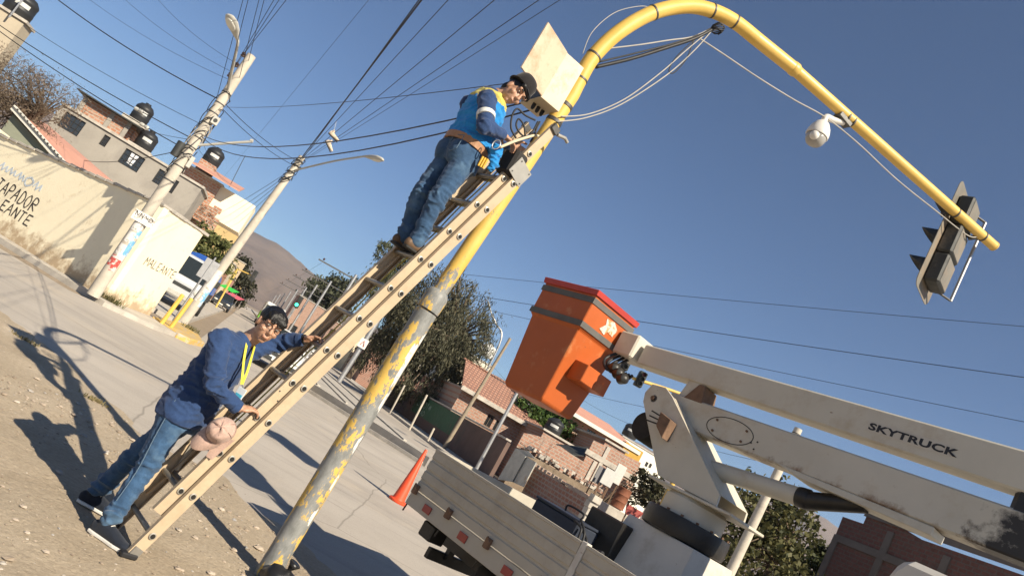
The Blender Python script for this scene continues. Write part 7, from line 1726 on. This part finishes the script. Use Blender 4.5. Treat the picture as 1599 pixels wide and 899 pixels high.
ar = [V(-1.7, .92*math.cos(a), 1.02 + 1.0*max(0, math.sin(a))**.6 + .25*(1 if math.sin(a) > .01 else 0)) for a in np.linspace(0, math.pi, 13)]
MB().prism(ar, (-2.8, 0, 0)).build('tarpaulin', M_TARP, lo_, bevel=.03)
# bus far off
bp = at(424, 492, 96); bs = thing('bus', 'white and green bus far down the avenue beyond the man', 'bus', V(bp.x, 96, 0), math.atan2(-SD.y, -SD.x), local=True)
MB().box((-4.5, 0, 1.75), (9, 2.5, 2.7)).build('body', mat('bus_white', (.58, .58, .56), .4, .05, 2, 0), bs, bevel=.15)
MB().box((-4.5, 0, 1.2), (9.03, 2.53, .9)).build('green_band', mat('bus_green', (.16, .50, .06), .45, .05, 2, 0), bs, bevel=.02)
MB().box((.0, 0, 2.15), (.06, 2.2, 1.1)).build('windscreen', glassmat('car_glass'), bs, bevel=.02)
for k in range(6): 
    for s_ in (-1, 1): MB().box((-1.2-1.3*k, 1.255*s_, 2.3), (1.1, .02, .8)).build('window', glassmat('car_glass'), bs)
for x in (-1.6, -7): 
    for s_ in (-1, 1): MB().lathe(V(x, 1.0*s_, .48), [(.3, 0), (.48, 0), (.48, .26), (.3, .26)], (0, s_, 0), 18).build('wheel', M_RUB, bs)
# far signals
fs_ = thing('traffic_mast', 'far yellow signal mast with a black head over the left lane', 'mast', V(-22.8, 62.5, 0))
fb = at(346, 466, 62.5); MB().tube([V(fb.x, 62.5, 0), at(371, 420, 62.5)], .075, 10).build('pole', M_YEL, fs_, smooth='auto')
MB().tube([at(371, 420, 62.5), at(396, 431, 62.5)], .05, 10).build('arm', M_YEL, fs_, smooth='auto')
MB().box(at(396, 431, 62.2), (.32, .3, .95)).build('signal_head', M_BLKP, fs_, bevel=.04)
gs = at(463, 477, 60); gl_ = thing('traffic_signal', 'traffic signal showing green at the median above the man', 'traffic light', V(gs.x, 60, .3))
MB().tube([V(gs.x, 60, .3), gs], .06, 10).build('post', M_STEEL, gl_, smooth='auto'); ghd = MB().box(gs + V(0, 0, .3), (.34, .3, .95)).build('signal_head', M_BLKP, gl_, bevel=.04)
mge, nt, bgr = _nt('green_lamp'); bgr.inputs['Base Color'].default_value = (.02, .5, .25, 1); bgr.inputs['Emission Color'].default_value = (.05, 1, .5, 1); bgr.inputs['Emission Strength'].default_value = 2.5
MB().lathe(gs + V(0, -.15, .06), [(.13, 0), (.1, .03), (.001, .04)], (0,-1,0), 14).build('green_lamp', mge, ghd)
# market awnings on the far pavement
for k, (x, y, c_, lb) in enumerate(((358, 451, (.03, .42, .06), 'bright green awning over the far left pavement'), (367, 463, (.50, .10, .14), 'pink-red awning below the green one on the far pavement'))):
    P = at(x, y, 72 + 6*k); o = thing('market_awning', lb, 'awning', V(P.x, P.y, .1)); MB().prism([P + V(-.7, -.8, -.15), P + V(.7, -.8, -.15), P + V(.7, .8, .15), P + V(-.7, .8, .15)], (0, 0, .05)).build('canopy', mat('awning_%d' % k, c_, .8, .1, 3, 0), o)
    for sx in (-1, 1):
        for sy in (-1, 1): MB().tube([V(P.x + .6*sx, P.y + .7*sy, .1), P + V(.6*sx, .7*sy, -.05)], .03, 6).build('post', M_STEEL, o)
# ------------------------------------------------------------------ overhead wires
def sagline(a, b, sag, n=16):
    a = Vector(a); b = Vector(b); return [lerp(a, b, i/n) - V(0, 0, 4*sag*(i/n)*(1-i/n)) for i in range(n+1)]
def wire(a, b, r, label, sag=.3, m=M_BLACKC, ext=0.0, group='overhead wires'):
    a = Vector(a); b = Vector(b)
    r = r*.72
    if ext: b = a + (b-a)*(1+ext)
    o = MB().tube(sagline(a, b, sag), r, 5).build('overhead_wire', m, smooth=True, world_off=a); tag(o, label, 'wire', group); return o
def over(x, y, z): return gp(x, y, z)                              # where the wire leaves the frame, at height z
# fan from the top of the first pole to a pole behind us
tops = [p1(.985, -.16), p1(.94, -.16), p1(.895, -.16), p1(.97, .02), p1(.90, .06), p1(.86, -.1), p1(.80, -.12)]
names = ['outermost right', 'second from right', 'third from right', 'fourth from right', 'fifth from right', 'sixth from right', 'leftmost']
for k, ((x, dz), a) in enumerate(zip(((447, 0), (436, .1), (428, -.1), (413, .2), (405, 0), (388, -.2), (380, .1)), tops)):
    wire(a, over(x, 0, 6.9 + dz), .009, '%s wire of the fan rising from the lamp pole to the top edge' % names[k], .02, ext=.9)
# to the left, over the wall
L1 = [((110, 0), p1(.80, -.05), 6.9, .020, 'thick cable from the lamp pole to the upper left edge'), ((-20, 20), p1(.585, -.1), 6.0, .016, 'lower of two dark cables running left from the lamp pole'), ((-20, 12), p1(.63, -.1), 6.2, .016, 'upper of two dark cables running left from the lamp pole'),
      ((30, 18), p1(.69, -.1), 6.4, .009, 'thin wire from the lamp pole over the grey house'), ((160, 0), p1(.88, -.1), 7.2, .006, 'fine wire above the thick cable left of the lamp pole'), ((213, 0), p1(.91, -.1), 7.4, .006, 'fine wire second above the thick cable left of the lamp'), ((262, 0), p1(.945, -.1), 7.6, .006, 'fine wire nearest the street lamp on the upper left')]
for (x, y), a, z, r, lb in L1: wire(a, at(x, y, 19.5), r, lb, .22, ext=.5)
for k in range(2):                                                # strain insulators threaded on the two dark cables
    (x, y), a, z, r, lb = L1[1+k]; e_ = a + (at(x, y, 19.5) - a)*1.5; n_ = sagline(a, e_, .22, 60); P = n_[7+2*k]; dv = n_[8+2*k] - P
    o = MB().lathe(P, [(.012, -.14), (.045, -.11), (.045, -.04), (.025, 0), (.045, .04), (.045, .11), (.012, .14)], dv, 10).build('strain_insulator', M_LAMPG, smooth='auto', world_off=P); tag(o, ['lower', 'upper'][k] + ' strain insulator on the cables left of the lamp pole', 'insulator', 'strain insulators')
wire(p1(.60, 0), onplane(83, 213, HP, hn), .014, 'sagging service cable from the lamp pole to the grey house', .9)
wire(p1(.63, 0), onplane(73, 127, HP, hn), .008, 'thin service wire from the lamp pole to the brick storey', .5)
# to the mast and cabinet
cabp_ = cc0 + ca*.1 + cb_*.2
wire(p1(.66, .05), lerp(mA, mTop, .93) + V(-.08, 0, .1), .011, 'upper of two slack black cables from lamp pole to mast', .42)
wire(p1(.655, .05), lerp(mA, mTop, .90) + V(-.08, 0, .06), .011, 'lower of two slack black cables from lamp pole to mast', .58)
wire(p1(.78, .05), armp[1] + V(-.07, 0, 0), .006, 'straight thin wire from lamp pole to the cabinet side of mast', .12)
# between the two poles
for k in range(2): wire(p1(.80 - .02*k, .06), lerp(p2b, p2t, .97 - .03*k), .012, ['upper', 'lower'][k] + ' wire linking the tops of the two concrete poles', .12)
wire(p1(.62, .02), onplane(376, 296, HP2, hn), .006, 'faint wire from the lamp pole down to the pink roof', .2)
wire(p1(.655, .03), onplane(362, 290, HP2, hn), .006, 'second faint wire from the lamp pole beyond the pink roof', .25)
# from the second pole
t2 = lambda t: lerp(p2b, p2t, t)
wire(t2(.985), over(658, 0, 6.9), .022, 'thick twisted cable from second pole up across the sky', .05, ext=.6)
wire(t2(.98) + V(.05, 0, 0), over(654, 0, 6.9), .014, 'cable twisted alongside the thick one from second pole', .07, ext=.6)
wS1 = wire(t2(.97), over(699, 0, 6.8), .009, 'wire from second pole carrying the hung shoes, upper one', .05, ext=.6)
wire(t2(.96), over(770, 0, 6.7), .009, 'wire from second pole passing right of the hung shoes', .05, ext=.6)
wire(t2(.95), over(838, 0, 6.6), .008, 'fourth wire fanning right from the second pole', .05, ext=.6)
wire(t2(.94), over(870, 0, 6.5), .006, 'fine lowest wire fanning right from the second pole', .05, ext=.6)
wire(onplane(346, 281, HP2, hn), over(576, 0, 7.4), .005, 'very fine lone wire between the two concrete poles', .0, ext=.6)
for k in range(4): wire(t2(.93 - .025*k), at(340 + 6*k, 330 + 9*k, 52 + 3*k), .011, ['first', 'second', 'third', 'fourth'][k] + ' cable from second pole toward the houses down the avenue', .35, ext=.4)
# across the sky on the right: from the first median pole past the pepper tree
mp1 = m0 + nose*3.3 + SD*26 + V(0, 0, 6.2)
for k, (x0, y0, x1, y1, Y0, Y1, r, lb) in enumerate(((722, 428, 1599, 507, 52, 30, .016, 'topmost thin wire crossing behind the bucket'), (745, 462, 1599, 586, 50, 28, .020, 'second dark wire crossing behind the bucket'), (735, 478, 1599, 655, 50, 27, .014, 'third wire meeting the boom tip'))):
    A_ = mp1 + WD*(2.3 - .3*k) - V(0, 0, .2*k); B_ = at(x0, y0, Y0); C_ = at(x1, y1, Y1); C_ = B_ + (C_-B_)*1.25
    tag(MB().tube(sagline(A_, B_, .1, 8) + sagline(B_, C_, .12)[1:], r*.8, 5).build('overhead_wire', M_BLACKC, smooth=True, world_off=A_), lb, 'wire', 'overhead wires')
rm = onplane(905, 612, H2 - SN*1.0, SN); MB().tube([V(rm.x, rm.y, 3), rm + V(0, 0, .1)], .04, 8).build('service_mast', M_STEEL, h2)
wire(rm, at(1240, 679, 24), .014, 'wire running from the houses to the right-hand pole', .1)
wire(rm - V(0, 0, .3), rt_ - V(0, 0, 1.3), .010, 'low thin wire from the brick houses to the right-hand pole', .5)
wire(rt_ - V(0, 0, .25), at(1515, 781, 22), .014, 'wire from the right-hand pole sloping down to dark building', .25, ext=.3)
wire(rt_ - V(0, 0, .35), onplane(1380, 806, RP, WN), .008, 'thin wire leaving the right-hand pole behind the lower boom', .1)
wire(at(722, 505, 57), ptop, .01, 'short wire from the pepper tree to the timber pole', .2)
for k in range(3):                                                  # line wires along the median
    b = m0 + nose*3.3 + SD*26 + V(0, 0, 6.2) + WD*(2.3*(k-1)); wire(b, b + SD*146, .012, ['left', 'middle', 'right'][k] + ' line wire running along the median poles', .4)
a = m0 + nose*3.3 + SD*26 + V(0, 0, 6.2)
wire(a + WD*2.3, at(722, 428, 52), .012, 'wire spanning from the first median pole to the pepper tree', .3)
# a pair of shoes hung over a wire
def proj(P):
    v = Vector(P) - CAM0; z = v.dot(FW); return 799.5 + v.dot(RI)/z*FPX, 449.5 - v.dot(UI)/z*FPX
wa_, wb_ = t2(.97), over(699, 0, 6.8); wb_ = wa_ + (wb_-wa_)*1.6; ws_ = sagline(wa_, wb_, .05, 200)
hookP = min(ws_, key=lambda p: (proj(p)[0]-533)**2 + (proj(p)[1]-196)**2 if (p-CAM0).dot(FW) > 1 else 1e9); hY = hookP.y
M_OLDSH = mat('weathered_canvas_shoe', (.52, .43, .33), .8, .15, 8, .2, 60)
for k, (x, y, d) in enumerate(((522, 213, V(.9, .2, -.25)), (515, 228, V(.75, .1, -.55)))):
    P = at(x, y, hY); x_, y_, d_ = frame_from(d); o = thing('hung_shoe', ['upper', 'lower'][k] + ' of two old pale shoes dangling from the wire', 'shoe', P, group='shoes hung on the wire')
    organic('upper', [('loft', [(P - d_*.15, x_, y_, .035, .05), (P - d_*.06, x_, y_, .042, .055), (P + d_*.05, x_, y_, .045, .04), (P + d_*.15, x_, y_, .035, .025)]), ('cap', P - d_*.09, P - d_*.10 + y_*.08, .04, .036)], .009, M_OLDSH, o, 2)
    MB().box(P - y_*.05, (.08, .02, .31), (x_, y_, d_)).build('sole', M_BLKP, o, bevel=.008)
    MB().tube([P - d_*.1 + y_*.09, hookP], .004, 5).build('lace', M_POSTW, o)
